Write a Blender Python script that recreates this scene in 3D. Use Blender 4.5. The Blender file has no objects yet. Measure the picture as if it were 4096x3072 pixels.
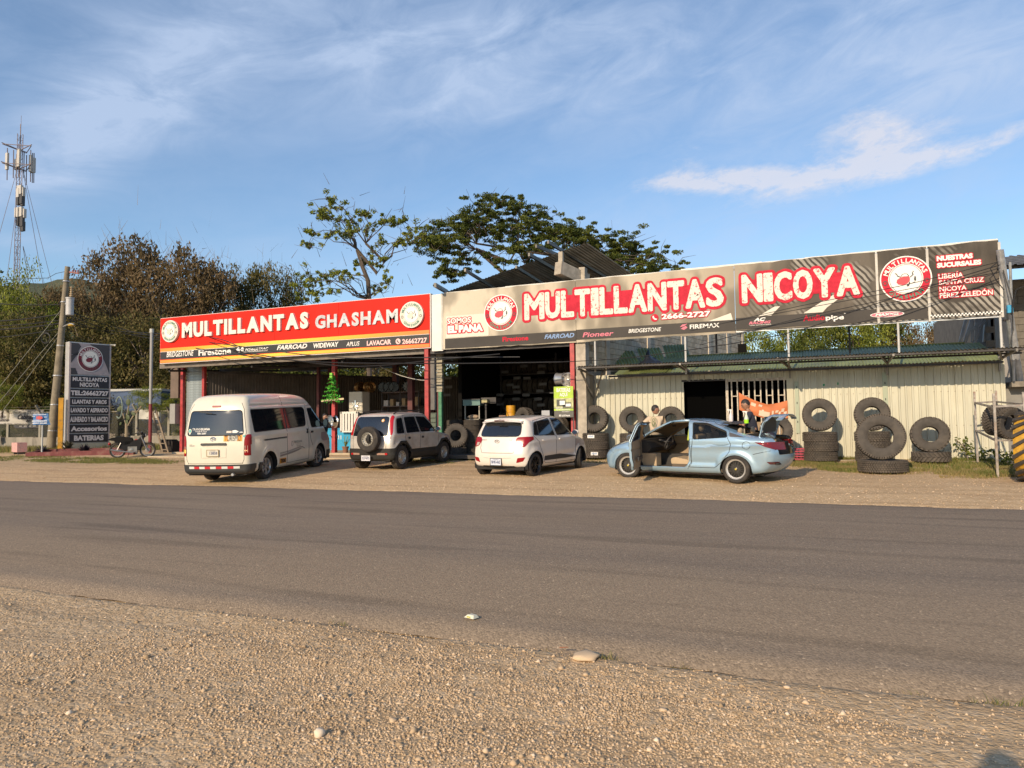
import bpy, bmesh, math, random
import numpy as np
from mathutils import Vector, Matrix, Euler
random.seed(7); rng = np.random.default_rng(11)
S = bpy.context.scene; COL = S.collection; PI = math.pi
# ---------------------------------------------------------------- camera
CF, CA, CP, CR, CH = 710., math.radians(22.5), math.atan(39/710.), 0.0126, 1.5
CFw = Vector((-math.sin(CA)*math.cos(CP), math.cos(CA)*math.cos(CP), math.sin(CP)))
CR0 = Vector((math.cos(CA), math.sin(CA), 0)); CU0 = CR0.cross(CFw)
CRt = CR0*math.cos(CR) - CU0*math.sin(CR); CUp = CR0*math.sin(CR) + CU0*math.cos(CR)
cd = bpy.data.cameras.new('camera'); cam = bpy.data.objects.new('camera', cd); COL.objects.link(cam)
m = Matrix((CRt, CUp, -CFw)).transposed().to_4x4(); m.translation = (0, 0, CH); cam.matrix_world = m
cd.sensor_width = 36; cd.lens = CF/1024*36; cd.clip_end = 3000; cd.clip_start = .05
S.camera = cam
def ray(u, v): return CFw + CRt*((u-512)/CF) + CUp*((384-v)/CF)
def AT(u, v, y):                                   # the point at depth plane Y=y seen at (u,v) of the 1024-wide photo
    d = ray(u, v); k = y/d.y; return Vector((d.x*k, y, CH+d.z*k))
# ---------------------------------------------------------------- light
EL = math.radians(23.3); AZ = math.radians(189.5)
tosun = Vector((math.sin(AZ)*math.cos(EL), math.cos(AZ)*math.cos(EL), math.sin(EL)))
ld = bpy.data.lights.new('sun', 'SUN'); ld.energy = 3.75; ld.angle = math.radians(.6); ld.color = (1, .80, .56)
lo = bpy.data.objects.new('sun', ld); COL.objects.link(lo); lo.rotation_euler = tosun.to_track_quat('Z', 'Y').to_euler(); lo.location = (-5, -20, 30)
W = bpy.data.worlds.new('World'); S.world = W; W.use_nodes = True
nt = W.node_tree; N = nt.nodes; L = nt.links; N.clear()
out = N.new('ShaderNodeOutputWorld'); bg = N.new('ShaderNodeBackground'); bg.inputs[1].default_value = .125
sky = N.new('ShaderNodeTexSky'); sky.sky_type = 'NISHITA'; sky.sun_disc = False
sky.sun_elevation = EL; sky.sun_rotation = AZ; sky.dust_density = .55; sky.ozone_density = 3.2; sky.air_density = 1.1; sky.altitude = 100
def wm(op, a, b=None, c=None):
    n = N.new('ShaderNodeMath'); n.operation = op
    for i, v in enumerate((a, b, c)):
        if v is None: continue
        if isinstance(v, (int, float)): n.inputs[i].default_value = v
        else: L.new(v, n.inputs[i])
    return n.outputs[0]
tc = N.new('ShaderNodeTexCoord'); sx = N.new('ShaderNodeSeparateXYZ'); L.new(tc.outputs['Generated'], sx.inputs[0])
az = wm('ARCTAN2', sx.outputs[0], sx.outputs[1]); el = wm('ARCSINE', sx.outputs[2])
def skypos(u, v):
    d = ray(u, v).normalized(); return math.atan2(d.x, d.y), math.asin(d.z)
def wnoise(sx_, sy_, sc, det, rough=.6, dist=0., off=0., rot=0.):
    cb = N.new('ShaderNodeCombineXYZ')
    ca, sa = math.cos(rot), math.sin(rot)
    a = wm('ADD', wm('MULTIPLY', az, ca), wm('MULTIPLY', el, sa)); b = wm('SUBTRACT', wm('MULTIPLY', el, ca), wm('MULTIPLY', az, sa))
    L.new(wm('MULTIPLY', a, sx_), cb.inputs[0]); L.new(wm('MULTIPLY', b, sy_), cb.inputs[1]); cb.inputs[2].default_value = off
    n = N.new('ShaderNodeTexNoise'); n.inputs['Scale'].default_value = sc; n.inputs['Detail'].default_value = det
    n.inputs['Roughness'].default_value = rough; n.inputs['Distortion'].default_value = dist; L.new(cb.outputs[0], n.inputs['Vector'])
    return n.outputs[0]
def blob(u, v, wu, wv, rot=0.):                    # soft elliptic cloud bank round one direction of the sky
    a0, e0 = skypos(u, v); ru, rv = wu/CF, wv/CF
    da = wm('MULTIPLY', wm('SUBTRACT', az, a0), math.cos(e0)); de = wm('SUBTRACT', el, e0)
    ca, sa = math.cos(rot), math.sin(rot)
    p = wm('DIVIDE', wm('ADD', wm('MULTIPLY', da, ca), wm('MULTIPLY', de, sa)), ru)
    q = wm('DIVIDE', wm('SUBTRACT', wm('MULTIPLY', de, ca), wm('MULTIPLY', da, sa)), rv)
    return wm('EXPONENT', wm('MULTIPLY', wm('ADD', wm('MULTIPLY', p, p), wm('MULTIPLY', q, q)), -1.))
def clamp(x, lo_=0., hi=1.): return wm('MINIMUM', wm('MAXIMUM', x, lo_), hi)
n1 = wnoise(1, 2.2, 2.6, 8, .58, .6, 3.1, .35); n2 = wnoise(1, 2.6, 7, 9, .62, .8, 8.3, .2); n3 = wnoise(1, 1.6, 13, 10, .66, .5, 1.7)
veil = clamp(wm('MULTIPLY', wm('SUBTRACT', wm('ADD', n1, wm('MULTIPLY', n2, .3)), .56), 1.6))
acc = wm('ADD', .05, wm('MULTIPLY', veil, .30))
for (u, v, wu, wv, rot, k) in [(120, 110, 120, 34, .62, .72), (60, 165, 90, 26, .6, .45), (560, 60, 260, 60, -.1, .45), (330, 50, 300, 60, .2, .35),
                               (880, 80, 240, 120, .3, .30), (1010, 30, 110, 90, 0, .38), (40, 243, 90, 10, 0, .5), (440, 120, 70, 30, .3, .3), (500, 250, 260, 40, 0, .3)]:
    acc = wm('ADD', acc, wm('MULTIPLY', wm('MULTIPLY', blob(u, v, wu, wv, rot), wm('MULTIPLY', wm('ADD', n2, wm('MULTIPLY', n3, .6)), wm('MULTIPLY', n2, 2.6))), k*.66))
cum = None
for (u, v, wu, wv, rot, k) in [(700, 180, 55, 9, 0, 1.2), (775, 179, 80, 9, -.02, 1.2), (850, 172, 60, 8, .08, 1.0), (885, 143, 48, 15, .10, 1.1), (860, 120, 40, 14, .25, .55), (940, 158, 55, 8, .18, .72), (1005, 138, 40, 7, .4, .50), (690, 160, 30, 20, 0, .35), (760, 200, 90, 9, 0, .4)]:
    t = wm('MULTIPLY', blob(u, v, wu, wv, rot), k); cum = t if cum is None else wm('ADD', cum, t)
n4 = wnoise(1, 2.4, 30, 9, .7, .4, 5.5, .12); tex = wm('ADD', wm('MULTIPLY', n3, .9), wm('ADD', wm('MULTIPLY', n2, .35), wm('MULTIPLY', n4, .75)))
cum = clamp(wm('MULTIPLY', wm('SUBTRACT', wm('MULTIPLY', cum, wm('MULTIPLY', tex, wm('MULTIPLY', tex, tex))), .30), 1.25))
mix1 = N.new('ShaderNodeMixRGB'); L.new(clamp(acc, 0, .8), mix1.inputs[0]); hs = N.new('ShaderNodeHueSaturation'); hs.inputs['Saturation'].default_value = 1.05; L.new(sky.outputs[0], hs.inputs['Color']); L.new(hs.outputs[0], mix1.inputs[1]); mix1.inputs[2].default_value = (3.3, 4.05, 5.4, 1)
mix2 = N.new('ShaderNodeMixRGB'); L.new(wm('MULTIPLY', cum, .58), mix2.inputs[0]); L.new(mix1.outputs[0], mix2.inputs[1]); mix2.inputs[2].default_value = (5.6, 5.2, 5.2, 1)
L.new(mix2.outputs[0], bg.inputs[0]); L.new(bg.outputs[0], out.inputs[0])
S.view_settings.view_transform = 'Standard'; S.view_settings.look = 'None'; S.view_settings.gamma = 1; S.view_settings.exposure = .38
S.cycles.max_bounces = 6; S.cycles.transparent_max_bounces = 12
# ---------------------------------------------------------------- materials
MATS = {}
def mat(name, col=(.5, .5, .5), rough=.6, metal=0., var=0., vscale=3., bump=0., bscale=40., coat=0., col2=None, trans=0., spec=.5, emit=0., stretch=None, alpha=1., dirt=None, dscale=2., subs=0.):
    if name in MATS: return MATS[name]
    M = bpy.data.materials.new(name); MATS[name] = M; M.use_nodes = True; t = M.node_tree; n = t.nodes; l = t.links
    b = n['Principled BSDF']; b.inputs['Base Color'].default_value = (*col, 1); b.inputs['Roughness'].default_value = rough
    b.inputs['Metallic'].default_value = metal; b.inputs['Coat Weight'].default_value = coat; b.inputs['Transmission Weight'].default_value = trans
    b.inputs['Specular IOR Level'].default_value = spec; b.inputs['Coat Roughness'].default_value = .06
    if alpha < 1: b.inputs['Alpha'].default_value = alpha
    if emit: b.inputs['Emission Color'].default_value = (*col, 1); b.inputs['Emission Strength'].default_value = emit
    vec = n.new('ShaderNodeTexCoord').outputs['Object']
    if stretch:
        mp = n.new('ShaderNodeMapping'); mp.inputs['Scale'].default_value = stretch; l.new(vec, mp.inputs[0]); vec = mp.outputs[0]
    def noise(sc, det=6, ro=.6):
        q = n.new('ShaderNodeTexNoise'); q.inputs['Scale'].default_value = sc; q.inputs['Detail'].default_value = det; q.inputs['Roughness'].default_value = ro; l.new(vec, q.inputs['Vector']); return q
    last = None
    if var or col2:
        q = noise(vscale); r = n.new('ShaderNodeValToRGB'); l.new(q.outputs[0], r.inputs[0])
        c2 = col2 or tuple(c*(1+var) for c in col); c1 = col if col2 else tuple(c*(1-var) for c in col)
        r.color_ramp.elements[0].position = .36; r.color_ramp.elements[1].position = .66
        r.color_ramp.elements[0].color = (*c1, 1); r.color_ramp.elements[1].color = (*c2, 1); last = r.outputs[0]
    if dirt:
        q = noise(dscale, 8, .7); r = n.new('ShaderNodeValToRGB'); l.new(q.outputs[0], r.inputs[0]); r.color_ramp.elements[0].position = .5; r.color_ramp.elements[1].position = .75
        mx = n.new('ShaderNodeMixRGB'); l.new(r.outputs[0], mx.inputs[0])
        if last: l.new(last, mx.inputs[1])
        else: mx.inputs[1].default_value = (*col, 1)
        mx.inputs[2].default_value = (*dirt, 1); last = mx.outputs[0]
    if last: l.new(last, b.inputs['Base Color'])
    if bump:
        q = noise(bscale); bp = n.new('ShaderNodeBump'); bp.inputs['Strength'].default_value = bump; bp.inputs['Distance'].default_value = .01
        l.new(q.outputs[0], bp.inputs['Height']); l.new(bp.outputs[0], b.inputs['Normal'])
    return M
def nodes_of(M): return M.node_tree.nodes, M.node_tree.links, M.node_tree.nodes['Principled BSDF']
# ---------------------------------------------------------------- mesh building
class MB:
    def __init__(s): s.v = []; s.f = []
    def quad(s, *p):
        i = len(s.v); s.v += [tuple(q) for q in p]; s.f.append(tuple(range(i, i+len(p)))); return s
    def box(s, x0, x1, y0, y1, z0, z1):
        i = len(s.v); s.v += [(x, y, z) for z in (z0, z1) for y in (y0, y1) for x in (x0, x1)]
        s.f += [tuple(i+k for k in q) for q in ((0, 2, 3, 1), (4, 5, 7, 6), (0, 1, 5, 4), (2, 6, 7, 3), (0, 4, 6, 2), (1, 3, 7, 5))]; return s
    def bar(s, p, q, w, h=None, upv=(0, 0, 1)):           # rectangular beam from p to q
        h = h or w; p, q = Vector(p), Vector(q); d = (q-p).normalized(); u = Vector(upv)
        if abs(d.dot(u)) > .98: u = Vector((0, 1, 0))
        a = d.cross(u).normalized(); b = a.cross(d); i = len(s.v)
        for c in (p, q):
            for (sa, sb) in ((-1, -1), (1, -1), (1, 1), (-1, 1)): s.v.append(tuple(c+a*w/2*sa+b*h/2*sb))
        s.f += [tuple(i+k for k in t) for t in ((0, 3, 2, 1), (4, 5, 6, 7), (0, 1, 5, 4), (1, 2, 6, 5), (2, 3, 7, 6), (3, 0, 4, 7))]; return s
    def tube(s, pts, r, n=6, caps=True, closed=False):
        pts = [Vector(p) for p in pts]; k = len(pts); i = len(s.v); rr = r if hasattr(r, '__len__') else [r]*k
        prev = None
        for j, p in enumerate(pts):
            if closed: d = pts[(j+1) % k]-pts[j-1]
            else: d = pts[min(j+1, k-1)]-pts[max(j-1, 0)]
            if d.length < 1e-9: d = Vector((0, 0, 1))
            d.normalize()
            a = prev - d*prev.dot(d) if prev is not None else d.cross(Vector((0, 0, 1)) if abs(d.z) < .9 else Vector((0, 1, 0)))
            if a.length < 1e-6: a = d.cross(Vector((1, 0, 0)))
            a.normalize(); prev = a; b = d.cross(a)
            for t in range(n):
                an = 2*PI*t/n; s.v.append(tuple(p+(a*math.cos(an)+b*math.sin(an))*rr[j]))
        for j in range(k if closed else k-1):
            j2 = (j+1) % k
            for t in range(n): s.f.append((i+j*n+t, i+j*n+(t+1) % n, i+j2*n+(t+1) % n, i+j2*n+t))
        if caps and not closed: s.f.append(tuple(i+t for t in range(n))[::-1]); s.f.append(tuple(i+(k-1)*n+t for t in range(n)))
        return s
    def lathe(s, prof, n=32, axis='z', c=(0, 0, 0), closed=False):   # prof: (radius, along axis)
        i = len(s.v); k = len(prof)
        for (r, h) in prof:
            for t in range(n):
                a = 2*PI*t/n; x, y = r*math.cos(a), r*math.sin(a)
                p = (x, y, h) if axis == 'z' else ((x, h, y) if axis == 'y' else (h, x, y))
                s.v.append((p[0]+c[0], p[1]+c[1], p[2]+c[2]))
        for j in range(k if closed else k-1):
            j2 = (j+1) % k
            for t in range(n): s.f.append((i+j*n+t, i+j*n+(t+1) % n, i+j2*n+(t+1) % n, i+j2*n+t))
        return s
    def disc(s, r, n=24, axis='y', c=(0, 0, 0)):
        i = len(s.v)
        for t in range(n):
            a = 2*PI*t/n; x, y = r*math.cos(a), r*math.sin(a)
            p = (x, y, 0) if axis == 'z' else ((x, 0, y) if axis == 'y' else (0, x, y)); s.v.append((p[0]+c[0], p[1]+c[1], p[2]+c[2]))
        s.f.append(tuple(range(i, i+n))); return s
    def prism(s, poly, fmap, d0, d1):                     # poly 2D outline, fmap(a,b,d) -> point
        n = len(poly); i = len(s.v)
        s.v += [tuple(fmap(a, b, d0)) for a, b in poly]+[tuple(fmap(a, b, d1)) for a, b in poly]
        s.f += [tuple(range(i, i+n)), tuple(range(i+2*n-1, i+n-1, -1))]+[(i+k, i+n+k, i+n+(k+1) % n, i+(k+1) % n) for k in range(n)]; return s
    def sphere(s, c, r, n=12, m_=8, sc=(1, 1, 1)):
        i = len(s.v)
        for a in range(1, m_):
            for b in range(n):
                th, ph = PI*a/m_, 2*PI*b/n; s.v.append((c[0]+r*sc[0]*math.sin(th)*math.cos(ph), c[1]+r*sc[1]*math.sin(th)*math.sin(ph), c[2]+r*sc[2]*math.cos(th)))
        t = len(s.v); s.v += [(c[0], c[1], c[2]+r*sc[2]), (c[0], c[1], c[2]-r*sc[2])]
        for a in range(m_-2):
            for b in range(n): s.f.append((i+a*n+b, i+(a+1)*n+b, i+(a+1)*n+(b+1) % n, i+a*n+(b+1) % n))
        for b in range(n): s.f.append((t, i+b, i+(b+1) % n)); s.f.append((t+1, i+(m_-2)*n+(b+1) % n, i+(m_-2)*n+b))
        return s
    def mesh(s, name, M=None, smooth=False, fix=True):
        me = bpy.data.meshes.new(name); me.from_pydata(s.v, [], s.f); 
        if fix:
            b = bmesh.new(); b.from_mesh(me); bmesh.ops.recalc_face_normals(b, faces=b.faces); b.to_mesh(me); b.free()
        if M: me.materials.append(M)
        if smooth:
            me.polygons.foreach_set('use_smooth', [True]*len(me.polygons))
            try: me.set_sharp_from_angle(angle=math.radians(40))
            except Exception: pass
        me.update(); return me
    def build(s, name, M, parent=None, smooth=False, loc=None, rz=None, label=None, cat=None, group=None, kind=None, fix=True):
        return link(name, s.mesh(name, M, smooth, fix), parent, loc, rz, label, cat, group, kind)
def link(name, me, parent=None, loc=None, rz=None, label=None, cat=None, group=None, kind=None):
    o = bpy.data.objects.new(name, me); COL.objects.link(o)
    if parent is not None: o.parent = parent
    if loc is not None: o.location = loc
    if rz is not None: o.rotation_euler = (0, 0, rz)
    return tag(o, label, cat, group, kind)
def tag(o, label=None, cat=None, group=None, kind=None):
    if label: o['label'] = label
    if cat: o['category'] = cat
    if group: o['group'] = group
    if kind: o['kind'] = kind
    return o
def thing(name, label, cat, loc=(0, 0, 0), rz=0., group=None):
    o = bpy.data.objects.new(name, None); COL.objects.link(o); o.location = loc; o.rotation_euler = (0, 0, rz); o.empty_display_size = .2
    return tag(o, label, cat, group)
KIDS = {}
def kids(o): return [c for c in COL.objects if c.parent == o] if False else KIDS.get(o.name, [c for c in bpy.data.objects if c.parent == o])
def dup(o, loc, rz=0., label=None, group=None, rot=None):
    r = o.copy(); COL.objects.link(r); r.location = loc; r.rotation_euler = rot if rot is not None else (0, 0, rz)
    if label: r['label'] = label
    if group: r['group'] = group
    for ch in kids(o):
        c = ch.copy(); COL.objects.link(c); c.parent = r
        for g in kids(ch):
            d = g.copy(); COL.objects.link(d); d.parent = c
    return r
def npmesh(name, v, f, M=None, smooth=False, tint=None):
    me = bpy.data.meshes.new(name); v = np.asarray(v, np.float32); f = np.asarray(f, np.int32); k = f.shape[1]
    me.vertices.add(len(v)); me.vertices.foreach_set('co', v.ravel()); me.loops.add(f.size); me.loops.foreach_set('vertex_index', f.ravel())
    me.polygons.add(len(f)); me.polygons.foreach_set('loop_start', np.arange(0, f.size, k, dtype=np.int32)); me.polygons.foreach_set('loop_total', np.full(len(f), k, np.int32))
    if smooth: me.polygons.foreach_set('use_smooth', np.ones(len(f), bool))
    me.update(calc_edges=True)
    if tint is not None:
        at = me.attributes.new('tint', 'FLOAT', 'FACE'); at.data.foreach_set('value', np.asarray(tint, np.float32))
    if M: me.materials.append(M)
    return me
# ---------------------------------------------------------------- lettering
_TC = {}
def glyphs(txt, bold=.0, shear=0., space=1., extrude=0., res=3):
    key = (txt, bold, shear, space, extrude, res)
    if key in _TC: return _TC[key]
    c = bpy.data.curves.new('t', 'FONT'); c.body = txt; c.size = 1; c.offset = bold; c.shear = shear; c.space_character = space; c.resolution_u = res; c.extrude = extrude; c.fill_mode = 'BOTH' if extrude else 'FRONT'
    o = bpy.data.objects.new('t', c); COL.objects.link(o); bpy.context.view_layer.update()
    dg = bpy.context.evaluated_depsgraph_get(); me = bpy.data.meshes.new_from_object(o.evaluated_get(dg))
    v = [tuple(q.co) for q in me.vertices]; f = [tuple(p.vertices) for p in me.polygons]
    bpy.data.objects.remove(o); bpy.data.curves.remove(c); bpy.data.meshes.remove(me)
    _TC[key] = (v, f); return v, f
def text2d(txt, x0, x1, y0, y1, bold=.02, shear=0., space=1., grow=0.):
    """flat glyph mesh fitted to a rectangle; grow pads the outline copy evenly"""
    v, f = glyphs(txt, bold, shear, space)
    a = [q[0] for q in v]; b = [q[1] for q in v]
    ax, bx, ay, by = min(a), max(a), min(b), max(b)
    if grow:                                             # fit with the frame of the plain version so letters stay registered
        pv, _ = glyphs(txt, bold-grow, shear, space)
        pa = [q[0] for q in pv]; pb = [q[1] for q in pv]; ax, bx, ay, by = min(pa), max(pa), min(pb), max(pb)
    return [(x0+(q[0]-ax)/(bx-ax)*(x1-x0), y0+(q[1]-ay)/(by-ay)*(y1-y0)) for q in v], f
def lettering(name, txt, x0, x1, z0, z1, y, M, parent, bold=.02, shear=0., grow=0., space=1., fm=None, depth=0.):
    """lettering on a wall plane facing -Y (or through the map fm(a,b,d))"""
    p, f = text2d(txt, x0, x1, z0, z1, bold, shear, space, grow)
    fm = fm or (lambda a, b, d: (a, y-d, b)); b = MB()
    par = list(range(len(p)))
    def root(i):
        while par[i] != i: par[i] = par[par[i]]; i = par[i]
        return i
    for t in f:
        for k in t[1:]: par[root(k)] = root(t[0])
    ids = {}; lv = [ids.setdefault(root(i), len(ids)) for i in range(len(p))]     # neighbouring letters lie a hair apart in depth
    b.v = [fm(q[0], q[1], .0006*(lv[i] % 3)) for i, q in enumerate(p)]; b.f = [tuple(t) for t in f]
    return b.build(name, M, parent, fix=False)
def halo(name, txt, x0, x1, z0, z1, y, g, M, parent, bold=.02, shear=0., dp=.0035):
    """rounded outline of width g behind the lettering"""
    p, f = text2d(txt, x0, x1, z0, z1, bold, shear); b = MB(); ed = set()
    for t in f:
        for i in range(len(t)): ed.add((t[i], t[(i+1) % len(t)]))
    vs = set()
    for (i, j) in ed:
        if (j, i) in ed: continue
        a, c = Vector(p[i]), Vector(p[j]); vs.add(i)
        if (c-a).length < 1e-6: continue
        n = Vector((-(c-a).y, (c-a).x)).normalized()*g; d = y-random.random()*dp; b.quad(*[(q.x, d, q.y) for q in (a-n, c-n, c+n, a+n)])
    for i in vs: d = y-random.random()*dp; k = len(b.v); b.v += [(p[i][0]+g*math.cos(t*PI/5), d, p[i][1]+g*math.sin(t*PI/5)) for t in range(10)]; b.f.append(tuple(range(k, k+10)))
    return b.build(name, M, parent, fix=False, kind='stuff')
# ---------------------------------------------------------------- ground height
_gy = [-400, 13.7, 15, 16, 17, 19, 21, 22, 30, 60, 90, 400]; _gzv = [0, 0, .10, .165, .2, .235, .28, .36, .52, 1.0, 1.4, 3.0]
def gz(x, y): return float(np.interp(y, _gy, _gzv))
# ================================================================ GROUND
_perm = rng.random((256, 256))
def vnoise(x, y):
    x = np.asarray(x, float); y = np.asarray(y, float); xi = np.floor(x).astype(int); yi = np.floor(y).astype(int); fx = x-xi; fy = y-yi
    fx = fx*fx*(3-2*fx); fy = fy*fy*(3-2*fy); g = lambda a, b: _perm[a % 256, b % 256]
    return (g(xi, yi)*(1-fx)+g(xi+1, yi)*fx)*(1-fy)+(g(xi, yi+1)*(1-fx)+g(xi+1, yi+1)*fx)*fy
def fbm(x, y, o=4): return sum(vnoise(x*2**k+17*k, y*2**k+5*k)/2**(k+1) for k in range(o))
def gzv(x, y):
    z = np.interp(y, _gy, _gzv); t = np.clip((-25.5-x)/3., 0, 1); far = np.clip((y-45)/20, 0, 1); t = np.maximum(t, far)
    return np.where(y > 22, np.minimum(z, .37)*(1-t)+z*t, z)
def gz(x, y): return float(gzv(np.array(float(x)), np.array(float(y))))
NEAR, FAR = 4.62, 13.65                                # the two road edges
def edge_near(x): return NEAR+.10*(fbm(x*.8, 3.3)-.5)*2+.05*(fbm(x*4, 9.1)-.5)*2
def edge_far(x): return FAR+.18*(fbm(x*.5, 43.3)-.5)*2+.08*(fbm(x*3, 91.1)-.5)*2+np.interp(x, [-60, -22, -12, 60], [-.4, -.25, .05, .05])
def gridmesh(xs, ys, zf): 
    X, Y = np.meshgrid(xs, ys); Z = zf(X, Y); v = np.stack([X.ravel(), Y.ravel(), Z.ravel()], 1); nx = len(xs)
    i = (np.arange(len(ys)-1)[:, None]*nx+np.arange(nx-1)[None]).ravel(); return v, np.stack([i, i+1, i+1+nx, i+nx], 1)
def ground_h(X, Y):
    z = gzv(X, Y); rough = np.where((Y > NEAR+.3) & (Y < FAR-.3), 0, 1)
    z = z + rough*((fbm(X*.7, Y*.7)-.5)*.07+(fbm(X*4, Y*4)-.5)*.022*np.clip((8-np.abs(Y-3))/4, 0, 1))
    return z - np.where((Y > NEAR-.05) & (Y < FAR+.1), .05, 0) + np.where((Y <= NEAR-.05) & (Y > NEAR-.6), -.012, 0)
xs = np.concatenate([np.arange(-700, -60, 40), np.arange(-60, -14, .8), np.arange(-14, 8, .14), np.arange(8, 20, .8), np.arange(20, 700, 40)])
ys = np.concatenate([np.arange(-400, -8, 30), np.arange(-8, .6, .4), np.arange(.6, 5, .07), np.arange(5, 13.2, .8), np.arange(13.2, 23, .15), np.arange(23, 50, .8), np.arange(50, 100, 8), np.arange(100, 900, 60)])
def ground_mat():
    M = mat('gravel_ground', (.36, .27, .17), .95, spec=.15); n, l, b = nodes_of(M)
    g = n.new('ShaderNodeNewGeometry').outputs['Position']
    def noise(s, d=6, r=.6, st=None):
        v = g
        if st: mp = n.new('ShaderNodeMapping'); mp.inputs['Scale'].default_value = st; l.new(g, mp.inputs[0]); v = mp.outputs[0]
        q = n.new('ShaderNodeTexNoise'); q.inputs['Scale'].default_value = s; q.inputs['Detail'].default_value = d; q.inputs['Roughness'].default_value = r; l.new(v, q.inputs['Vector']); return q.outputs[0]
    def ramp(x, stops):
        r = n.new('ShaderNodeValToRGB'); l.new(x, r.inputs[0]); e = r.color_ramp.elements
        while len(e) < len(stops): e.new(.5)
        for q, (p, c) in zip(e, stops): q.position = p; q.color = (*c, 1)
        return r.outputs[0]
    def mix(f, a, c, ty='MIX'):
        m_ = n.new('ShaderNodeMixRGB'); m_.blend_type = ty
        for i, v in enumerate((f, a, c)):
            if isinstance(v, (int, float)): m_.inputs[i].default_value = v
            elif isinstance(v, tuple): m_.inputs[i].default_value = (*v, 1)
            else: l.new(v, m_.inputs[i])
        return m_.outputs[0]
    base = ramp(noise(.9, 8, .65), [(.3, (.50, .32, .155)), (.5, (.62, .415, .215)), (.7, (.70, .495, .28))])
    base = mix(.45, base, ramp(noise(9, 6, .7), [(.3, (.41, .275, .145)), (.7, (.68, .49, .30))]))
    vo = n.new('ShaderNodeTexVoronoi'); vo.inputs['Scale'].default_value = 55; l.new(g, vo.inputs['Vector'])
    vo2 = n.new('ShaderNodeTexVoronoi'); vo2.inputs['Scale'].default_value = 21; l.new(g, vo2.inputs['Vector'])
    sp = n.new('ShaderNodeSeparateColor'); l.new(vo.outputs['Color'], sp.inputs[0])
    col = mix(.38, base, ramp(sp.outputs[0], [(0, (.36, .25, .145)), (.5, (.53, .38, .225)), (.85, (.65, .49, .32)), (1, (.76, .63, .46))]))
    sp2 = n.new('ShaderNodeSeparateColor'); l.new(vo2.outputs['Color'], sp2.inputs[0])
    col = mix(.3, col, ramp(sp2.outputs[1], [(0, (.33, .23, .135)), (.6, (.48, .35, .21)), (1, (.66, .53, .37))]))
    # wheel ruts and darker damp tracks running along the road
    rut = ramp(noise(1.1, 5, .6, (.25, 2.4, 1)), [(.36, (.62, .6, .6)), (.52, (1, 1, 1))])
    col = mix(.55, col, rut, 'MULTIPLY')
    l.new(col, b.inputs['Base Color'])
    ad = n.new('ShaderNodeMath'); ad.operation = 'ADD'; l.new(vo.outputs['Distance'], ad.inputs[0])
    m2 = n.new('ShaderNodeMath'); m2.operation = 'MULTIPLY'; m2.inputs[1].default_value = 1.6; l.new(vo2.outputs['Distance'], m2.inputs[0]); l.new(m2.outputs[0], ad.inputs[1])
    ad2 = n.new('ShaderNodeMath'); ad2.operation = 'SUBTRACT'; l.new(noise(30, 6, .7), ad2.inputs[0]); l.new(ad.outputs[0], ad2.inputs[1])
    bp = n.new('ShaderNodeBump'); bp.inputs['Strength'].default_value = .6; bp.inputs['Distance'].default_value = .010; l.new(ad2.outputs[0], bp.inputs['Height']); l.new(bp.outputs[0], b.inputs['Normal'])
    return M
GM = ground_mat()
v, f = gridmesh(xs, ys, ground_h)
link('ground', npmesh('ground', v, f, GM, True), kind='structure')
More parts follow.
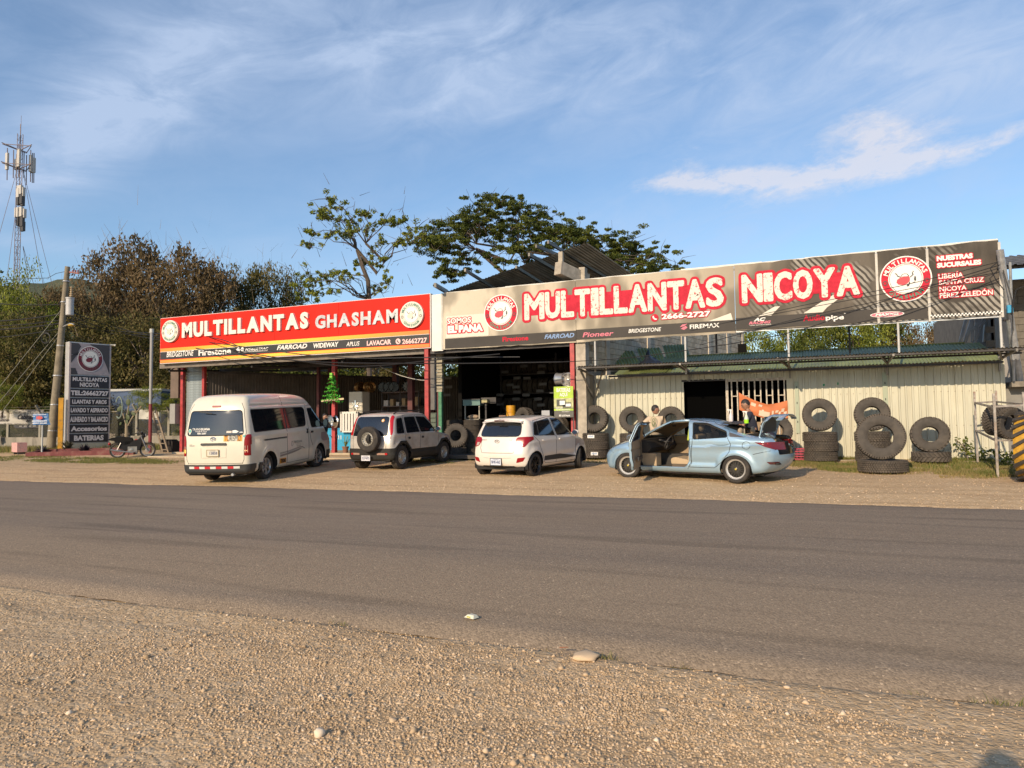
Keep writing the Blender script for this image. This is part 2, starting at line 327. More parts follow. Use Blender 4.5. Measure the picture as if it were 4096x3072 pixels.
# ---------------------------------------------------------------- asphalt road
def road_mat():
    M = mat('asphalt', (.10, .09, .08), .85, spec=.3); n, l, b = nodes_of(M); g = n.new('ShaderNodeNewGeometry').outputs['Position']
    def noise(s, d=6, r=.6, st=None):
        v = g
        if st: mp = n.new('ShaderNodeMapping'); mp.inputs['Scale'].default_value = st; l.new(g, mp.inputs[0]); v = mp.outputs[0]
        q = n.new('ShaderNodeTexNoise'); q.inputs['Scale'].default_value = s; q.inputs['Detail'].default_value = d; q.inputs['Roughness'].default_value = r; l.new(v, q.inputs['Vector']); return q.outputs[0]
    def ramp(x, stops, ip='LINEAR'):
        r = n.new('ShaderNodeValToRGB'); l.new(x, r.inputs[0]); e = r.color_ramp.elements; r.color_ramp.interpolation = ip
        while len(e) < len(stops): e.new(.5)
        for q, (p, c) in zip(e, stops): q.position = p; q.color = (*(c if isinstance(c, tuple) else (c,)*3), 1)
        return r.outputs[0]
    def mix(f, a, c, ty='MIX'):
        m_ = n.new('ShaderNodeMixRGB'); m_.blend_type = ty
        for i, v in enumerate((f, a, c)):
            if isinstance(v, (int, float)): m_.inputs[i].default_value = v
            elif isinstance(v, tuple): m_.inputs[i].default_value = (*v, 1)
            else: l.new(v, m_.inputs[i])
        return m_.outputs[0]
    def mth(op, a, c):
        m_ = n.new('ShaderNodeMath'); m_.operation = op
        for i, v in enumerate((a, c)):
            if isinstance(v, (int, float)): m_.inputs[i].default_value = v
            else: l.new(v, m_.inputs[i])
        return m_.outputs[0]
    base = ramp(noise(.35, 6, .6, (.35, 1.6, 1)), [(.3, (.215, .168, .124)), (.7, (.30, .232, .166))])
    base = mix(.35, base, ramp(noise(2.2, 5, .65, (.18, 2.2, 1)), [(.3, (.165, .129, .097)), (.7, (.295, .227, .16))]))
    sx_ = n.new('ShaderNodeSeparateXYZ'); l.new(g, sx_.inputs[0]); yy = mth('ADD', sx_.outputs[1], mth('MULTIPLY', mth('SUBTRACT', noise(.5, 4), .5), .9))
    dn = mth('DIVIDE', mth('SUBTRACT', yy, NEAR-.2), FAR-NEAR+.4)
    # tan dust lying on both shoulders, worn wheel lines between
    dust = ramp(dn, [(0, .35), (.04, .45), (.09, .95), (.22, .80), (.33, .12), (.42, .30), (.50, .12), (.6, .33), (.72, .10), (.86, .12), (.93, .05), (.985, .3), (1, .6)])
    col = mix(mth('MULTIPLY', dust, .75), base, (.34, .25, .16))
    vo = n.new('ShaderNodeTexVoronoi'); vo.inputs['Scale'].default_value = 75; l.new(g, vo.inputs['Vector']); sp = n.new('ShaderNodeSeparateColor'); l.new(vo.outputs['Color'], sp.inputs[0])
    col = mix(.8, col, ramp(sp.outputs[0], [(0, .62), (.5, .9), (.9, 1.1), (.985, 1.25), (1, 2.1)]), 'MULTIPLY')
    sw = ramp(noise(1.4, 3, .5, (.12, 1.3, 1)), [(.56, 1.), (.66, .74)]); col = mix(.8, col, sw, 'MULTIPLY')  # darker streaks in the asphalt colour stand in for soft tree shadows
    l.new(col, b.inputs['Base Color'])
    h = mth('SUBTRACT', noise(60, 4, .7), vo.outputs['Distance']); bp = n.new('ShaderNodeBump'); bp.inputs['Strength'].default_value = .6; bp.inputs['Distance'].default_value = .006
    l.new(h, bp.inputs['Height']); l.new(bp.outputs[0], b.inputs['Normal']); return M
xr = np.concatenate([np.arange(-260, -30, 8), np.arange(-30, 10, .12), np.arange(10, 120, 8)])
tt = np.array([0, .012, .03, .3, .6, .9, .985, .997, 1.]); hh = np.array([-.05, .012, .03, .045, .06, .045, .03, .012, -.05])
X = np.repeat(xr[None], len(tt), 0); e0, e1 = edge_near(xr), edge_far(xr); Y = e0[None]*(1-tt[:, None])+e1[None]*tt[:, None]; Z = np.repeat(hh[:, None], len(xr), 1)+(fbm(X*3, Y*3)-.5)*.006
v = np.stack([X.ravel(), Y.ravel(), Z.ravel()], 1); nx = len(xr); i = (np.arange(len(tt)-1)[:, None]*nx+np.arange(nx-1)[None]).ravel()
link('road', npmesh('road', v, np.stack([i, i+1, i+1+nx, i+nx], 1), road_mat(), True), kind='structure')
# ---------------------------------------------------------------- loose stones
ico = None
def rocks(pos, size, tint, sub=0, flat=.6, name='stones', M=None):
    b = bmesh.new(); bmesh.ops.create_icosphere(b, subdivisions=1+sub, radius=1) if sub >= 0 else None
    if sub < 0:
        V = np.array([(1, 0, 0), (-.9, .1, 0), (0, 1, .1), (.1, -1, 0), (0, .1, 1), (0, 0, -1)], float); F = np.array([(0, 2, 4), (2, 1, 4), (1, 3, 4), (3, 0, 4), (2, 0, 5), (1, 2, 5), (3, 1, 5), (0, 3, 5)])
    else:
        V = np.array([tuple(q.co) for q in b.verts]); F = np.array([[q.index for q in fc.verts] for fc in b.faces])
    b.free(); n = len(pos); k = len(V)
    sc = size[:, None]*np.stack([rng.uniform(.7, 1.3, n), rng.uniform(.6, 1.1, n), rng.uniform(.45, .8, n)*flat/.6], 1)
    P = V[None]*(1+rng.uniform(-.22, .22, (n, k, 1)))*sc[:, None]; a = rng.uniform(0, 2*PI, n); c, s = np.cos(a)[:, None], np.sin(a)[:, None]
    Q = np.stack([P[..., 0]*c-P[..., 1]*s, P[..., 0]*s+P[..., 1]*c, P[..., 2]], 2)+pos[:, None]
    FF = (F[None]+(np.arange(n)*k)[:, None, None]).reshape(-1, 3)
    return npmesh(name, Q.reshape(-1, 3), FF, M, False, np.repeat(tint, len(F)))
def tint_mat(name, stops, rough=.9, trans=0., bump=0., spec=.2):
    M = mat(name, stops[0][1], rough, spec=spec); n, l, b = nodes_of(M); a = n.new('ShaderNodeAttribute'); a.attribute_name = 'tint'
    r = n.new('ShaderNodeValToRGB'); l.new(a.outputs['Fac'], r.inputs[0]); e = r.color_ramp.elements
    while len(e) < len(stops): e.new(.5)
    for q, (p, c) in zip(e, stops): q.position = p; q.color = (*c, 1)
    if trans:
        tr = n.new('ShaderNodeBsdfTranslucent'); mx = n.new('ShaderNodeMixShader'); mx.inputs[0].default_value = trans; l.new(r.outputs[0], tr.inputs[0])
        l.new(b.outputs[0], mx.inputs[1]); l.new(tr.outputs[0], mx.inputs[2]); l.new(mx.outputs[0], n['Material Output'].inputs[0])
    l.new(r.outputs[0], b.inputs['Base Color']); return M
SM = tint_mat('stone_colours', [(0, (.33, .235, .14)), (.3, (.45, .325, .20)), (.7, (.56, .41, .26)), (.95, (.63, .475, .32)), (1, (.70, .58, .44))])
n = 125000; u = rng.uniform(-60, 1090, n); vv = 768-(768-585)*rng.random(n)**.75-0
P = []
for a, b_ in zip(u, vv+12):
    d = ray(a, b_); k = -CH/d.z; P.append((d.x*k, d.y*k))
P = np.array(P); dens = np.clip(fbm(P[:, 0]*.55+3, P[:, 1]*.8, 4)*2.6-.80+np.clip((3.4-P[:, 1])*.22, 0, .5)-np.clip((P[:, 0]+1.6)*.24, 0, .55), .06, 1)
ok = (P[:, 1] < edge_near(P[:, 0])-.03) & (rng.random(n) < dens*np.clip((4.85-P[:, 1])/.7, .12, 1)); P = P[ok]
sz = .0042+.0075*rng.random(len(P))**2.2; big = rng.random(len(P)) < .02; sz[big] *= rng.uniform(1.4, 2.5, big.sum())
pos = np.column_stack([P, ground_h(P[:, 0], P[:, 1])+sz*.12])
link('loose_gravel', rocks(pos, sz, rng.random(len(P)), -1, .7, 'loose_gravel', SM), kind='stuff', label='loose pale gravel scattered over the near shoulder', cat='gravel')
n = 15000; X = rng.uniform(-30, 8, n); Y = FAR-.15+8.2*rng.random(n)**1.5; sz = .008+.014*rng.random(n)**2.5
pos = np.column_stack([X, Y, ground_h(X, Y)+sz*.1])
link('loose_gravel', rocks(pos, sz, rng.random(n), -1, .6, 'loose_gravel', SM), kind='stuff', label='small stones scattered over the parking apron', cat='gravel')
def single_rock(u, v_, w, lab, tint, cat='stone', flat=.55, name='stone'):
    d = ray(u, v_); k = -CH/d.z; x, y = d.x*k, d.y*k; r = w/2*k/CF
    me = rocks(np.array([[0., 0, 0]]), np.array([r]), np.array([tint]), 1, flat, name, SM)
    return link(name, me, loc=(x, y, float(ground_h(np.array(x), np.array(y)))+r*.2), rz=random.uniform(0, 6), label=lab, cat=cat)
single_rock(320, 737, 15, 'pale white pointed rock lying on the gravel at the lower left', .99, flat=.9)
single_rock(586, 655, 26, 'broad flat pale stone at the road edge beside the orange scrap', .78, flat=.22)
single_rock(393, 722, 8, 'tan rock standing in the gravel above the white pointed rock', .7)
single_rock(663, 709, 9, 'smooth tan stone in the sandy part of the lower shoulder', .8)
single_rock(561, 704, 7, 'small round stone among coarse gravel right of centre', .85)
single_rock(586, 671, 7, 'grey brown pebble just below the flat stone', .6)
single_rock(787, 682, 10, 'pale flat stone half buried in sand on the right of the shoulder', .9, flat=.4)
single_rock(700, 660, 9, 'long stone lying against the edge of the asphalt', .8, flat=.4)
b = MB(); P0 = AT(472, 618, 5.1); d = ray(471, 616); k = -(CH-.05)/d.z; x, y = d.x*k, d.y*k
b.v = [(-.045, -.03, 0), (.05, -.028, 0), (.05, .035, 0), (-.04, .035, 0), (-.02, -.015, .022), (.038, -.012, .022), (.038, .02, .022), (-.012, .022, .022)]
b.f = [(0, 1, 5, 4), (1, 2, 6, 5), (2, 3, 7, 6), (3, 0, 4, 7), (4, 5, 6, 7), (0, 3, 2, 1)]
st = b.build('road_stud', mat('stud_white', (.62, .60, .48), .5, var=.1), loc=(x, y, .04), rz=-.3, label='cream plastic road stud glued to the asphalt near the edge', cat='road stud')
MB().box(-.016, .016, -.004, .004, .004, .012).build('reflector', mat('stud_lens', (.5, .45, .05), .2), st, loc=(0, -.026, 0))
d = ray(564, 650); k = -CH/d.z; b = MB()
b.quad((-.035, -.006, .004), (.03, -.008, .012), (.034, .006, .01), (-.03, .008, .003)); b.quad((-.035, -.006, 0), (-.03, .008, -.001), (.034, .006, .006), (.03, -.008, .008))
b.build('plastic_scrap', mat('scrap_orange', (.75, .22, .03), .5), loc=(d.x*k, d.y*k, .012), label='small orange plastic scrap on the sand by the road edge', cat='litter')
# ---------------------------------------------------------------- grass
GRM = tint_mat('grass_blades', [(0, (.30, .23, .10)), (.3, (.24, .21, .07)), (.6, (.15, .17, .04)), (1, (.09, .13, .03))], .6, .25)
def grass(n, xy, hgt, w, lab, tintf=None, name='grass', zf=None, lean=.5):
    P = np.array(xy[:n] if not callable(xy) else xy(n)); n = len(P); h = hgt*rng.uniform(.4, 1.25, n); a = rng.uniform(0, 2*PI, n); ln = rng.uniform(.1, lean, n)*h; la = rng.uniform(0, 2*PI, n)
    z = (zf(P[:, 0], P[:, 1]) if zf else ground_h(P[:, 0], P[:, 1]))-.01
    c, s = np.cos(a)*w/2, np.sin(a)*w/2; V = []
    for t, ww in ((0, 1.), (.55, .75), (1, .08)):
        for sg in (-1, 1): V.append(np.stack([P[:, 0]+sg*c*ww+np.cos(la)*ln*t*t, P[:, 1]+sg*s*ww+np.sin(la)*ln*t*t, z+h*t*(1-.15*t)], 1))
    V = np.stack(V, 1).reshape(-1, 3); i = np.arange(n)[:, None]*6; F = np.concatenate([i+np.array([[0, 1, 3, 2]]), i+np.array([[2, 3, 5, 4]])], 0)
    t = rng.random(n) if tintf is None else tintf(P); return link(name, npmesh(name, V, F, GRM, False, np.concatenate([t, t])), kind='stuff', label=lab, cat='grass')
def region(x0, x1, y0, y1, dens):
    def g(n):
        X = rng.uniform(x0, x1, n*3); Y = rng.uniform(y0, y1, n*3); k = rng.random(n*3) < dens(X, Y); return np.stack([X[k], Y[k]], 1)[:n]
    return g
sm = lambda t: np.clip(t, 0, 1)
grass(60000, region(-1.0, 4.6, 17.2, 22.2, lambda X, Y: sm((fbm(X*1.3, Y*1.3)-.33)*4)*sm((Y-17.5-np.clip(1.5-X, 0, 2)*1.4)/1.2)*np.where(X < 2.6, sm((Y-18.2)/1), 1)), .10, .014, 'patchy green and straw grass in front of the stacked tyres', lambda P: sm(fbm(P[:, 0]*2, P[:, 1]*2)*1.5-.35+.15*(P[:, 1]-20)+.25*rng.normal(size=len(P))))
grass(2600, region(2.6, 4.5, 17.0, 21.9, lambda X, Y: sm((fbm(X*2, Y*2)-.42)*5)*sm((Y-17.2-(3.9-X)*1.2)/2)), .17, .012, 'taller weeds around the legs of the pipe rack', lambda P: sm(.5+.3*rng.normal(size=len(P))))
grass(24000, region(-33, -19.5, 18.2, 22.5, lambda X, Y: sm(1.5-np.abs(Y-(19.9-.10*(X+31)-.0*(X)))*1.1-.0)*sm((fbm(X*1.2, Y*1.2)-.28)*4)*sm((-20.5-X)/2)), .09, .013, 'strip of green grass in front of the red planter', lambda P: sm(.55+.3*rng.normal(size=len(P))))
grass(5500, region(-12.5, -8.0, 19.8, 21.3, lambda X, Y: sm((fbm(X*1.5, Y*1.5)-.42)*5)), .06, .010, 'thin grass along the front of the open workshop', lambda P: sm(.4+.3*rng.normal(size=len(P))))
grass(2200, region(-8.2, -3.5, 20.6, 21.9, lambda X, Y: sm((fbm(X*1.5, Y*1.5)-.42)*5)), .07, .010, 'dry grass below the tyre stacks at the left of the sheet wall', lambda P: sm(.3+.3*rng.normal(size=len(P))))
for (u, v_, r, k, lab) in [(343, 622, .10, 55, 'small dry grass tuft near the road edge at left of centre'), (682, 659, .10, 80, 'green grass tuft growing out of the asphalt edge right of centre'), (900, 682, .20, 120, 'sparse sprawling tuft over the asphalt edge at right'), (606, 655, .10, 70, 'low tuft of grass beside the flat pale stone'), (1000, 700, .15, 90, 'tuft of grass in the bottom right of the road edge'), (555, 645, .12, 50, 'thin row of blades along the asphalt edge in the middle')]:
    d = ray(u, v_); q = -CH/d.z; x, y = d.x*q, d.y*q
    P = np.stack([x+rng.normal(0, r*.6, k), y+rng.normal(0, r*.22, k)], 1); grass(k, P, .05, .004, lab, lambda P: sm(.35+.3*rng.normal(size=len(P))), 'grass_tuft', None, 1.3)
# ================================================================ BUILDINGS
def corr(P0, U, V, nrm, pitch=.076, depth=.018, kind='sine', thick=0.):
    """one corrugated sheet: ribs run along V, profile across U"""
    P0, U, V, nrm = map(Vector, (P0, U, V, nrm)); Wd = U.length; u = U.normalized(); nrm = nrm.normalized(); pts = []
    if kind == 'sine':
        k = max(4, int(Wd/pitch*6)); pts = [(Wd*i/k, depth/2*math.cos(2*PI*Wd*i/k/pitch)) for i in range(k+1)]
    else:
        x = 0.; pts = [(0, 0)]
        while x < Wd-1e-4:
            for dx, h in ((pitch*.62, 0), (pitch*.70, depth), (pitch*.92, depth), (pitch, 0)):
                if x+dx <= Wd+1e-4: pts.append((x+dx, h))
            x += pitch
        if pts[-1][0] < Wd-1e-3: pts.append((Wd, 0))
    b = MB()
    for (a, h) in pts:
        q = P0+u*a+nrm*h; b.v += [tuple(q), tuple(q+V)]
    b.f = [(2*i, 2*i+2, 2*i+3, 2*i+1) for i in range(len(pts)-1)]; return b
def sheets(name, M, parent, P0, U, V, nrm, w=.83, pitch=.076, depth=.018, kind='sine', jit=.004):
    U = Vector(U); n = max(1, round(U.length/w)); u = U/n
    for i in range(n):
        o = corr(Vector(P0)+u*i+Vector(nrm)*jit*(i % 2), u*1.01, V, nrm, pitch, depth, kind).build(name, M, parent, kind == 'sine', fix=False)
FL = .45
red_paint = mat('red_post_paint', (.36, .035, .035), .5, var=.25, vscale=6, bump=.1)
dark_steel = mat('dark_steel', (.045, .040, .040), .6, var=.3)
galv = mat('galvanised', (.42, .43, .44), .45, metal=.6, var=.2, vscale=8)
conc = mat('concrete', (.40, .35, .28), .9, var=.2, vscale=4, bump=.4, bscale=30, dirt=(.22, .19, .15), dscale=1.5)
slabm = mat('slab_concrete', (.44, .36, .25), .85, var=.15, vscale=1.5, bump=.2, dirt=(.25, .2, .14), dscale=.9)
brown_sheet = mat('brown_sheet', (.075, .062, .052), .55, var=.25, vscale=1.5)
grey_sheet = mat('grey_sheet', (.12, .11, .10), .5, var=.25, vscale=2)
cream = mat('cream_sheet', (.52, .505, .405), .6, var=.08, vscale=.9, stretch=(3, 3, .35), dirt=(.42, .385, .285), dscale=1.6, spec=.25)
# ---- left open shed
shed = thing('open_shed', 'open roadside shed with red posts and dark corrugated back wall under the red sign', 'shed')
MB().box(-24.95, -12.2, 22.4, 34, .2, FL).build('floor', slabm, shed); MB().box(-24.95, -8.5, 21.2, 22.38, .1, .335).build('apron', slabm, shed)
MB().box(-24.9, -12.3, 21.68, 21.76, 3.95, 4.12).build('fascia_beam', mat('fascia', (.16, .135, .11), .6, var=.2), shed)
PA, PB = Vector((-23.45, 22.85, 0)), Vector((-18.3, 31.2, 0)); wd = (PB-PA); wn = Vector((wd.y, -wd.x, 0)).normalized()
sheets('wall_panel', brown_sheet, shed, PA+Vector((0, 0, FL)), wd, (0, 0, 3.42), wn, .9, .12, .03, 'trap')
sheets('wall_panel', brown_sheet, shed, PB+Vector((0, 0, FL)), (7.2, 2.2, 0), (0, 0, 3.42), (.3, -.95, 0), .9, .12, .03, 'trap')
for zz in (1.9, 3.8):
    MB().bar(PA+wn*.05+Vector((0, 0, zz)), PB+wn*.05+Vector((0, 0, zz)), .06, .08).build('wall_rail', dark_steel, shed)
MB().bar((-18.3, 31.1, 3.8), (-11.2, 33.3, 3.8), .06, .08).build('wall_rail', dark_steel, shed)
rp = [(-24.69, 22.7, .14), (-23.49, 22.7, .13), (-16.83, 22.7, .16), (-12.12, 21.6, .15)]
for (x, y, w) in rp: MB().box(x-w/2, x+w/2, y-w/2, y+w/2, FL-.15, 4.1).build('post', red_paint, shed)
for (x, y, w, h) in [(-19.6, 25.3, .12, 4.75), (-17.0, 27.4, .22, 4.9), (-14.9, 25.2, .22, 4.8), (-16.3, 29.6, .12, 5.), (-20.6, 27.4, .12, 4.9), (-13.4, 28.5, .14, 5.)]:
    MB().box(x-w/2, x+w/2, y-w/2, y+w/2, FL, h).build('post', mat('oxide_post', (.10, .022, .022), .6, var=.3), shed)
# roof: rises gently to the back, on trusses
for i in range(12):
    x = -25+i*1.08
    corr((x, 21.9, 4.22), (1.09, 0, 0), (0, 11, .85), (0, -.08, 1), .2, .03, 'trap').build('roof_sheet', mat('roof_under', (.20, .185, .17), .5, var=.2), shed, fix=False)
for x in (-24.6, -20.2, -15.9, -12.4):
    t = MB(); t.bar((x, 21.9, 4.12), (x, 32.6, 4.95), .08, .12); t.bar((x, 21.9, 3.86), (x, 32.6, 4.55), .07, .08)
    for k in range(10): t.bar((x, 22+k*1.06, 3.9+k*.066), (x, 22.5+k*1.06, 4.2+k*.08), .035)
    t.build('truss', dark_steel, shed)
for k, y in enumerate((23.5, 25.6, 27.7, 29.8, 31.9)): MB().bar((-25, y, 4.17+(y-21.9)*.077), (-12.2, y, 4.17+(y-21.9)*.077), .07, .12).build('purlin', dark_steel, shed)
for y, z in ((24.6, 4.05), (28.6, 4.3)): MB().bar((-24.5, y, z), (-12.3, y, z), .1, .14).build('cross_beam', dark_steel, shed)
sl = thing('roller_shutter', 'grey galvanised slatted shutter between the two left red posts', 'shutter', (-24.58, 22.8, FL))
shm = mat('shutter_slat', (.27, .31, .32), .42, metal=.35, var=.15, vscale=5, dirt=(.17, .18, .18))
sb_ = MB().box(0, .98, -.012, .012, 0, .105).mesh('slat', shm)
for k in range(33): link('slat', sb_, sl, loc=(0, .004*(k % 2), .005+k*.11))
MB().box(-25.3, -24.85, 22.6, 22.7, 2.75, 4.12).build('clad_panel', mat('brown_clad', (.13, .09, .065), .6, var=.15), shed)
MB().box(-25.1, -24.8, 22.4, 22.65, 1.65, 2.5).build('meter_box', mat('meter_grey', (.26, .25, .23), .5, var=.1), shed)
# ---- shop interior of the left shed
cab = thing('slatwall_cabinet', 'white slatwall display cabinet with a chrome part hanging in the open shed', 'display cabinet', (-17.3, 25.2, FL), .0)
cw = mat('cabinet_white', (.60, .56, .47), .5, var=.06)
MB().box(-.62, .05, -.02, .5, 1.55, 2.45).build('cabinet_body', cw, cab)
sme = MB().box(-.60, .03, -.045, -.025, 0, .082).mesh('slat', cw)
for k in range(9): link('slat', sme, cab, loc=(0, 0, 1.57+k*.097))
b = MB(); b.lathe([(.05, -.10), (.11, -.08), (.13, -.05), (.09, -.045)], 12, 'y', (-.27, 0, 1.8)); 
for k in range(7): a = k*PI/3.5; b.bar((-.27, -.08, 1.8), (-.27+.2*math.sin(a), -.07, 1.87+.22*math.cos(a)), .035, .03)
b.build('chrome_fitting', mat('chrome', (.75, .75, .75), .15, metal=1), cab)
MB().box(-.56, -.02, .0, .45, 0, .75).build('base', mat('cabinet_base', (.26, .17, .11), .7, var=.2), cab)
rk = thing('grille_stack', 'stack of white truck grilles standing under the slatwall cabinet', 'grilles', (-17.45, 24.9, FL+.75))
b = MB(); b.box(-.62, .22, -.12, .0, .0, .07); b.box(-.62, .22, -.12, .0, .78, .86); b.box(-.64, -.56, -.12, 0, 0, .86); b.box(.16, .24, -.12, 0, 0, .86); b.build('grille_frame', mat('white_plastic', (.62, .6, .56), .4), rk)
g = MB().box(-.06, .04, -.14, -.05, .07, .78).mesh('grille_bar', mat('white_plastic'))
for k in range(5): link('grille_bar', g, rk, loc=(-.46+k*.145, 0, 0))
rack = thing('parts_shelf', 'dark steel shelf unit loaded with parts beside the white cabinet', 'shelf', (-16.9, 25.9, FL))
b = MB()
for x in (.15, 1.05, 1.95):
    for y in (0, .5): b.box(x-.02, x+.02, y-.02, y+.02, 0, 2.42)
b.build('frame', dark_steel, rack)
for z in (.5, 1.15, 1.8, 2.40): MB().box(.13, 1.97, -.02, .52, z, z+.035).build('shelf_board', mat('shelf_board', (.12, .08, .07), .6), rack)
MB().box(.2, 1.9, .5, .52, .1, 2.4).build('back_panel', mat('shelf_back', (.05, .035, .03), .8), rack)
cn_ = ['tan', 'black', 'pale grey', 'dark red', 'dark blue', 'brown']; cols = [(.30, .24, .2), (.12, .12, .13), (.45, .42, .4), (.2, .08, .06), (.08, .09, .12), (.3, .2, .1)]
for k in range(18):
    z = (.535, 1.185, 1.835)[k % 3]; x = .22+(k//3)*.29; h = random.uniform(.12, .42); w = random.uniform(.12, .24)
    c = cols[k % 6]; tag(MB().box(-w/2, w/2, -.12, .12, 0, h).build('parts_box', mat('pbox%d' % (k % 6), c, .7), loc=(-16.9+x+.1, 26.05, FL+z)), '%s box, %s from the left on the %s shelf of the dark shelf unit' % (cn_[k % 6], ['first', 'second', 'third', 'fourth', 'fifth', 'sixth'][k//3], ['lowest', 'middle', 'upper'][k % 3]), 'box', 'boxes on the parts shelf')
def rim_mesh(R, w, style, M=None, name='rim'):
    """a wheel rim, axis along y, outer face toward -y"""
    b = MB(); b.lathe([(R, -w/2), (R*.97, -w/2-.004), (R*.93, -w/2+.012), (R*.88, -w/2+.04), (R*.86, w/2-.03), (R, w/2)], 36, 'y')
    f0 = -w/2+.02
    if style == 'steel':
        b.lathe([(R*.9, f0+.01), (R*.8, f0-.005), (R*.66, f0+.02), (R*.45, f0+.015), (R*.34, f0-.012), (R*.14, f0-.012), (R*.13, f0+.02), (0.001, f0+.02)], 36, 'y')
    else:
        ns = {'alloy6': 6, 'black5': 8, 'twin5': 5, 'multi': 10, 'mesh': 16}[style]
        b.lathe([(R*.17, f0+.03), (R*.17, f0-.012), (R*.1, f0-.018), (.001, f0-.018)], 20, 'y')
        for k in range(ns):
            a = 2*PI*k/ns
            def P(rr, an, y): return (rr*R*math.sin(an), y, rr*R*math.cos(an))
            if style in ('alloy6',): b.bar(P(.12, a, f0+.005), P(.92, a, f0), .055*R/.2, .022); b.bar(P(.55, a, f0), P(.92, a+.16, f0+.004), .03, .02); b.bar(P(.55, a, f0), P(.92, a-.16, f0+.004), .03, .02)
            elif style == 'mesh': b.bar(P(.14, a, f0), P(.84, a+.42, f0+.004), .011, .014); b.bar(P(.14, a, f0+.001), P(.84, a-.42, f0+.005), .011, .014)
            elif style == 'twin5': b.bar(P(.15, a-.1, f0), P(.93, a-.14, f0), .03, .02); b.bar(P(.15, a+.1, f0), P(.93, a+.14, f0), .03, .02)
            else: b.bar(P(.12, a, f0), P(.93, a+.05, f0+.006), .026, .02)
        if style == 'mesh': b.lathe([(R*.97, -w/2), (R*.86, f0+.02)], 36, 'y')
        b.disc(R*.87, 30, 'y', (0, w*.1, 0))
    if style == 'steel':
        h = MB()
    return b.mesh(name, M, True)
chrome = mat('chrome'); rimsil = mat('rim_silver', (.55, .53, .5), .3, metal=.7, var=.1); rimblk = mat('rim_black', (.02, .02, .02), .25, metal=.3)
def loose_rim(x, y, z, R, style, M, lab, rz=0., tilt=0., w=.2, group=None):
    me = rim_mesh(R, w, style, M, 'wheel_rim'); o = link('wheel_rim', me, loc=(x, y, z), label=lab, cat='wheel rim', group=group); o.rotation_euler = (tilt, 0, rz); return o
bz = mat('rim_bronze', (.35, .2, .08), .3, metal=.8)
loose_rim(-17.55, 25.45, 3.1, .23, 'twin5', bz, 'bronze wheel rim at the left end on top of the display cabinet', 1.3)
loose_rim(-17.15, 25.55, 3.1, .23, 'steel', bz, 'second bronze wheel rim on top of the cabinet next to the first', 1.2, 0, .26)
for k, x in enumerate((-16.7, -16.45, -16.2)): loose_rim(x, 25.9+.03*k, 3.1, .23, 'multi', rimblk, ['black rim right beside the bronze rims on the shelf top', 'black wheel rim in the middle of the row on the shelf top', 'black rim with shiny lip right of the middle of the shelf top row'][k], .5)
loose_rim(-15.55, 26.0, 3.1, .23, 'multi', rimblk, 'single black rim at the right end of the shelf top', .3)
loose_rim(-16.78, 22.48, 1.64, .25, 'multi', chrome, 'chrome multi spoke wheel rim hung on the middle red post', -.35, 0, .22)
# hanging tinsel tree on the post
tr = thing('tinsel_christmas_tree', 'green ribbon and tinsel christmas tree fixed on the middle red post', 'christmas tree', (-16.75, 22.52, 2.4))
gg = tint_mat('tinsel', [(0, (.01, .05, .01)), (.5, (.03, .22, .03)), (1, (.12, .5, .05))], .3)
tv = []; tf = []; tn = []
for lev in range(9):
    z = .03+lev*.115; R = .44*(1-lev/9.5)
    for k in range(34):
        a = rng.uniform(0, 2*PI); r = R*rng.uniform(.3, 1); c = Vector((r*math.cos(a), r*math.sin(a)*.35, z+rng.uniform(-.05, .06)-r*.12)); i = len(tv)
        d = Vector(rng.normal(size=3)).normalized()*.05; e = Vector(rng.normal(size=3)).normalized()*.025; tv += [tuple(c-d-e), tuple(c+d-e), tuple(c+d+e), tuple(c-d+e)]; tf.append((i, i+1, i+2, i+3)); tn.append(rng.random())
link('tinsel', npmesh('tinsel', tv, tf, gg, False, tn), tr)
rb = mat('ribbon_green', (.07, .32, .03), .35)
for lev in range(6):
    z = .03+lev*.16; R = .43*(1-lev/6.6); b = MB(); n = 8
    for k in range(n):
        a = -R+2*R*k/n; a2 = a+2*R/n*.8; zz = z+.05*math.cos(a/R*1.5)-.02*(k % 2); b.quad((a, -.19, zz), (a2, -.17, zz+.03), (a2, -.19, zz+.075), (a, -.16, zz+.05))
    b.build('ribbon', rb, tr)
MB().bar((-.52, -.05, .04), (.52, -.05, .1), .03, .07).build('cross_stick', mat('pale_wood', (.5, .42, .24), .7), tr)
MB().box(-.06, .06, -.16, -.06, .9, 1.1).build('top_bow', mat('ribbon_lime', (.2, .5, .05), .4), tr)
bb = thing('blue_box', 'bright blue box with white digits on the shed floor behind the middle post', 'box', (-18.35, 25.0, FL)); MB().box(-.62, .62, 0, .6, 0, .88).build('box_body', mat('blue_box', (.02, .28, .48), .45, var=.1), bb)
MB().box(-.64, .64, -.02, .62, .88, .93).build('lid', mat('blue_lid', (.02, .22, .4), .4), bb)
lettering('lettering', '11', .02, .16, .45, .62, -.004, mat('white_print', (.75, .73, .68), .6), bb)
p = thing('potted_plant', 'small terracotta pot with a spiky plant by the middle red post', 'potted plant', (-16.25, 22.6, FL)); MB().lathe([(.001, 0), (.09, 0), (.12, .2), (.135, .2), (.135, .24), (.10, .23), (.001, .2)], 16).build('pot', mat('terracotta', (.22, .10, .06), .8), p)
b = MB()
for k in range(11): a = k*.9; r = .06+.16*((k*7) % 5)/5; b.bar((0, 0, .22), (r*math.cos(a), r*math.sin(a), .42+.10*(k % 3)), .03, .004)
b.build('leaves', mat('spike_leaf', (.16, .17, .04), .5, var=.3), p)
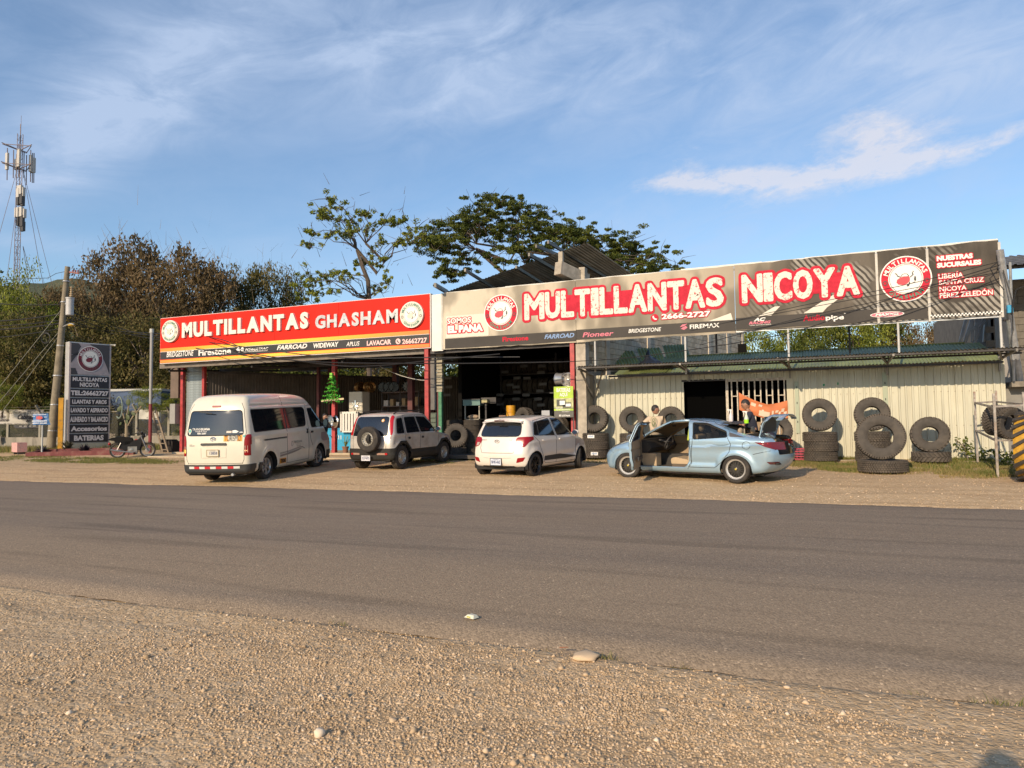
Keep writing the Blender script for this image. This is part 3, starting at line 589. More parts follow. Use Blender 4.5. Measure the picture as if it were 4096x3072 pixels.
b = MB(); b.tube([AT(380+i*6.8, 366.5+14*(1-(1-i/7.)**1.8), 23.5-.25*i) for i in range(8)], .012, 5); b.build('hanging_cable', mat('cable_white', (.5, .48, .44), .6), label='pale cable sagging across the open shed to the right red post', cat='cable')
# ---- workshop bay (middle)
ws = thing('tyre_workshop', 'dark open tyre workshop bay with tilted sheet roof behind the long banner', 'workshop')
MB().box(-12.2, -6.75, 21.2, 36, .2, FL).build('floor', mat('oily_floor', (.10, .085, .07), .8, var=.3, vscale=2), ws)
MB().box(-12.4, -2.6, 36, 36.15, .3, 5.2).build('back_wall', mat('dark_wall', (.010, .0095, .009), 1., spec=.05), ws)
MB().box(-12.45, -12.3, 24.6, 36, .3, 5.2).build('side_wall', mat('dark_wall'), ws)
MB().box(-6.72, -6.40, 21.55, 21.95, .3, 4.35).build('pillar', conc, ws)
MB().box(-6.90, -6.76, 21.5, 21.62, .4, 4.05).build('post', red_paint, ws)
MB().box(-12.0, -6.9, 21.6, 21.75, 3.93, 4.1).build('lintel', dark_steel, ws)
MB().box(-12.36, -12.07, 22.1, 22.16, 2.0, 4.05).build('wall_sheet', grey_sheet, ws)
MB().box(-12.4, -12.03, 22.2, 22.3, FL, 1.9).build('inner_door', mat('door_green', (.055, .07, .05), .6), ws)
sme = MB().box(-.14, .14, -.02, 0, 0, .13).mesh('louvre', mat('louvre_green', (.09, .12, .085), .6))
for k in range(8): link('louvre', sme, ws, loc=(-12.2, 22.18, .6+k*.16))
MB().box(-11.86, -11.74, 21.9, 22.02, FL, 2.62).build('post', mat('green_paint', (.05, .20, .10), .5, var=.25, vscale=6), ws)
MB().box(-11.98, -11.90, 22.0, 22.1, FL, 2.6).build('post', mat('oxide_post'), ws)
wb = MB().box(-.12, .11, -.07, .07, 0, .095).mesh('brick', mat('pale_brick', (.30, .27, .20), .9, var=.2))
for k in range(12): link('brick', wb, ws, loc=(-11.87+.012*(k % 2), 22.05, 2.62+k*.115))
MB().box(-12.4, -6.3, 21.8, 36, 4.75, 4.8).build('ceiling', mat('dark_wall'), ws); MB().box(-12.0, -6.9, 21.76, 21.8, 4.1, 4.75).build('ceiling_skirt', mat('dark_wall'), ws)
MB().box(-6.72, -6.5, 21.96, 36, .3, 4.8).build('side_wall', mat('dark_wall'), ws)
# skewed block wall along the right flank, course by course
BW0, BW1 = Vector((-6.38, 21.95, 0)), Vector((-2.75, 37, 0)); wdir = (BW1-BW0).normalized(); wnr = Vector((wdir.y, -wdir.x, 0)); ang = math.atan2(wdir.y, wdir.x)
fl = thing('block_wall', 'grey concrete block wall running back behind the banner and green roof', 'wall', tuple(BW0), ang)
Lw = (BW1-BW0).length
MB().box(0, Lw, .03, .17, .3, 5.85).build('mortar_core', mat('mortar', (.26, .22, .16), .95), fl)
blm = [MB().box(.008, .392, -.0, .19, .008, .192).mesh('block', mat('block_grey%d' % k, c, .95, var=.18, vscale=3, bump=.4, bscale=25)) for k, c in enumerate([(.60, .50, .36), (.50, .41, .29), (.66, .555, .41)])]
cnt = 0
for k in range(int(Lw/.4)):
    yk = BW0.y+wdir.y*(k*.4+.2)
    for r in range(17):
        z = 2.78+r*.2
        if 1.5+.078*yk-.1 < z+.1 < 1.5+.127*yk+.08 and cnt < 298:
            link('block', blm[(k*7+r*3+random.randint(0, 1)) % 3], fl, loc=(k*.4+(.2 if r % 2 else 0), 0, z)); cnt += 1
for k, x in enumerate((1.2, 4.4, 7.6, 10.6, 13.0, 15.2)): MB().box(x-.13, x+.13, -.03, .2, .3, 5.85).build('pilaster', mat('pilaster', (.58, .51, .41), .9, var=.15, bump=.3), fl)
MB().box(0, Lw, -.035, .205, 5.86, 6.0).build('cap_beam', mat('pilaster'), fl)
# tilted corrugated roof above the banner
rfm = mat('old_roof_sheet', (.55, .49, .41), .55, metal=.25, var=.3, vscale=2, stretch=(1, .3, 1))
A0, A1 = AT(443, 293, 22.2), AT(586, 243, 24.0); B1 = AT(634, 276, 30.0)
U = A1-A0; n = 9
for k in range(n):
    p0 = A0+U*(k/n); 
    corr(p0-U/n*.04+U.cross(B1-A1).normalized()*.006*(k % 2), U/n*1.1, (B1-A1), U.cross(B1-A1), .11, .025, 'sine').build('roof_sheet', rfm, ws, True, fix=False)
pur = mat('purlin_steel', (.13, .12, .105), .5, metal=.4, var=.2)
def pj(u0, v0, y0, u1, v1, y1, w=.10): MB().bar(AT(u0, v0, y0), AT(u1, v1, y1), w*.6, w).build('purlin', pur, ws)
pj(435, 285, 20.9, 447, 292, 22.6, .14); pj(465, 270, 20.6, 500, 292, 24); pj(516, 267, 21.5, 553, 290, 26); pj(529, 254.5, 22.2, 572, 279, 26, .12); pj(536, 246, 22.4, 590, 268, 28, .11); pj(548, 242, 22.6, 612, 281, 29, .11)
for (a, c) in []: MB().bar(AT(*a), AT(*c), .08, .12).build('rafter', pur, ws)
MB().bar(AT(558, 268, 21.3), AT(586, 281, 22.6), .28, .42).build('concrete_beam', conc, ws)
MB().bar(AT(561, 252, 21.5), AT(561, 264, 21.5), .14, .14).build('beam_stub', conc, ws)
MB().bar(AT(583, 268, 22.3), AT(583, 285, 22.3), .2, .3).build('beam_end', conc, ws)
# ---- annex of cream sheet with green roof
an = thing('sheet_annex', 'low annex clad in cream ribbed sheet metal with a green corrugated roof', 'building')
Y0 = 22.3; ZT = 3.0; ZB = .42
def cw_sheets(x0, x1, z0, z1):
    n = max(1, round((x1-x0)/.82)); w = (x1-x0)/n
    for i in range(n): corr((x0+i*w, Y0-.004*(i % 2), z0), (w+.01, 0, 0), (0, 0, z1-z0), (0, -1, 0), .165, .038, 'trap').build('wall_panel', cream, an, fix=False)
cw_sheets(-7.02, -3.5, ZB-.08, ZT); cw_sheets(-3.5, -.5, 2.74, ZT); cw_sheets(-.36, 4.86, ZB-.08, ZT+.03)
MB().box(-.52, -.34, Y0-.05, Y0+.05, ZB, 2.98).build('door_jamb', mat('jamb', (.46, .43, .31), .5), an)
MB().box(1.98, 2.10, Y0-.055, Y0-.03, 1.35, 2.78).build('cover_strip', mat('strip_green', (.33, .37, .27), .5), an)
MB().box(-.30, -.20, Y0-.06, Y0-.03, 1.1, 2.6).build('cover_strip', mat('strip_green'), an)
hb = MB().box(-.012, .012, -.012, 0, 0, .06).mesh('hinge', dark_steel)
for (x, z) in ((2.04, 1.55), (2.04, 2.0), (2.04, 2.45), (-.25, 1.4), (-.25, 1.95), (-.25, 2.4)): link('hinge', hb, an, loc=(x, Y0-.056, z))
gm = mat('green_drip', (.02, .25, .10), .5); b = MB(); b.quad((-.16+.58, Y0-.03, 2.44), (.5, Y0-.03, 2.45), (.51, Y0-.03, 2.51), (.43, Y0-.03, 2.51)); b.quad((.80, Y0-.03, 2.46), (.87, Y0-.03, 2.48), (.86, Y0-.03, 2.55), (.80, Y0-.03, 2.53))
b.build('paint_mark', gm, an)
MB().box(-7.4, 5.3, 21.75, 23.2, .1, ZB-.06).build('plinth', mat('plinth_conc', (.30, .26, .19), .95, var=.25, vscale=3, bump=.5, dirt=(.16, .15, .08)), an)
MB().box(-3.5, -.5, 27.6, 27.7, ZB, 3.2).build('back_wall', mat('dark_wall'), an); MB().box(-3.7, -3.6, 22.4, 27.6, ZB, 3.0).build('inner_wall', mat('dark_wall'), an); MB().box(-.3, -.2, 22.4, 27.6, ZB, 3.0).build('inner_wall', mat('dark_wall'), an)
MB().box(-3.46, -2.26, 22.60, 22.65, ZB, 2.72).build('doorway_shade', mat('painted_shade', (.003, .003, .003), 1., spec=0.), an); MB().box(-2.2, -.5, 23.6, 23.65, ZB, 2.9).build('gate_shade', mat('painted_shade'), an); MB().box(-3.7, -.2, 22.4, 27.7, 2.95, 3.0).build('ceiling', mat('dark_wall'), an)  # near-black panels added behind door and gate openings so the interior reads dark
MB().box(-3.55, -2.24, Y0-.01, Y0+.05, 2.70, 2.76).build('door_head', dark_steel, an)
b = MB()
for zz in (1.28, 2.2):
    for k in range(70): x = -6.9+k*.165; b.box(x+.05, x+.062, Y0-.034, Y0-.002, zz, zz+.014) if not (-3.55 < x < -.3) else None
b.build('screws', mat('screw_rust', (.16, .11, .07), .7), an, kind='stuff')
# green roof sheets
grm = mat('green_roof', (.19, .22, .065), .5, var=.25, vscale=1.2, dirt=(.20, .20, .11), dscale=2.5)
xs_ = np.linspace(-5.6, 4.75, 14)
for i in range(13):
    x0, x1 = xs_[i], xs_[i+1]
    corr((x0, 22.02, 2.985+.012*(i % 2)), (x1-x0+.03, 0, 0), (0, 2.6, .72), (0, -.28, .96), .09, .03, 'sine').build('roof_sheet', grm if i % 4 else mat('green_roof_b', (.21, .235, .075), .5, var=.25, vscale=1.6, dirt=(.2, .2, .11)), an, True, fix=False)
MB().box(-5.8, 4.8, 22.03, 22.08, 2.91, 2.965).build('eave_board', dark_steel, an)
MB().bar((-4.1, 24.65, 3.72), (4.4, 24.65, 3.72), .16, .03).build('ridge_cap', grm, an)
for k in range(3): corr(Vector((-5.75+k*.75, 23.3+k*.35, 3.2+k*.1)), (.78, .25, .02), (-.55+.1*k, .9, .75), (0, -.6, .8), .11, .035, 'sine').build('loose_roof_sheet', mat('green_loose', (.19, .24, .10), .5, var=.3), an, True, fix=False)
# crumpled black tarp
v = []; nn = 26
xx, yy = np.meshgrid(np.linspace(-.75, .75, nn), np.linspace(-.5, .5, nn)); hh_ = np.exp(-(xx/.38)**2-(yy/.4)**2)*.34+.30*np.exp(-((xx+.1)/.07)**2-(yy/.2)**2)+(fbm(xx*6+5, yy*6)-.5)*.25*np.exp(-(xx/.6)**2-(yy/.5)**2)
vt = np.stack([xx.ravel(), yy.ravel(), hh_.ravel()], 1); i = (np.arange(nn-1)[:, None]*nn+np.arange(nn-1)[None]).ravel()
link('black_tarp', npmesh('black_tarp', vt, np.stack([i, i+1, i+1+nn, i+nn], 1), mat('black_plastic', (.012, .013, .018), .45)), loc=(-4.55, 22.7, 3.22), label='crumpled black plastic heaped on the left end of the green roof', cat='tarp')
# narrow awning in front, on brackets
aw = thing('narrow_awning', 'narrow rusty corrugated awning strip held on brackets in front of the green roof', 'awning')
awm = mat('awning_under', (.17, .15, .115), .6, metal=.2, var=.3, vscale=3)
for i in range(12):
    x0 = -6.4+i*.955; corr((x0, 20.55, 3.185), (.99, 0, 0), (0, 1.1, -.02), (0, 0, 1), .09, .03, 'sine').build('awning_sheet', awm, aw, True, fix=False)
for y, z in ((20.62, 3.14), (21.6, 3.12)): MB().bar((-6.45, y, z), (5.1, y, z), .04, .05).build('rail', dark_steel, aw)
for x in (-6.35, -3.3, -.42, 2.1, 4.75):
    b = MB(); b.bar((x, 20.5, 3.12), (x, 22.2, 3.02), .05, .06); b.bar((x, 22.22, 2.3 if x < -6 else 2.7), (x, 22.22, 3.1), .05, .05)
    if x < -6: b.bar((x+.02, 22.2, 2.25), (x-.02, 20.9, 3.08), .05); b.bar((x+.02, 22.2, 2.25), (x+.5, 21.5, 3.05), .04); b.bar((x+.03, 22.2, .6), (x+.03, 22.2, 2.3), .05)
    else: b.bar((x-.28, 21.0, 3.2), (x, 21.95, 3.0), .05, .06)
    b.build('bracket', mat('bracket_steel', (.22, .2, .17), .5, var=.3), aw)
# security gate of bars
gt = thing('barred_gate', 'rusty white barred security gate closing the right half of the annex door', 'gate', (-2.24, Y0-.02, ZB))
bw = mat('gate_paint', (.47, .42, .34), .6, var=.25, vscale=12, dirt=(.25, .13, .06), dscale=9)
MB().box(0, .075, -.03, .03, 0, 2.26).build('frame_post', bw, gt); MB().box(0, 1.72, -.035, .035, 2.24, 2.32).build('top_rail', bw, gt); MB().box(0, 1.72, -.03, .03, .02, .07).build('bottom_rail', bw, gt)
bm_ = MB().box(-.019, .019, -.012, .012, .07, 2.24).mesh('bar', bw); sm_ = MB().box(0, .125, -.012, .012, -.013, .013).mesh('short_bar', bw)
for k in range(10): link('bar', bm_, gt, loc=(.17+k*.165, 0, 0))
for k in (1, 3, 5, 7, 9): link('short_bar', sm_, gt, loc=(.17+(k-1)*.165+.02, 0, 1.80))
for k in (0, 2, 8): link('short_bar', sm_, gt, loc=(.17+(k-1)*.165+.02, 0, 1.25 if k == 0 else .9))
MB().box(.75, 1.70, .05, .10, .05, 1.02).build('plywood_sheet', mat('ply', (.30, .21, .13), .8, var=.15, stretch=(1, 1, 8)), label='brown plywood board behind the lower bars of the security gate', cat='board', loc=(-2.24, Y0, ZB))
cloth = MB(); nx_ = 22
def cl(s, t): # hanging strip
    x = -1.86+s*1.35; top = 2.33-.50*(1-(1-s)**2)*.9+.20*max(0, s-.6)/.4*.9; hgt = .52-.08*math.sin(s*PI); return (x, Y0-.09-.02*math.sin(t*9+s*5)-.015*math.sin(s*23), top-t*hgt)
nt_ = 8
cloth.v = [cl(i/nx_, j/nt_) for j in range(nt_+1) for i in range(nx_+1)]; cloth.f = [(j*(nx_+1)+i, j*(nx_+1)+i+1, (j+1)*(nx_+1)+i+1, (j+1)*(nx_+1)+i) for j in range(nt_) for i in range(nx_)]
oc = cloth.build('orange_banner', mat('orange_cloth', (.52, .155, .055), .7, var=.12, vscale=3), smooth=True, fix=False, label='sagging orange cloth banner tied across the barred gate', cat='banner')
def clm(a, b_, d): p_ = cl(a, b_); return (p_[0], p_[1]-.012, p_[2])
prt = MB(); wt = mat('faded_print', (.62, .50, .38), .7)
for (a0, a1, b0, b1) in [(.24, .34, .2, .42), (.40, .47, .15, .3), (.40, .62, .55, .92), (.46, .50, .45, .6), (.66, .70, .45, .95), (.74, .80, .45, .6), (.80, .84, .55, .9), (.86, .92, .4, .6), (.90, .96, .6, .95), (.70, .76, .7, .95)]:
    prt.quad(clm(a0, b1, 0), clm(a1, b1, 0), clm(a1+.02, b0, 0), clm(a0+.02, b0, 0))
prt.build('print', wt, oc, fix=False)
# ---- neighbour building at far right
nb = thing('neighbour_building', 'dark block building with deep roof overhang at the right edge of the picture', 'building')
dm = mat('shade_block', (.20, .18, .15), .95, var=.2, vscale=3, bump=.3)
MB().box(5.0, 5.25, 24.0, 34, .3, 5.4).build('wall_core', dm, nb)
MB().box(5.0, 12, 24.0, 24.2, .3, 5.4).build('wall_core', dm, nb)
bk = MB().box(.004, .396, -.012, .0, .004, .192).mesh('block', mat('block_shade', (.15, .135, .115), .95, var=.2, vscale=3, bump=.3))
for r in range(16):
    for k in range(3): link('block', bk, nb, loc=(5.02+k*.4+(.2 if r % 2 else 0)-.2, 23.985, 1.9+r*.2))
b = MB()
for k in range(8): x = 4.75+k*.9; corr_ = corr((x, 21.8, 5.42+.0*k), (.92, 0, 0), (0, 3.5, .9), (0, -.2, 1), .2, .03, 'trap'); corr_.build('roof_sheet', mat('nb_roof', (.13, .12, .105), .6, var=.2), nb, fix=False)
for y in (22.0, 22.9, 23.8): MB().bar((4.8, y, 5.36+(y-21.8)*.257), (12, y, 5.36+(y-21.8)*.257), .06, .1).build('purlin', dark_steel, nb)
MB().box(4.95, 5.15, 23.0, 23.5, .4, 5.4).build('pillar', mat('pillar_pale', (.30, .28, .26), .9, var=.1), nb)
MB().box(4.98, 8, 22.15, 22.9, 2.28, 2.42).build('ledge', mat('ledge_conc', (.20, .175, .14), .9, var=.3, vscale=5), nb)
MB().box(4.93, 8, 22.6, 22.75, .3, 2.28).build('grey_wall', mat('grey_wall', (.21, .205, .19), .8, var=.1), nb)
ts = thing('bent_truss', 'bent pale steel roof truss leaning beside the neighbour building', 'truss')
b = MB(); pal = mat('pale_steel', (.34, .35, .35), .5, metal=.3, var=.2)
T0, T1, T2, T3 = AT(967, 316, 25), AT(960, 342, 25), AT(990, 314, 25), AT(981, 342, 25)
b.bar(T1, T0, .08); b.bar(AT(965, 342, 25), AT(974, 314, 25), .1); b.bar(AT(972, 342, 25), AT(973, 318, 25), .06); b.bar(AT(974, 330, 25), AT(984, 314, 25), .1); b.bar(AT(976, 340, 25), AT(977, 315, 25), .08); b.bar(AT(986, 342, 25), AT(988, 314, 25), .16); b.bar(AT(979, 328, 24.6), AT(989, 316, 24.6), .05); b.bar(AT(974, 344, 24.8), AT(983, 325, 24.8), .05)
b.build('members', pal, ts)
up = thing('leaning_steel_pole', 'leaning grey steel electricity pole with cables at the right end of the banner', 'pole')
MB().tube([AT(1019, 381, 22.35), AT(1000, 250, 21.2)], [.105, .085], 12).build('pole_shaft', galv, up)
MB().tube([AT(1014, 381, 22.2), AT(1010, 262, 21.6)], .035, 8).build('conduit', galv, up)
for (u, v_) in ((1002, 268), (1006, 300), (1008, 320)): 
    p_ = AT(u, v_, 21.3+(v_-250)*.0078); MB().lathe([(.11, -.02), (.12, -.02), (.12, .02), (.11, .02)], 12, 'z', tuple(p_)).build('clamp', dark_steel, up)
b = MB(); b.tube([AT(1003, 270, 21.2), AT(1012, 300, 21.1), AT(1013, 330, 21.3), AT(1010, 345, 21.3)], .015, 5); b.tube([AT(1011, 315, 21.4), AT(1016, 290, 21.4), AT(1024, 286, 21.4)], .015, 5); b.tube([AT(998, 262, 21.1), AT(990, 268, 21.0), AT(996, 280, 21.0), AT(1004, 290, 21.1)], .012, 5); b.build('cable_loop', mat('cable_black', (.015, .015, .016), .6), up)
MB().box(-.06, .06, -.06, .06, 0, .2).build('junction_box', mat('blue_box'), up, loc=tuple(AT(1010, 313, 21.45)))
# ================================================================ SIGNS
white = mat('white_print'); mat('black_print', (.02, .02, .022), .5); redp = mat('red_print', (.70, .020, .010), .6, spec=.15, var=.05, vscale=2)
def strip(name, M, parent, x0, x1, z0, z1, y): b = MB(); b.quad((x0, y, z0), (x1, y, z0), (x1, y, z1), (x0, y, z1)); return b.build(name, M, parent, fix=False)
def letters(parent, txt, x0, x1, z0, z1, y, depth, M, bold=.03, shear=0.):
    """raised letters, one object each"""
    adv = []; x = 0
    for ch in txt:
        v, f = glyphs(ch, bold, shear); a = [q[0] for q in v]; w = max(a)-min(a); adv.append((ch, x, min(a), w)); x += w+.10
    tot = x-.10; v, f = glyphs('H', bold); hh_ = max(q[1] for q in v); lo_ = min(q[1] for q in v); sx_ = (x1-x0)/tot; sz_ = (z1-z0)/(hh_-lo_)
    for ch, xx_, mn, w in adv:
        v, f = glyphs(ch, bold, shear); b = MB(); n = len(v)
        for d in (0, depth): b.v += [(x0+(xx_+q[0]-mn)*sx_, y+depth-d if False else y-d, z0+(max(lo_, q[1]) if ch not in 'SGUO' else q[1])*sz_-lo_*sz_) for q in v]
        b.f = [tuple(t) for t in f]+[tuple(k+n for k in t) for t in f]
        cnt_ = {}
        for t in f:
            for i in range(len(t)): e = (t[i], t[(i+1) % len(t)]); cnt_[e] = 1
        for (a, c) in cnt_:
            if (c, a) not in cnt_: b.f.append((a, c, c+n, a+n))
        b.build('letter', M, parent)
def ring_pts(r0, r1, n=64):
    b = MB(); b.v = [(r*math.cos(2*PI*k/n), 0, r*math.sin(2*PI*k/n)) for r in (r0, r1) for k in range(n)]
    b.f = [(k, (k+1) % n, n+(k+1) % n, n+k) for k in range(n)]; return b
def emblem(parent, cx, cz, rx, rz, y, ringc, topc, botc, artc, name='emblem', wheelc=None, rot=None, backc=None):
    """round shop emblem: ring with lettering, red car with raised arms inside"""
    wheelc = wheelc or mat('black_print', (.02, .02, .022), .5)
    fm = lambda x, z, d: (cx+x*rx, y-d, cz+z*rz)
    def put(n_, poly_v, faces, M, d, par):
        b = MB(); b.v = [fm(p[0], p[1], d) for p in poly_v]; b.f = faces; return b.build(n_, M, par, fix=False)
    n = 56; circ = lambda r: [(r*math.cos(2*PI*k/n), r*math.sin(2*PI*k/n)) for k in range(n)]
    e = put(name, circ(1.03), [tuple(range(n))], backc or white, .003, parent)
    put('ring', circ(.975), [tuple(range(n))], ringc, .006, e)
    put('ring_line', circ(.69), [tuple(range(n))], white, .009, e); put('ring_line', circ(.65), [tuple(range(n))], wheelc, .011, e); put('inner_disc', circ(.63), [tuple(range(n))], white, .013, e)
    def arc(txt, M, r, a0, a1, flip):
        b = MB(); nch = len(txt)
        for i, ch in enumerate(txt):
            t = a0+(a1-a0)*(i+.5)/nch; v, f = glyphs(ch, .03); mx = max(q[0] for q in v); mn = min(q[0] for q in v); s = .27
            k0 = len(b.v)
            for q in v:
                lx = (q[0]-(mx+mn)/2)*s; lz = (q[1]-.36)*s
                if not flip: px, pz = math.sin(t)*(r+lz)+math.cos(t)*lx, math.cos(t)*(r+lz)-math.sin(t)*lx
                else: px, pz = math.sin(t)*(r-lz)-math.cos(t)*lx, math.cos(t)*(r-lz)+math.sin(t)*lx
                b.v.append(fm(px, pz, .012))
            b.f += [tuple(k0+j for j in t_) for t_ in f]
        return b.build('ring_lettering', M, e, fix=False)
    arc('MULTILLANTAS', topc, .82, math.radians(-75), math.radians(75), False); arc('GHASHAM', botc, .82, math.radians(180+52), math.radians(180-52), True)
    for s in (-1, 1):
        put('wheel_mark', [(s*.82+.11*math.cos(2*PI*k/20), -.14+.11*math.sin(2*PI*k/20)) for k in range(20)], [tuple(range(20))], wheelc, .010, e)
        put('wheel_mark', [(s*.82+.07*math.cos(2*PI*k/20), -.14+.07*math.sin(2*PI*k/20)) for k in range(20)], [tuple(range(20))], ringc, .012, e)
    P = lambda pts, M, d: put('car_drawing', pts, [tuple(range(len(pts)))], M, d, e)
    P([(-.34, -.02), (-.22, .07), (-.1, .1), (.14, .1), (.17, .02), (.16, -.1), (.06, -.22), (-.12, -.28), (-.3, -.24), (-.37, -.14)], artc, .016)
    P([(-.2, .1), (-.15, .2), (-.05, .24), (.06, .23), (.12, .16), (.14, .1)], wheelc, .015); P([(-.17, .11), (-.12, .19), (-.04, .215), (.05, .205), (.1, .11)], white, .017)
    P([(-.4, -.2), (-.2, -.3), (.05, -.26), (.12, -.14), (.1, -.24), (-.02, -.33), (-.2, -.36), (-.36, -.32)], white, .018)
    P([(-.36, -.26), (-.3, -.34), (-.18, -.36), (-.2, -.29)], wheelc, .017); P([(.02, -.3), (.05, -.36), (.12, -.34), (.17, -.2), (.14, -.12), (.08, -.22)], wheelc, .017)
    P([(-.2, .07), (-.33, .12), (-.36, .22), (-.42, .25), (-.42, .29), (-.34, .26), (-.30, .16), (-.19, .11)], wheelc, .016); P([(.17, .08), (.27, .17), (.25, .25), (.30, .32), (.28, .36), (.33, .3), (.29, .25), (.32, .16), (.18, .03)], wheelc, .016)
    P([(.34, .08), (.40, .08), (.41, -.08), (.36, -.16), (.32, -.06)], wheelc, .016); P([(.2, -.22), (.36, -.15), (.37, -.17), (.21, -.25)], wheelc, .016)
    return e
# ---- red sign over the shed
YS = 21.45
rs = thing('red_shop_sign', 'long red shop sign with raised white letters, yellow stripes and a black brand strip', 'sign')
sx = [-24.62, -21.65, -18.67, -15.73, -11.93]; xw = mat('sign_frame', (.6, .58, .54), .5)
MB().box(-24.64, -11.9, YS+.02, YS+.16, 4.12, 6.02).build('frame', xw, rs)
for i in range(4): MB().box(sx[i]+.006, sx[i+1]-.006, YS, YS+.03, 4.15, 6.0).build('sign_panel', redp, rs)
def stripe_mat(name, a, b_, c):
    M = mat(name, a, .45); n, l, bs = nodes_of(M); t = n.new('ShaderNodeTexCoord'); sp = n.new('ShaderNodeSeparateXYZ'); l.new(t.outputs['Generated'], sp.inputs[0]); r = n.new('ShaderNodeValToRGB'); e = r.color_ramp.elements
    nz = n.new('ShaderNodeTexNoise'); nz.inputs['Scale'].default_value = 3; l.new(t.outputs['Generated'], nz.inputs['Vector']); ad = n.new('ShaderNodeMath'); ad.operation = 'MULTIPLY_ADD'; l.new(nz.outputs[0], ad.inputs[0]); ad.inputs[1].default_value = .12; l.new(sp.outputs[0], ad.inputs[2]); l.new(ad.outputs[0], r.inputs[0])
    for _ in range(3): e.new(.5)
    for q, (p_, cc) in zip(e, [(.03, a), (.25, b_), (.5, c), (.8, b_), (1, a)]): q.position = p_; q.color = (*cc, 1)
    l.new(r.outputs[0], bs.inputs['Base Color']); return M
st1 = stripe_mat('print_stripe', (.80, .20, .03), (.85, .38, .03), (.85, .55, .06))
strip('yellow_stripe', st1, rs, -24.6, -11.95, 4.60, 4.75, YS-.004); strip('yellow_stripe', st1, rs, -24.6, -11.95, 4.155, 4.27, YS-.004)
blk = mat('black_print'); strip('black_strip', blk, rs, -24.6, -11.95, 4.29, 4.615, YS-.007)
strip('white_line', white, rs, -24.6, -11.95, 4.60, 4.612, YS-.009)
pale = mat('letter_cream', (.70, .655, .57), .5, var=.04); lsh = mat('letter_alu', (.52, .51, .50), .35, metal=.4, var=.2, vscale=5)
letters(rs, 'MULTILLANTAS', -23.33, -17.03, 5.12, 5.73, YS, .09, pale, .055); letters(rs, 'GHASHAM', -16.74, -13.18, 5.08, 5.57, YS, .05, lsh, .045)
gw = mat('green_print', (.03, .20, .13), .5); gyw = mat('emblem_cream', (.58, .55, .45), .5)
for (cx, cz, r) in ((-23.98, 5.43, .45), (-12.6, 5.31, .46)):
    MB().lathe([(.001, -.10), (r, -.10), (r, 0)], 40, 'y', (cx, YS, cz)).build('emblem_base', gyw, rs)
    emblem(rs, cx, cz, r*.97, r*.97, YS-.10, gyw, gw, gw, gyw)
Yl = YS-.011
for (t, a, c, z0, z1, sh, M, bo) in [('BRIDGESTONE', -24.24, -22.76, 4.375, 4.60, .25, white, .012), ('POWERTRAC', -20.10, -18.96, 4.41, 4.52, .3, white, .02), ('FARROAD', -18.55, -17.13, 4.385, 4.56, .3, white, .03), ('WIDEWAY', -16.85, -15.72, 4.365, 4.545, .15, white, .03), ('APLUS', -15.38, -14.81, 4.355, 4.515, .2, white, .01), ('LAVACAR', -14.5, -13.48, 4.33, 4.51, 0, mat('pink_print', (.75, .5, .47), .5), .04), ('26662727', -13.03, -12.04, 4.31, 4.49, 0, mat('pink_print'), .03), ('Firestone', -22.5, -20.81, 4.35, 4.6, 0, white, .03)]:
    lettering('lettering', t, a, c, z0, z1, Yl, M, rs, bo, sh)
b = MB(); b.quad((-20.5, Yl, 4.38), (-19.0, Yl, 4.38), (-19.0, Yl, 4.392), (-20.45, Yl, 4.395))
for s in (0, .2): b.quad((-20.55+s, Yl, 4.5), (-20.43+s, Yl, 4.62), (-20.38+s, Yl, 4.55), (-20.36+s, Yl, 4.42), (-20.47+s, Yl, 4.43))
b.build('brand_mark', white, rs, fix=False)
def phone_mark(parent, cx, cz, r, y, M, B):
    b = MB(); n = 20; b.v = [(cx+r*math.cos(2*PI*k/n), y, cz+r*math.sin(2*PI*k/n)) for k in range(n)]; b.f = [tuple(range(n))]; b.build('phone_mark', M, parent, fix=False)
    b = MB(); b.quad((cx-.5*r, y-.003, cz+.5*r), (cx-.2*r, y-.003, cz+.55*r), (cx-.1*r, y-.003, cz+.1*r), (cx+.15*r, y-.003, cz-.15*r), (cx+.6*r, y-.003, cz-.25*r), (cx+.5*r, y-.003, cz-.55*r), (cx, y-.003, cz-.5*r), (cx-.5*r, y-.003, cz)); b.build('phone_mark', B, parent, fix=False)
phone_mark(rs, -13.2, 4.42, .10, Yl, mat('pink_print'), blk)
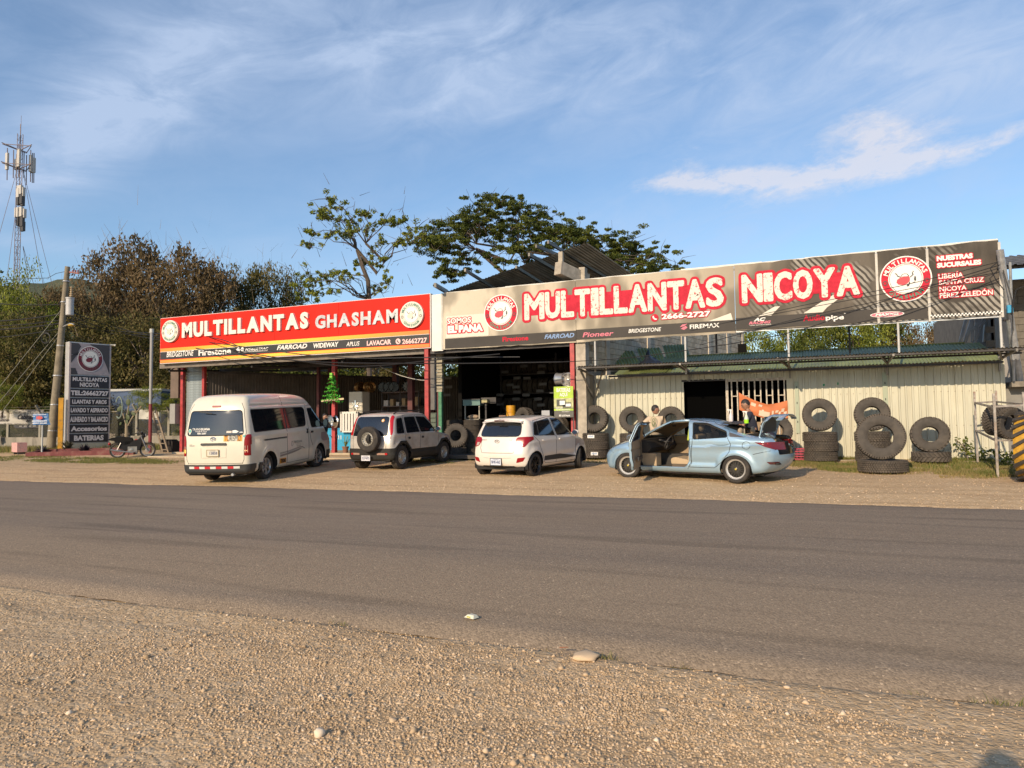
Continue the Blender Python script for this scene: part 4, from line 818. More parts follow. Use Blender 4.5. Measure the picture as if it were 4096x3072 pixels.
# ---- long printed banner
bn = thing('long_banner', 'long printed banner with red outlined white letters stretched along the workshop front', 'banner')
def banner_mat():
    M = mat('banner_print', (.4, .36, .3), .6, spec=.2); n, l, b = nodes_of(M); g = n.new('ShaderNodeNewGeometry').outputs['Position']
    def noise(s, d, r, st, off=(0, 0, 0)):
        mp = n.new('ShaderNodeMapping'); mp.inputs['Scale'].default_value = st; mp.inputs['Location'].default_value = off; l.new(g, mp.inputs[0]); q = n.new('ShaderNodeTexNoise'); q.inputs['Scale'].default_value = s; q.inputs['Detail'].default_value = d; q.inputs['Roughness'].default_value = r; l.new(mp.outputs[0], q.inputs['Vector']); return q.outputs[0]
    def ramp(x, stops):
        r = n.new('ShaderNodeValToRGB'); l.new(x, r.inputs[0]); e = r.color_ramp.elements
        while len(e) < len(stops): e.new(.5)
        for q, (p_, c) in zip(e, stops): q.position = p_; q.color = (*(c if isinstance(c, tuple) else (c,)*3), 1)
        return r.outputs[0]
    def mix(f, a, c, ty='MIX'):
        m_ = n.new('ShaderNodeMixRGB'); m_.blend_type = ty
        for i, v in enumerate((f, a, c)):
            if isinstance(v, (int, float)): m_.inputs[i].default_value = v
            elif isinstance(v, tuple): m_.inputs[i].default_value = (*v, 1)
            else: l.new(v, m_.inputs[i])
        return m_.outputs[0]
    sp = n.new('ShaderNodeSeparateXYZ'); l.new(g, sp.inputs[0]); mr = n.new('ShaderNodeMapRange'); l.new(sp.outputs[0], mr.inputs[0]); mr.inputs[1].default_value = -11.5; mr.inputs[2].default_value = 4.8
    tone = ramp(mr.outputs[0], [(0, (.40, .355, .28)), (.3, (.34, .295, .225)), (.5, (.31, .265, .20)), (.64, (.20, .17, .13)), (.72, (.10, .085, .067)), (1, (.065, .055, .045))])
    cloudy = ramp(noise(1., 3, .5, (.9, 1, .55)), [(.30, .38), (.5, .8), (.60, 1.45)])
    col = mix(.9, tone, cloudy, 'MULTIPLY')
    # blurred tyre-tread print: diagonal bars toward the right
    wv = n.new('ShaderNodeTexWave'); wv.inputs['Scale'].default_value = 2.6; wv.inputs['Distortion'].default_value = 2.5; wv.inputs['Detail'].default_value = 3; mp = n.new('ShaderNodeMapping'); mp.inputs['Rotation'].default_value = (0, math.radians(38), 0); l.new(g, mp.inputs[0]); l.new(mp.outputs[0], wv.inputs['Vector'])
    tread = ramp(wv.outputs[0], [(.3, (.045, .04, .034)), (.55, (.30, .275, .235))])
    msk = ramp(noise(1.1, 3, .5, (.6, 1, 1.0), (3, 0, 2.2)), [(.46, 0.), (.56, 1.)]); right = ramp(mr.outputs[0], [(.60, 0.), (.70, 1.)])
    col = mix(mix(1., msk, right, 'MULTIPLY'), col, tread)
    l.new(col, b.inputs['Base Color'])
    bp = n.new('ShaderNodeBump'); bp.inputs['Strength'].default_value = .8; bp.inputs['Distance'].default_value = .05
    w2 = noise(2.2, 3, .5, (1, 1, .35)); l.new(w2, bp.inputs['Height']); l.new(bp.outputs[0], b.inputs['Normal']); return M
YB = 21.45; BM = banner_mat()
seg = [(-11.42, -6.67), (-6.66, -1.83), (-1.82, 1.86), (1.90, 3.07), (3.10, 4.69)]
zt = lambda x: 5.98+.008*(x+11.4)/2; zb = 4.03
def wavy(x0, x1, z0, z1, y, amp=.012): 
    b = MB(); n = max(2, int((x1-x0)/.25)); m_ = 6
    for j in range(m_+1):
        for i in range(n+1):
            x = x0+(x1-x0)*i/n; top = zt(x)+(random.uniform(-.02, .012) if j == m_ else 0); bot = z0+(random.uniform(-.015, .015) if j == 0 else 0)
            b.v.append((x, y+amp*(float(fbm(np.array(x*1.5), np.array(j*.8)))-.5)*.6, bot+(top-bot)*j/m_))
    b.f = [(j*(n+1)+i, j*(n+1)+i+1, (j+1)*(n+1)+i+1, (j+1)*(n+1)+i) for j in range(m_) for i in range(n)]; return b
for (a, c) in seg: wavy(a, c, zb+(.06 if a > -2 else 0), 0, YB).build('banner_sheet', BM, bn, True, fix=False)
MB().box(-11.86, -11.43, YB+.01, YB+.05, 4.0, 5.96).build('white_sheet', mat('blank_vinyl', (.66, .63, .58), .5, var=.05), bn)
for i in range(14): x = -11.4+i*1.149; MB().box(x, x+1.149, YB+.03, YB+.055, zt(x)-.03, zt(x)+.035+random.uniform(-.012, .012)).build('torn_edge', mat('torn_white', (.62, .6, .55), .6), bn)
for x in (-11.45, -6.665, -1.825, 1.88, 3.085, 4.70): MB().box(x-.03, x+.03, YB-.012, YB+.02, 4.04, 5.98).build('seam_fold', mat('seam_vinyl', (.5, .47, .42), .6, var=.15), bn) if x not in (-6.665, -1.825) else None
MB().box(-11.42, 4.72, YB+.05, YB+.1, 4.05, 4.10).build('frame_tube', galv, bn); MB().box(-11.42, 4.72, YB+.05, YB+.1, 5.88, 5.93).build('frame_tube', galv, bn)
for x in (-10.2, -7.7, -5.2, -2.7, -.3, 2.2, 4.4): MB().box(x-.025, x+.025, YB+.06, YB+.1, 4.1, 5.9).build('frame_tube', galv, bn)
for (u, v0, v1, Y_) in ((594.8, 334, 369, 21.5), (685, 331, 371, 21.5), (788, 328, 357, 21.5), (898, 325, 352, 21.5), (1000, 313, 346, 21.5), (716, 330, 350, 22.6), (849, 326, 350, 23)):
    p0, p1 = AT(u, v1, Y_), AT(u, v0, Y_); MB().tube([(p1.x, Y_, p0.z-.1), (p1.x, Y_, p1.z+.3)], .03, 8).build('support_pipe', mat('pipe_white', (.5, .49, .46), .5, var=.1) if Y_ < 22 else dark_steel, bn)
dkb = mat('dark_print', (.055, .049, .044), .6, spec=.2, var=.15, vscale=.8)
strip('dark_strip', dkb, bn, -11.34, -6.67, 4.06, 4.40, YB-.010); strip('dark_strip', dkb, bn, -6.66, -1.83, 4.10, 4.42, YB-.010); strip('dark_strip', dkb, bn, -1.82, 1.84, 4.12, 4.46, YB-.010); strip('dark_strip', dkb, bn, 1.92, 3.04, 4.12, 4.42, YB-.010)
strip('pale_patch', mat('pale_print', (.60, .55, .47), .5), bn, -11.3, -9.7, 4.42, 5.17, YB-.009)
crim = mat('crimson_print', (.50, .028, .05), .7, spec=.1, var=.15, vscale=8)
def outlined(t, x0, x1, z0, z1, bold, grow, y=None, M=white, shear=0., res=0):
    y = y or YB-.013
    halo('outline', t, x0, x1, z0, z1, y, (z1-z0)*(.17 if z1-z0 < .15 else .13), crim, bn, bold, shear); return lettering('lettering', t, x0, x1, z0, z1, y-.008, M, bn, bold, shear)
# distressed white: specks of the red showing through the print
dw = mat('distressed_white', (.72, .67, .58), .5); n, l, b = nodes_of(dw); tcn = n.new('ShaderNodeNewGeometry'); nz = n.new('ShaderNodeTexNoise'); nz.inputs['Scale'].default_value = 11; nz.inputs['Detail'].default_value = 9; nz.inputs['Roughness'].default_value = .75; l.new(tcn.outputs['Position'], nz.inputs['Vector'])
r_ = n.new('ShaderNodeValToRGB'); l.new(nz.outputs[0], r_.inputs[0]); r_.color_ramp.elements[0].position = .415; r_.color_ramp.elements[1].position = .44; r_.color_ramp.elements[0].color = (.5, .08, .09, 1); r_.color_ramp.elements[1].color = (.64, .58, .50, 1); l.new(r_.outputs[0], b.inputs['Base Color'])
def big_word(t, x0, x1, z0, z1):
    """tall condensed slab letters, each fitted to its own cell"""
    wts = {'M': 1.35, 'N': 1.12, 'I': .52, 'L': .86, 'T': 1., 'O': 1., 'C': .95, 'S': 1., 'Y': 1.08, 'A': 1.12, 'U': 1.02}; tot = sum(wts[c] for c in t); x = x0; k = (x1-x0)/tot
    for j_, ch in enumerate(t):
        e_ = .0012*(j_ % 3)
        w = wts[ch]*k; a, c = x+.045*k*1.5, x+w-.045*k*1.5
        halo('outline', ch, a, c, z0, z1, YB-.0135, .105, crim, bn, .0)
        lettering('lettering', ch, a+.015, c-.015, z0+.015, z1-.015, YB-.024-e_, dw, bn, .0); halo('lettering', ch, a+.015, c-.015, z0+.015, z1-.015, YB-.0245-e_, .040, dw, bn, .0, 0, .0012); x += w
big_word('MULTILLANTAS', -8.42, -2.12, 4.86, 5.68); big_word('NICOYA', -1.64, 1.46, 4.90, 5.68)
strip('outline', crim, bn, -8.4, -2.2, 4.98, 5.55, YB-.0125); strip('outline', crim, bn, -1.6, 1.3, 5.0, 5.55, YB-.0125)
outlined('SOMOS', -11.24, -10.34, 4.90, 5.09, .03, .08); outlined('EL PANA', -11.23, -9.90, 4.58, 4.84, .07, .09)
outlined('2666-2727', -3.96, -2.52, 4.565, 4.735, .04, .09); phone_mark(bn, -4.17, 4.63, .12, YB-.013, crim, white)
for (t, x0, x1, z0, z1, bo) in [('NUESTRAS', 3.3, 4.11, 5.62, 5.755, .06), ('SUCURSALES', 3.3, 4.29, 5.44, 5.57, .06), ('LIBERÍA', 3.32, 3.88, 5.145, 5.305, .02), ('SANTA CRUZ', 3.33, 4.33, 4.985, 5.105, .02), ('NICOYA', 3.33, 3.94, 4.81, 4.93, .02), ('PÉREZ ZELEDÓN', 3.33, 4.51, 4.635, 4.80, .02)]: outlined(t, x0, x1, z0, z1, bo, .08)
emblem(bn, -9.25, 5.15, .59, .59, YB-.011, crim, white, gw, mat('car_red', (.55, .03, .05), .5)); emblem(bn, 2.56, 5.22, .60, .60, YB-.011, crim, white, gw, mat('car_red'))
Yl = YB-.016
for (t, a, c, z0, z1, sh, M, bo) in [('Firestone', -9.2, -8.28, 4.18, 4.34, 0, crim, .04), ('FARROAD', -7.73, -6.72, 4.185, 4.33, .3, mat('blue_print', (.16, .27, .48), .5), .03), ('Pioneer', -6.45, -5.45, 4.165, 4.32, .2, mat('rose_print', (.55, .12, .18), .5), .02), ('BRIDGESTONE', -4.98, -3.98, 4.215, 4.335, .2, white, .012), ('FIREMAX', -3.13, -2.28, 4.225, 4.355, 0, white, .02), ('AC', -1.33, -1.0, 4.33, 4.43, .3, white, .05), ('RACING', -1.46, -.86, 4.25, 4.33, .3, mat('rose_print'), .05), ('CAR ACCESORIES', -1.44, -.86, 4.21, 4.235, 0, white, .01), ('Audio', -.01, .55, 4.245, 4.41, 0, crim, .03), ('pipe', .57, 1.03, 4.19, 4.37, 0, white, .03), ('®', 1.035, 1.08, 4.37, 4.41, 0, white, .01)]:
    lettering('lettering', t, a, c, z0, z1, Yl, M, bn, bo, sh)
b = MB(); n = 24; b.v = [(2.085+.41*math.cos(2*PI*k/n), Yl, 4.295+.075*math.sin(2*PI*k/n)) for k in range(n)]; b.f = [tuple(range(n))]; b.build('oval_mark', white, bn, fix=False)
b = MB(); b.v = [(2.085+.385*math.cos(2*PI*k/n), Yl-.003, 4.295+.062*math.sin(2*PI*k/n)) for k in range(n)]; b.f = [tuple(range(n))]; b.build('oval_mark', mat('rose_print'), bn, fix=False)
lettering('lettering', 'MAXXIS', 1.80, 2.37, 4.26, 4.33, Yl-.006, white, bn, .05, .2)
b = MB(); b.quad((-3.42, Yl, 4.30), (-3.35, Yl, 4.37), (-3.2, Yl, 4.39), (-3.3, Yl, 4.32)); b.quad((-3.4, Yl, 4.25), (-3.25, Yl, 4.33), (-3.2, Yl, 4.27), (-3.3, Yl, 4.21)); b.build('brand_mark', mat('rose_print'), bn, fix=False)
ck = MB()
for k in range(41):
    for r in range(2):
        if (k+r) % 2: ck.quad((3.1+k*.039, YB-.014, 4.135+r*.037), (3.139+k*.039, YB-.014, 4.135+r*.037), (3.139+k*.039, YB-.014, 4.172+r*.037), (3.1+k*.039, YB-.014, 4.172+r*.037))
strip('check_strip', blk, bn, 3.1, 4.68, 4.135, 4.209, YB-.012); ck.build('check_squares', white, bn, fix=False)
# white slash of the tread picture
for q_ in ([(.0, 4.47), (.55, 4.80), (.95, 5.02), (.98, 4.86), (.62, 4.60), (.5, 4.47)], [(-1.2, 4.47), (-.75, 4.72), (-.6, 4.72), (-.85, 4.47)], [(-2.6, 4.42), (-1.95, 4.62), (-1.9, 4.42)]):
    b = MB(); b.quad(*[(p_[0], YB-.0105, p_[1]) for p_ in q_]); b.build('pale_slash', mat('pale_print'), bn, fix=False)
# ---- battery poster
ps = thing('battery_poster', 'green and grey battery poster standing at the right side of the workshop opening', 'poster', (-7.05, 21.25, 0))
# photo position u 554-574, v 386-417
c0 = AT(553.8, 386.8, 21.25); c1 = AT(573.6, 417.2, 21.25); x0, x1, z1, z0 = c0.x+7.05, c1.x+7.05, c0.z, c1.z
MB().box(x0, x1, 0, .03, z0, z1).build('board', mat('poster_grey', (.085, .08, .07), .5), ps)
fmm = lambda a, c: (x0+(x1-x0)*a, -.004, z0+(z1-z0)*c)
for (a, c, M) in [(.42, 1., mat('poster_lime', (.35, .50, .03), .5, var=.2, vscale=4)), (.30, .62, mat('poster_pale', (.42, .42, .2), .5, var=.3, vscale=7)), (.215, .28, mat('poster_lime'))]:
    b = MB(); b.quad(*[(p_[0], -.004-.003*(a < .4)-.002*(a < .25), p_[2]) for p_ in (fmm(.0, a), fmm(1, a), fmm(1, c), fmm(0, c))]); b.build('print_field', M, ps, fix=False)
pl = lambda t, a0, a1, b0, b1, M=white, bo=.03, sh=0: lettering('lettering', t, x0+(x1-x0)*a0, x0+(x1-x0)*a1, z0+(z1-z0)*b0, z0+(z1-z0)*b1, -.014, M, ps, bo, sh)
pl('BATERÍAS', .15, .86, .82, .98); pl('AQUÍ', .3, .72, .66, .82); pl('ETNA', .42, .83, .03, .08, white, .03, .2); pl('NUEVO LOGO', .1, .45, .275, .33, white, .02); pl('ALTO DESEMPEÑO', .1, .84, .225, .275, white, .02, .3); pl('CON LA BATERÍA Nº1', .4, .8, .17, .20); pl('85', .26, .38, .03, .09)
for (a0, a1, b0, b1) in ((.14, .6, .36, .58), (.45, .9, .31, .48)): MB().box(x0+(x1-x0)*a0, x0+(x1-x0)*a1, -.012, -.008, z0+(z1-z0)*b0, z0+(z1-z0)*b1).build('battery_picture', mat('batt_dark', (.06, .065, .05), .5), ps); MB().box(x0+(x1-x0)*(a0+.16), x0+(x1-x0)*(a1-.03), -.015, -.012, z0+(z1-z0)*(b0+.04), z0+(z1-z0)*(b1-.04)).build('battery_picture', white, ps)
MB().box(x0, x0+.03, .03, .06, FL-z0*0-.05, z0+.3).build('stand_leg', dark_steel, ps); MB().box(x1-.03, x1, .03, .06, FL-.05, z0+.3).build('stand_leg', dark_steel, ps)
loose_rim(AT(561, 379, 21.7).x, 21.7, AT(561, 379, 21.7).z, .21, 'steel', rimsil, 'silver steel rim lying edge on above the battery poster', 1.35, 0, .28)
loose_rim(AT(569, 380, 21.7).x, 21.65, AT(569, 380, 21.7).z, .23, 'black5', rimsil, 'spoked silver rim standing above the battery poster', .1, .15, .2)
MB().box(-7.6, -6.9, 21.5, 21.9, 2.43, 2.47).build('shelf_plank', dark_steel, label='dark shelf plank carrying the two silver rims above the poster', cat='shelf')
# ---- roadside totem sign
tx, ty = AT(61.5, 452.5, 22.94), AT(106.2, 451.1, 24.06); tdir = (Vector((ty.x, ty.y, 0))-Vector((tx.x, tx.y, 0))); tw = 2.02; tang = math.atan2(tdir.y, tdir.x)
to = thing('totem_sign', 'tall roadside totem sign with white lettering on dark panels and a round emblem', 'sign', (AT(67.2, 451.5, 23.0).x, 23.0, 0), math.radians(75)); to.scale = (.93, 1, 1)
# local x along the face, facing -y local
TB, TT = .97, 5.62
MB().box(0, 2.02, .03, .46, TB-.35, TT+.02).build('casing', mat('casing_alu', (.50, .50, .50), .4, metal=.3, var=.1), to)
MB().box(.0, .08, -.0, .03, .4, TT).build('frame_edge', mat('frame_pink', (.45, .38, .36), .5), to); MB().box(1.94, 2.02, 0, .03, .4, TT).build('frame_edge', mat('frame_pink'), to)
tpn = mat('totem_dark', (.028, .027, .034), .45); tlt = mat('totem_letter', (.66, .61, .60), .5)
rows = [(3.12, 3.70, ('MULTILLANTAS', 'NICOYA')), (2.68, 3.06, ('TEL:26662727',)), (2.28, 2.62, ('LLANTAS Y AROS',)), (1.86, 2.22, ('LAVADO Y ASPIRADO',)), (1.40, 1.80, ('ALINEADO Y BALANCEO',)), (.96, 1.34, ('Accesorios',)), (.50, .90, ('BATERIAS',))]
sc_ = lambda z: .84+(z-.5)*(TT-.84)/4.8
for (a, c, tx_) in rows:
    a, c = sc_(a), sc_(c); MB().box(.08, 1.94, -.004, .028, a, c).build('panel', tpn, to)
    if len(tx_) == 2: (lettering('lettering', tx_[0], .18, 1.84, (a+c)/2+.03, c-.07, -.009, tlt, to, .035), lettering('lettering', tx_[1], .52, 1.45, a+.05, (a+c)/2-.03, -.009, tlt, to, .035))
    else: i0 = {'TEL:26662727': .1, 'LLANTAS Y AROS': .18, 'LAVADO Y ASPIRADO': .12, 'ALINEADO Y BALANCEO': .1, 'Accesorios': .14, 'BATERIAS': .3}[tx_[0]]; lettering('lettering', tx_[0], i0, 2.02-i0, a+.07, c-.07, -.009, tlt, to, .045 if i0 < .2 else .05)
MB().box(.08, 1.94, -.003, .028, sc_(3.76), TT-.03).build('panel', mat('totem_pale', (.36, .31, .32), .5, var=.1), to)
z0 = sc_(3.76); zz = TT-.03
for poly in ([(.08, .35), (.5, .75), (.55, .62), (.1, .6), (.08, 1), (.45, 1), (.3, .9)][:5], [(.95, 1), (1.94, 1), (1.94, .05), (1.8, .3), (1.5, .72)], [(.08, 0), (.42, 0), (.3, .2), (.08, .2)]):
    b = MB(); b.v = [(p_[0], -.006, z0+(zz-z0)*p_[1]) for p_ in poly]; b.f = [tuple(range(len(poly)))]; b.build('print_shape', mat('totem_shape', (.055, .05, .055), .5), to, fix=False)
b = MB(); b.v = [(p_[0], -.006, z0+(zz-z0)*p_[1]) for p_ in [(.08, .62), (.36, .66), (.55, .9), (.42, 1), (.08, 1)]]; b.f = [tuple(range(5))]; b.build('print_shape', mat('totem_shape'), to, fix=False)
emblem(to, 1.0, (z0+zz)/2+.02, .60, .60, -.007, mat('maroon_print', (.18, .02, .035), .5), tlt, mat('maroon_print2', (.12, .07, .07), .5), mat('maroon_print'))
MB().box(.08, 1.94, -.002, .028, .50, sc_(.46)).build('panel', mat('totem_base', (.36, .35, .28), .6, var=.1), to)
for x in (.04, 1.9): MB().box(x, x+.12, .1, .24, 0, TB).build('leg', mat('rust_leg', (.2, .13, .09), .7, var=.3), to)
MB().box(-.38, -.19, -.1, .1, .12, 2.95).build('corner_post', mat('safety_yellow', (.62, .30, .02), .5, var=.1, dirt=(.3, .18, .04), dscale=4), loc=(AT(67.2, 451.5, 23.0).x, 23.0, 0), rz=math.radians(48), label='orange yellow painted square post against the left side of the totem sign', cat='post')
b = MB(); b.tube([(0, 0, 0), (.12, -.06, .02)], [.05, .03], 10); b.tube([(.12, -.06, .02), (.2, -.1, .0)], [.03, .06], 10); b.build('flood_lamp', mat('lamp_white', (.5, .47, .4), .4), to, loc=(1.98, -.0, TT-.02))
# ================================================================ VEHICLES
def cr_curve(pts, n=6, closed=True):
    P = [np.array(p, float) for p in pts]; out = []; k = len(P)
    for i in range(k if closed else k-1):
        p0, p1, p2, p3 = (P[(i-1) % k], P[i], P[(i+1) % k], P[(i+2) % k]) if closed else (P[max(i-1, 0)], P[i], P[i+1], P[min(i+2, k-1)])
        for j in range(n):
            t = j/n; out.append(.5*((2*p1)+(-p0+p2)*t+(2*p0-5*p1+4*p2-p3)*t*t+(-p0+3*p1-3*p2+p3)*t**3))
    return np.array(out)
def poly_sdf(x, z, poly):
    d = np.full(x.shape, 1e9); ins = np.zeros(x.shape, bool); n = len(poly)
    for i in range(n):
        ax, az_ = poly[i]; bx, bz_ = poly[(i+1) % n]; ex, ez = bx-ax, bz_-az_; wx, wz = x-ax, z-az_
        t = np.clip((wx*ex+wz*ez)/(ex*ex+ez*ez+1e-12), 0, 1); d = np.minimum(d, (wx-ex*t)**2+(wz-ez*t)**2)
        c = ((az_ > z) != (bz_ > z)); ins ^= c & (x < (bx-ax)*(z-az_)/(bz_-az_+1e-12)+ax)
    return np.where(ins, -1, 1)*np.sqrt(d)
def smax(a, b, r):
    u, v_ = np.maximum(a+r, 0), np.maximum(b+r, 0); return np.minimum(np.maximum(a, b), -r)+np.sqrt(u*u+v_*v_)
def rrect(x0, x1, z0, z1, r, n=3, sk=0.):
    """rounded rectangle outline; sk slants the top"""
    o = []
    for cx, cz, a0 in ((x1-r, z1-r, 0), (x0+r, z1-r, PI/2), (x0+r, z0+r, PI), (x1-r, z0+r, 1.5*PI)):
        for k in range(n+1): a = a0+PI/2*k/n; zz = cz+r*math.sin(a); o.append((cx+r*math.cos(a)+sk*(zz-z0)/(z1-z0), zz))
    return o
def rounded(pts, r=.04, n=3):
    out = []; k = len(pts)
    for i in range(k):
        p0, p1, p2 = [Vector((*q[:2],)) for q in (pts[i-1], pts[i], pts[(i+1) % k])]; rr = pts[i][2] if len(pts[i]) > 2 else r
        a = p1+(p0-p1).normalized()*min(rr, (p0-p1).length*.45); c = p1+(p2-p1).normalized()*min(rr, (p2-p1).length*.45)
        for j in range(n+1): t = j/n; q = a*(1-t)**2+p1*2*t*(1-t)+c*t*t; out.append((q.x, q.y))
    return out
class Shell:
    def __init__(s, prof, Wp, inset, rb, ff, crown, rnd=.07, feat=None, h=.032, ncr=4):
        s.poly = cr_curve(prof, ncr) if ncr else np.array(prof); s.x0, s.x1 = s.poly[:, 0].min(), s.poly[:, 0].max(); s.z0, s.z1 = s.poly[:, 1].min(), s.poly[:, 1].max()
        s.Wp, s.inset, s.rb, s.ff, s.crown, s.rnd, s.feat = np.array(Wp), np.array(inset), rb, ff, crown, rnd, feat; s.W = s.Wp[:, 1].max(); s.parts = {}; s.build(h)
    def f(s, x, y, z):
        ay = np.abs(y); q = (ay/s.W)**2; mid = (s.x0+s.x1)/2
        xx = x - s.rb*q*np.clip((mid-x)/1., 0, 1)**.5 + s.ff*q*np.clip((x-mid)/1., 0, 1)**.5; zz = z+s.crown*q*np.clip((z-.6)/.4, 0, 1)
        w = np.interp(x, s.Wp[:, 0], s.Wp[:, 1])-np.interp(z, s.inset[:, 0], s.inset[:, 1])
        if s.feat is not None: w = w+s.feat(x, z)
        return smax(poly_sdf(xx, zz, s.poly), ay-w, s.rnd)
    def build(s, h):
        nx, ny, nz = [max(4, int(round(L_/h))) for L_ in (s.x1-s.x0, 2*s.W, s.z1-s.z0)]
        idx = {}; pts = []; F = []
        def vid(i, j, k):
            key = (i, j, k)
            if key not in idx: idx[key] = len(pts); pts.append(key)
            return idx[key]
        for (n1_, n2_, mk) in ((nx, nz, lambda a, b_, e: (a, e*ny, b_)), (ny, nz, lambda a, b_, e: (e*nx, a, b_)), (nx, ny, lambda a, b_, e: (a, b_, e*nz))):
            for e in (0, 1):
                for a in range(n1_):
                    for b_ in range(n2_): F.append([vid(*mk(a, b_, e)), vid(*mk(a+1, b_, e)), vid(*mk(a+1, b_+1, e)), vid(*mk(a, b_+1, e))])
        K = np.array(pts, float); B = np.stack([s.x0+(s.x1-s.x0)*K[:, 0]/nx, -s.W+2*s.W*K[:, 1]/ny, s.z0+(s.z1-s.z0)*K[:, 2]/nz], 1)
        O = np.stack([np.clip(B[:, 0], s.x0+.75, s.x1-.85), np.zeros(len(B)), np.clip(B[:, 2], .55, .68)], 1); D = B-O; lo = np.zeros(len(B)); hi = np.full(len(B), 1.35)
        for _ in range(20):
            m_ = (lo+hi)/2; P_ = O+D*m_[:, None]; ins = s.f(P_[:, 0], P_[:, 1], P_[:, 2]) < 0; lo = np.where(ins, m_, lo); hi = np.where(ins, hi, m_)
        P_ = O+D*lo[:, None]; me = npmesh('shell', P_, F); s.bm = bmesh.new(); s.bm.from_mesh(me); bpy.data.meshes.remove(me)
        bmesh.ops.recalc_face_normals(s.bm, faces=s.bm.faces); s.lay = s.bm.faces.layers.int.new('part'); s.names = {0: 'body'}
    def surf(s, view, a, b_):
        a = np.asarray(a, float); b_ = np.asarray(b_, float); n = a.shape; z = np.zeros(n)
        if view in 'LR': o, e = (a, z, b_), (a, z+(1.3 if view == 'L' else -1.3), b_)
        elif view == 'B': o, e = (z+s.x0+.9, a, b_), (z+s.x0-.3, a, b_)
        elif view == 'F': o, e = (z+s.x1-1.2, a, b_), (z+s.x1+.3, a, b_)
        else: o, e = (a, b_, z+.6), (a, b_, z+3.)
        lo, hi = np.zeros(n), np.ones(n)
        for _ in range(24):
            m_ = (lo+hi)/2; q = [o[i]+(e[i]-o[i])*m_ for i in range(3)]; ins = s.f(*q) < 0; lo = np.where(ins, m_, lo); hi = np.where(ins, hi, m_)
        return np.stack([o[i]+(e[i]-o[i])*lo for i in range(3)], -1)
    AX = {'L': (0, 2, 1, 1), 'R': (0, 2, 1, -1), 'B': (1, 2, 0, -1), 'F': (1, 2, 0, 1), 'T': (0, 1, 2, 1)}
    def cut(s, view, poly, name=None, nmin=.12, deep=None):
        """knife the outline into the shell; returns part id (name None deletes the inside)"""
        ia, ib, ic, sg = s.AX[view]; P_ = np.array(poly); lo, hi = P_.min(0)-.05, P_.max(0)+.05
        lim = {'B': s.x0+1.0, 'F': s.x1-1.1}.get(view)
        def okf(f_):
            c = f_.calc_center_median()
            if not (lo[0] <= c[ia] <= hi[0] and lo[1] <= c[ib] <= hi[1]): return False
            if view in 'LR': return (c.y*sg > .3) and (f_.normal.y*sg > nmin or deep)
            if view == 'T': return f_.normal.z > nmin
            return f_.normal.x*sg > nmin and (c.x < lim if view == 'B' else c.x > lim)
        cand = [f_ for f_ in s.bm.faces if okf(f_)]; n = len(poly)
        for i in range(n):
            p, q = Vector(poly[i]), Vector(poly[(i+1) % n]); e = q-p
            if e.length < 1e-5: continue
            no = Vector((0, 0, 0)); no[ia], no[ib] = e.y, -e.x; co = Vector((0, 0, 0)); co[ia], co[ib] = p
            bl = (min(p.x, q.x)-.002, min(p.y, q.y)-.002, max(p.x, q.x)+.002, max(p.y, q.y)+.002); sel = []
            cand = [f_ for f_ in cand if f_.is_valid]
            for f_ in cand:
                A_ = [v_.co[ia] for v_ in f_.verts]; B_ = [v_.co[ib] for v_ in f_.verts]
                if max(A_) >= bl[0] and min(A_) <= bl[2] and max(B_) >= bl[1] and min(B_) <= bl[3]: sel.append(f_)
            if not sel: continue
            gs = set(sel); ed = set(); ve = set()
            for f_ in sel: ed.update(f_.edges); ve.update(f_.verts)
            r = bmesh.ops.bisect_plane(s.bm, geom=list(gs)+list(ed)+list(ve), dist=1e-5, plane_co=co, plane_no=no.normalized())
            cs = set(cand); cand += [g for g in r['geom'] if isinstance(g, bmesh.types.BMFace) and g not in cs]
        cand = [f_ for f_ in set(cand) if f_.is_valid]; C = np.array([f_.calc_center_median()[:] for f_ in cand]) if cand else np.zeros((0, 3))
        ins = poly_sdf(C[:, ia], C[:, ib], P_) < 0; hit = [f_ for f_, k in zip(cand, ins) if k]
        if name is None: bmesh.ops.delete(s.bm, geom=hit, context='FACES'); return None
        pid = max(s.names)+1; s.names[pid] = name
        for f_ in hit: f_[s.lay] = pid
        return pid
    def extract(s, pid, M, parent, name=None, off=0., solid=0., smooth=True):
        faces = [f_ for f_ in s.bm.faces if f_[s.lay] == pid]; b = MB(); idx = {}; s.bm.normal_update()
        for f_ in faces:
            t = []
            for v_ in f_.verts:
                if v_.index not in idx or True:
                    if v_ not in idx: idx[v_] = len(b.v); b.v.append(tuple(v_.co+v_.normal*off))
                t.append(idx[v_])
            b.f.append(tuple(t))
        if solid:
            n = len(b.v); vs = list(idx.keys()); b.v += [tuple(v_.co+v_.normal*(off-solid)) for v_ in vs]; cnt_ = set()
            base = list(b.f)
            for t in base:
                for i in range(len(t)): cnt_.add((t[i], t[(i+1) % len(t)]))
            b.f += [tuple(k+n for k in reversed(t)) for t in base]+[(c, a, a+n, c+n) for (a, c) in cnt_ if (c, a) not in cnt_]
        return b.build(name or s.names[pid], M, parent, smooth, fix=False)
    def line(s, view, pts, r, M, parent, name='seam', closed=False, off=.0, step=.06, n=4):
        out = []; P_ = [Vector((*p,)) for p in pts]; k = len(P_)
        for i in range(k if closed else k-1):
            a, c = P_[i], P_[(i+1) % k]; m_ = max(1, int((c-a).length/step))
            for j in range(m_): out.append(a+(c-a)*j/m_)
        if not closed: out.append(P_[-1])
        q = s.surf(view, [p.x for p in out], [p.y for p in out]); ic, sg = s.AX[view][2:]; q[:, ic] += off*sg
        return MB().tube([tuple(p) for p in q], r, n, True, closed).build(name, M, parent, True)
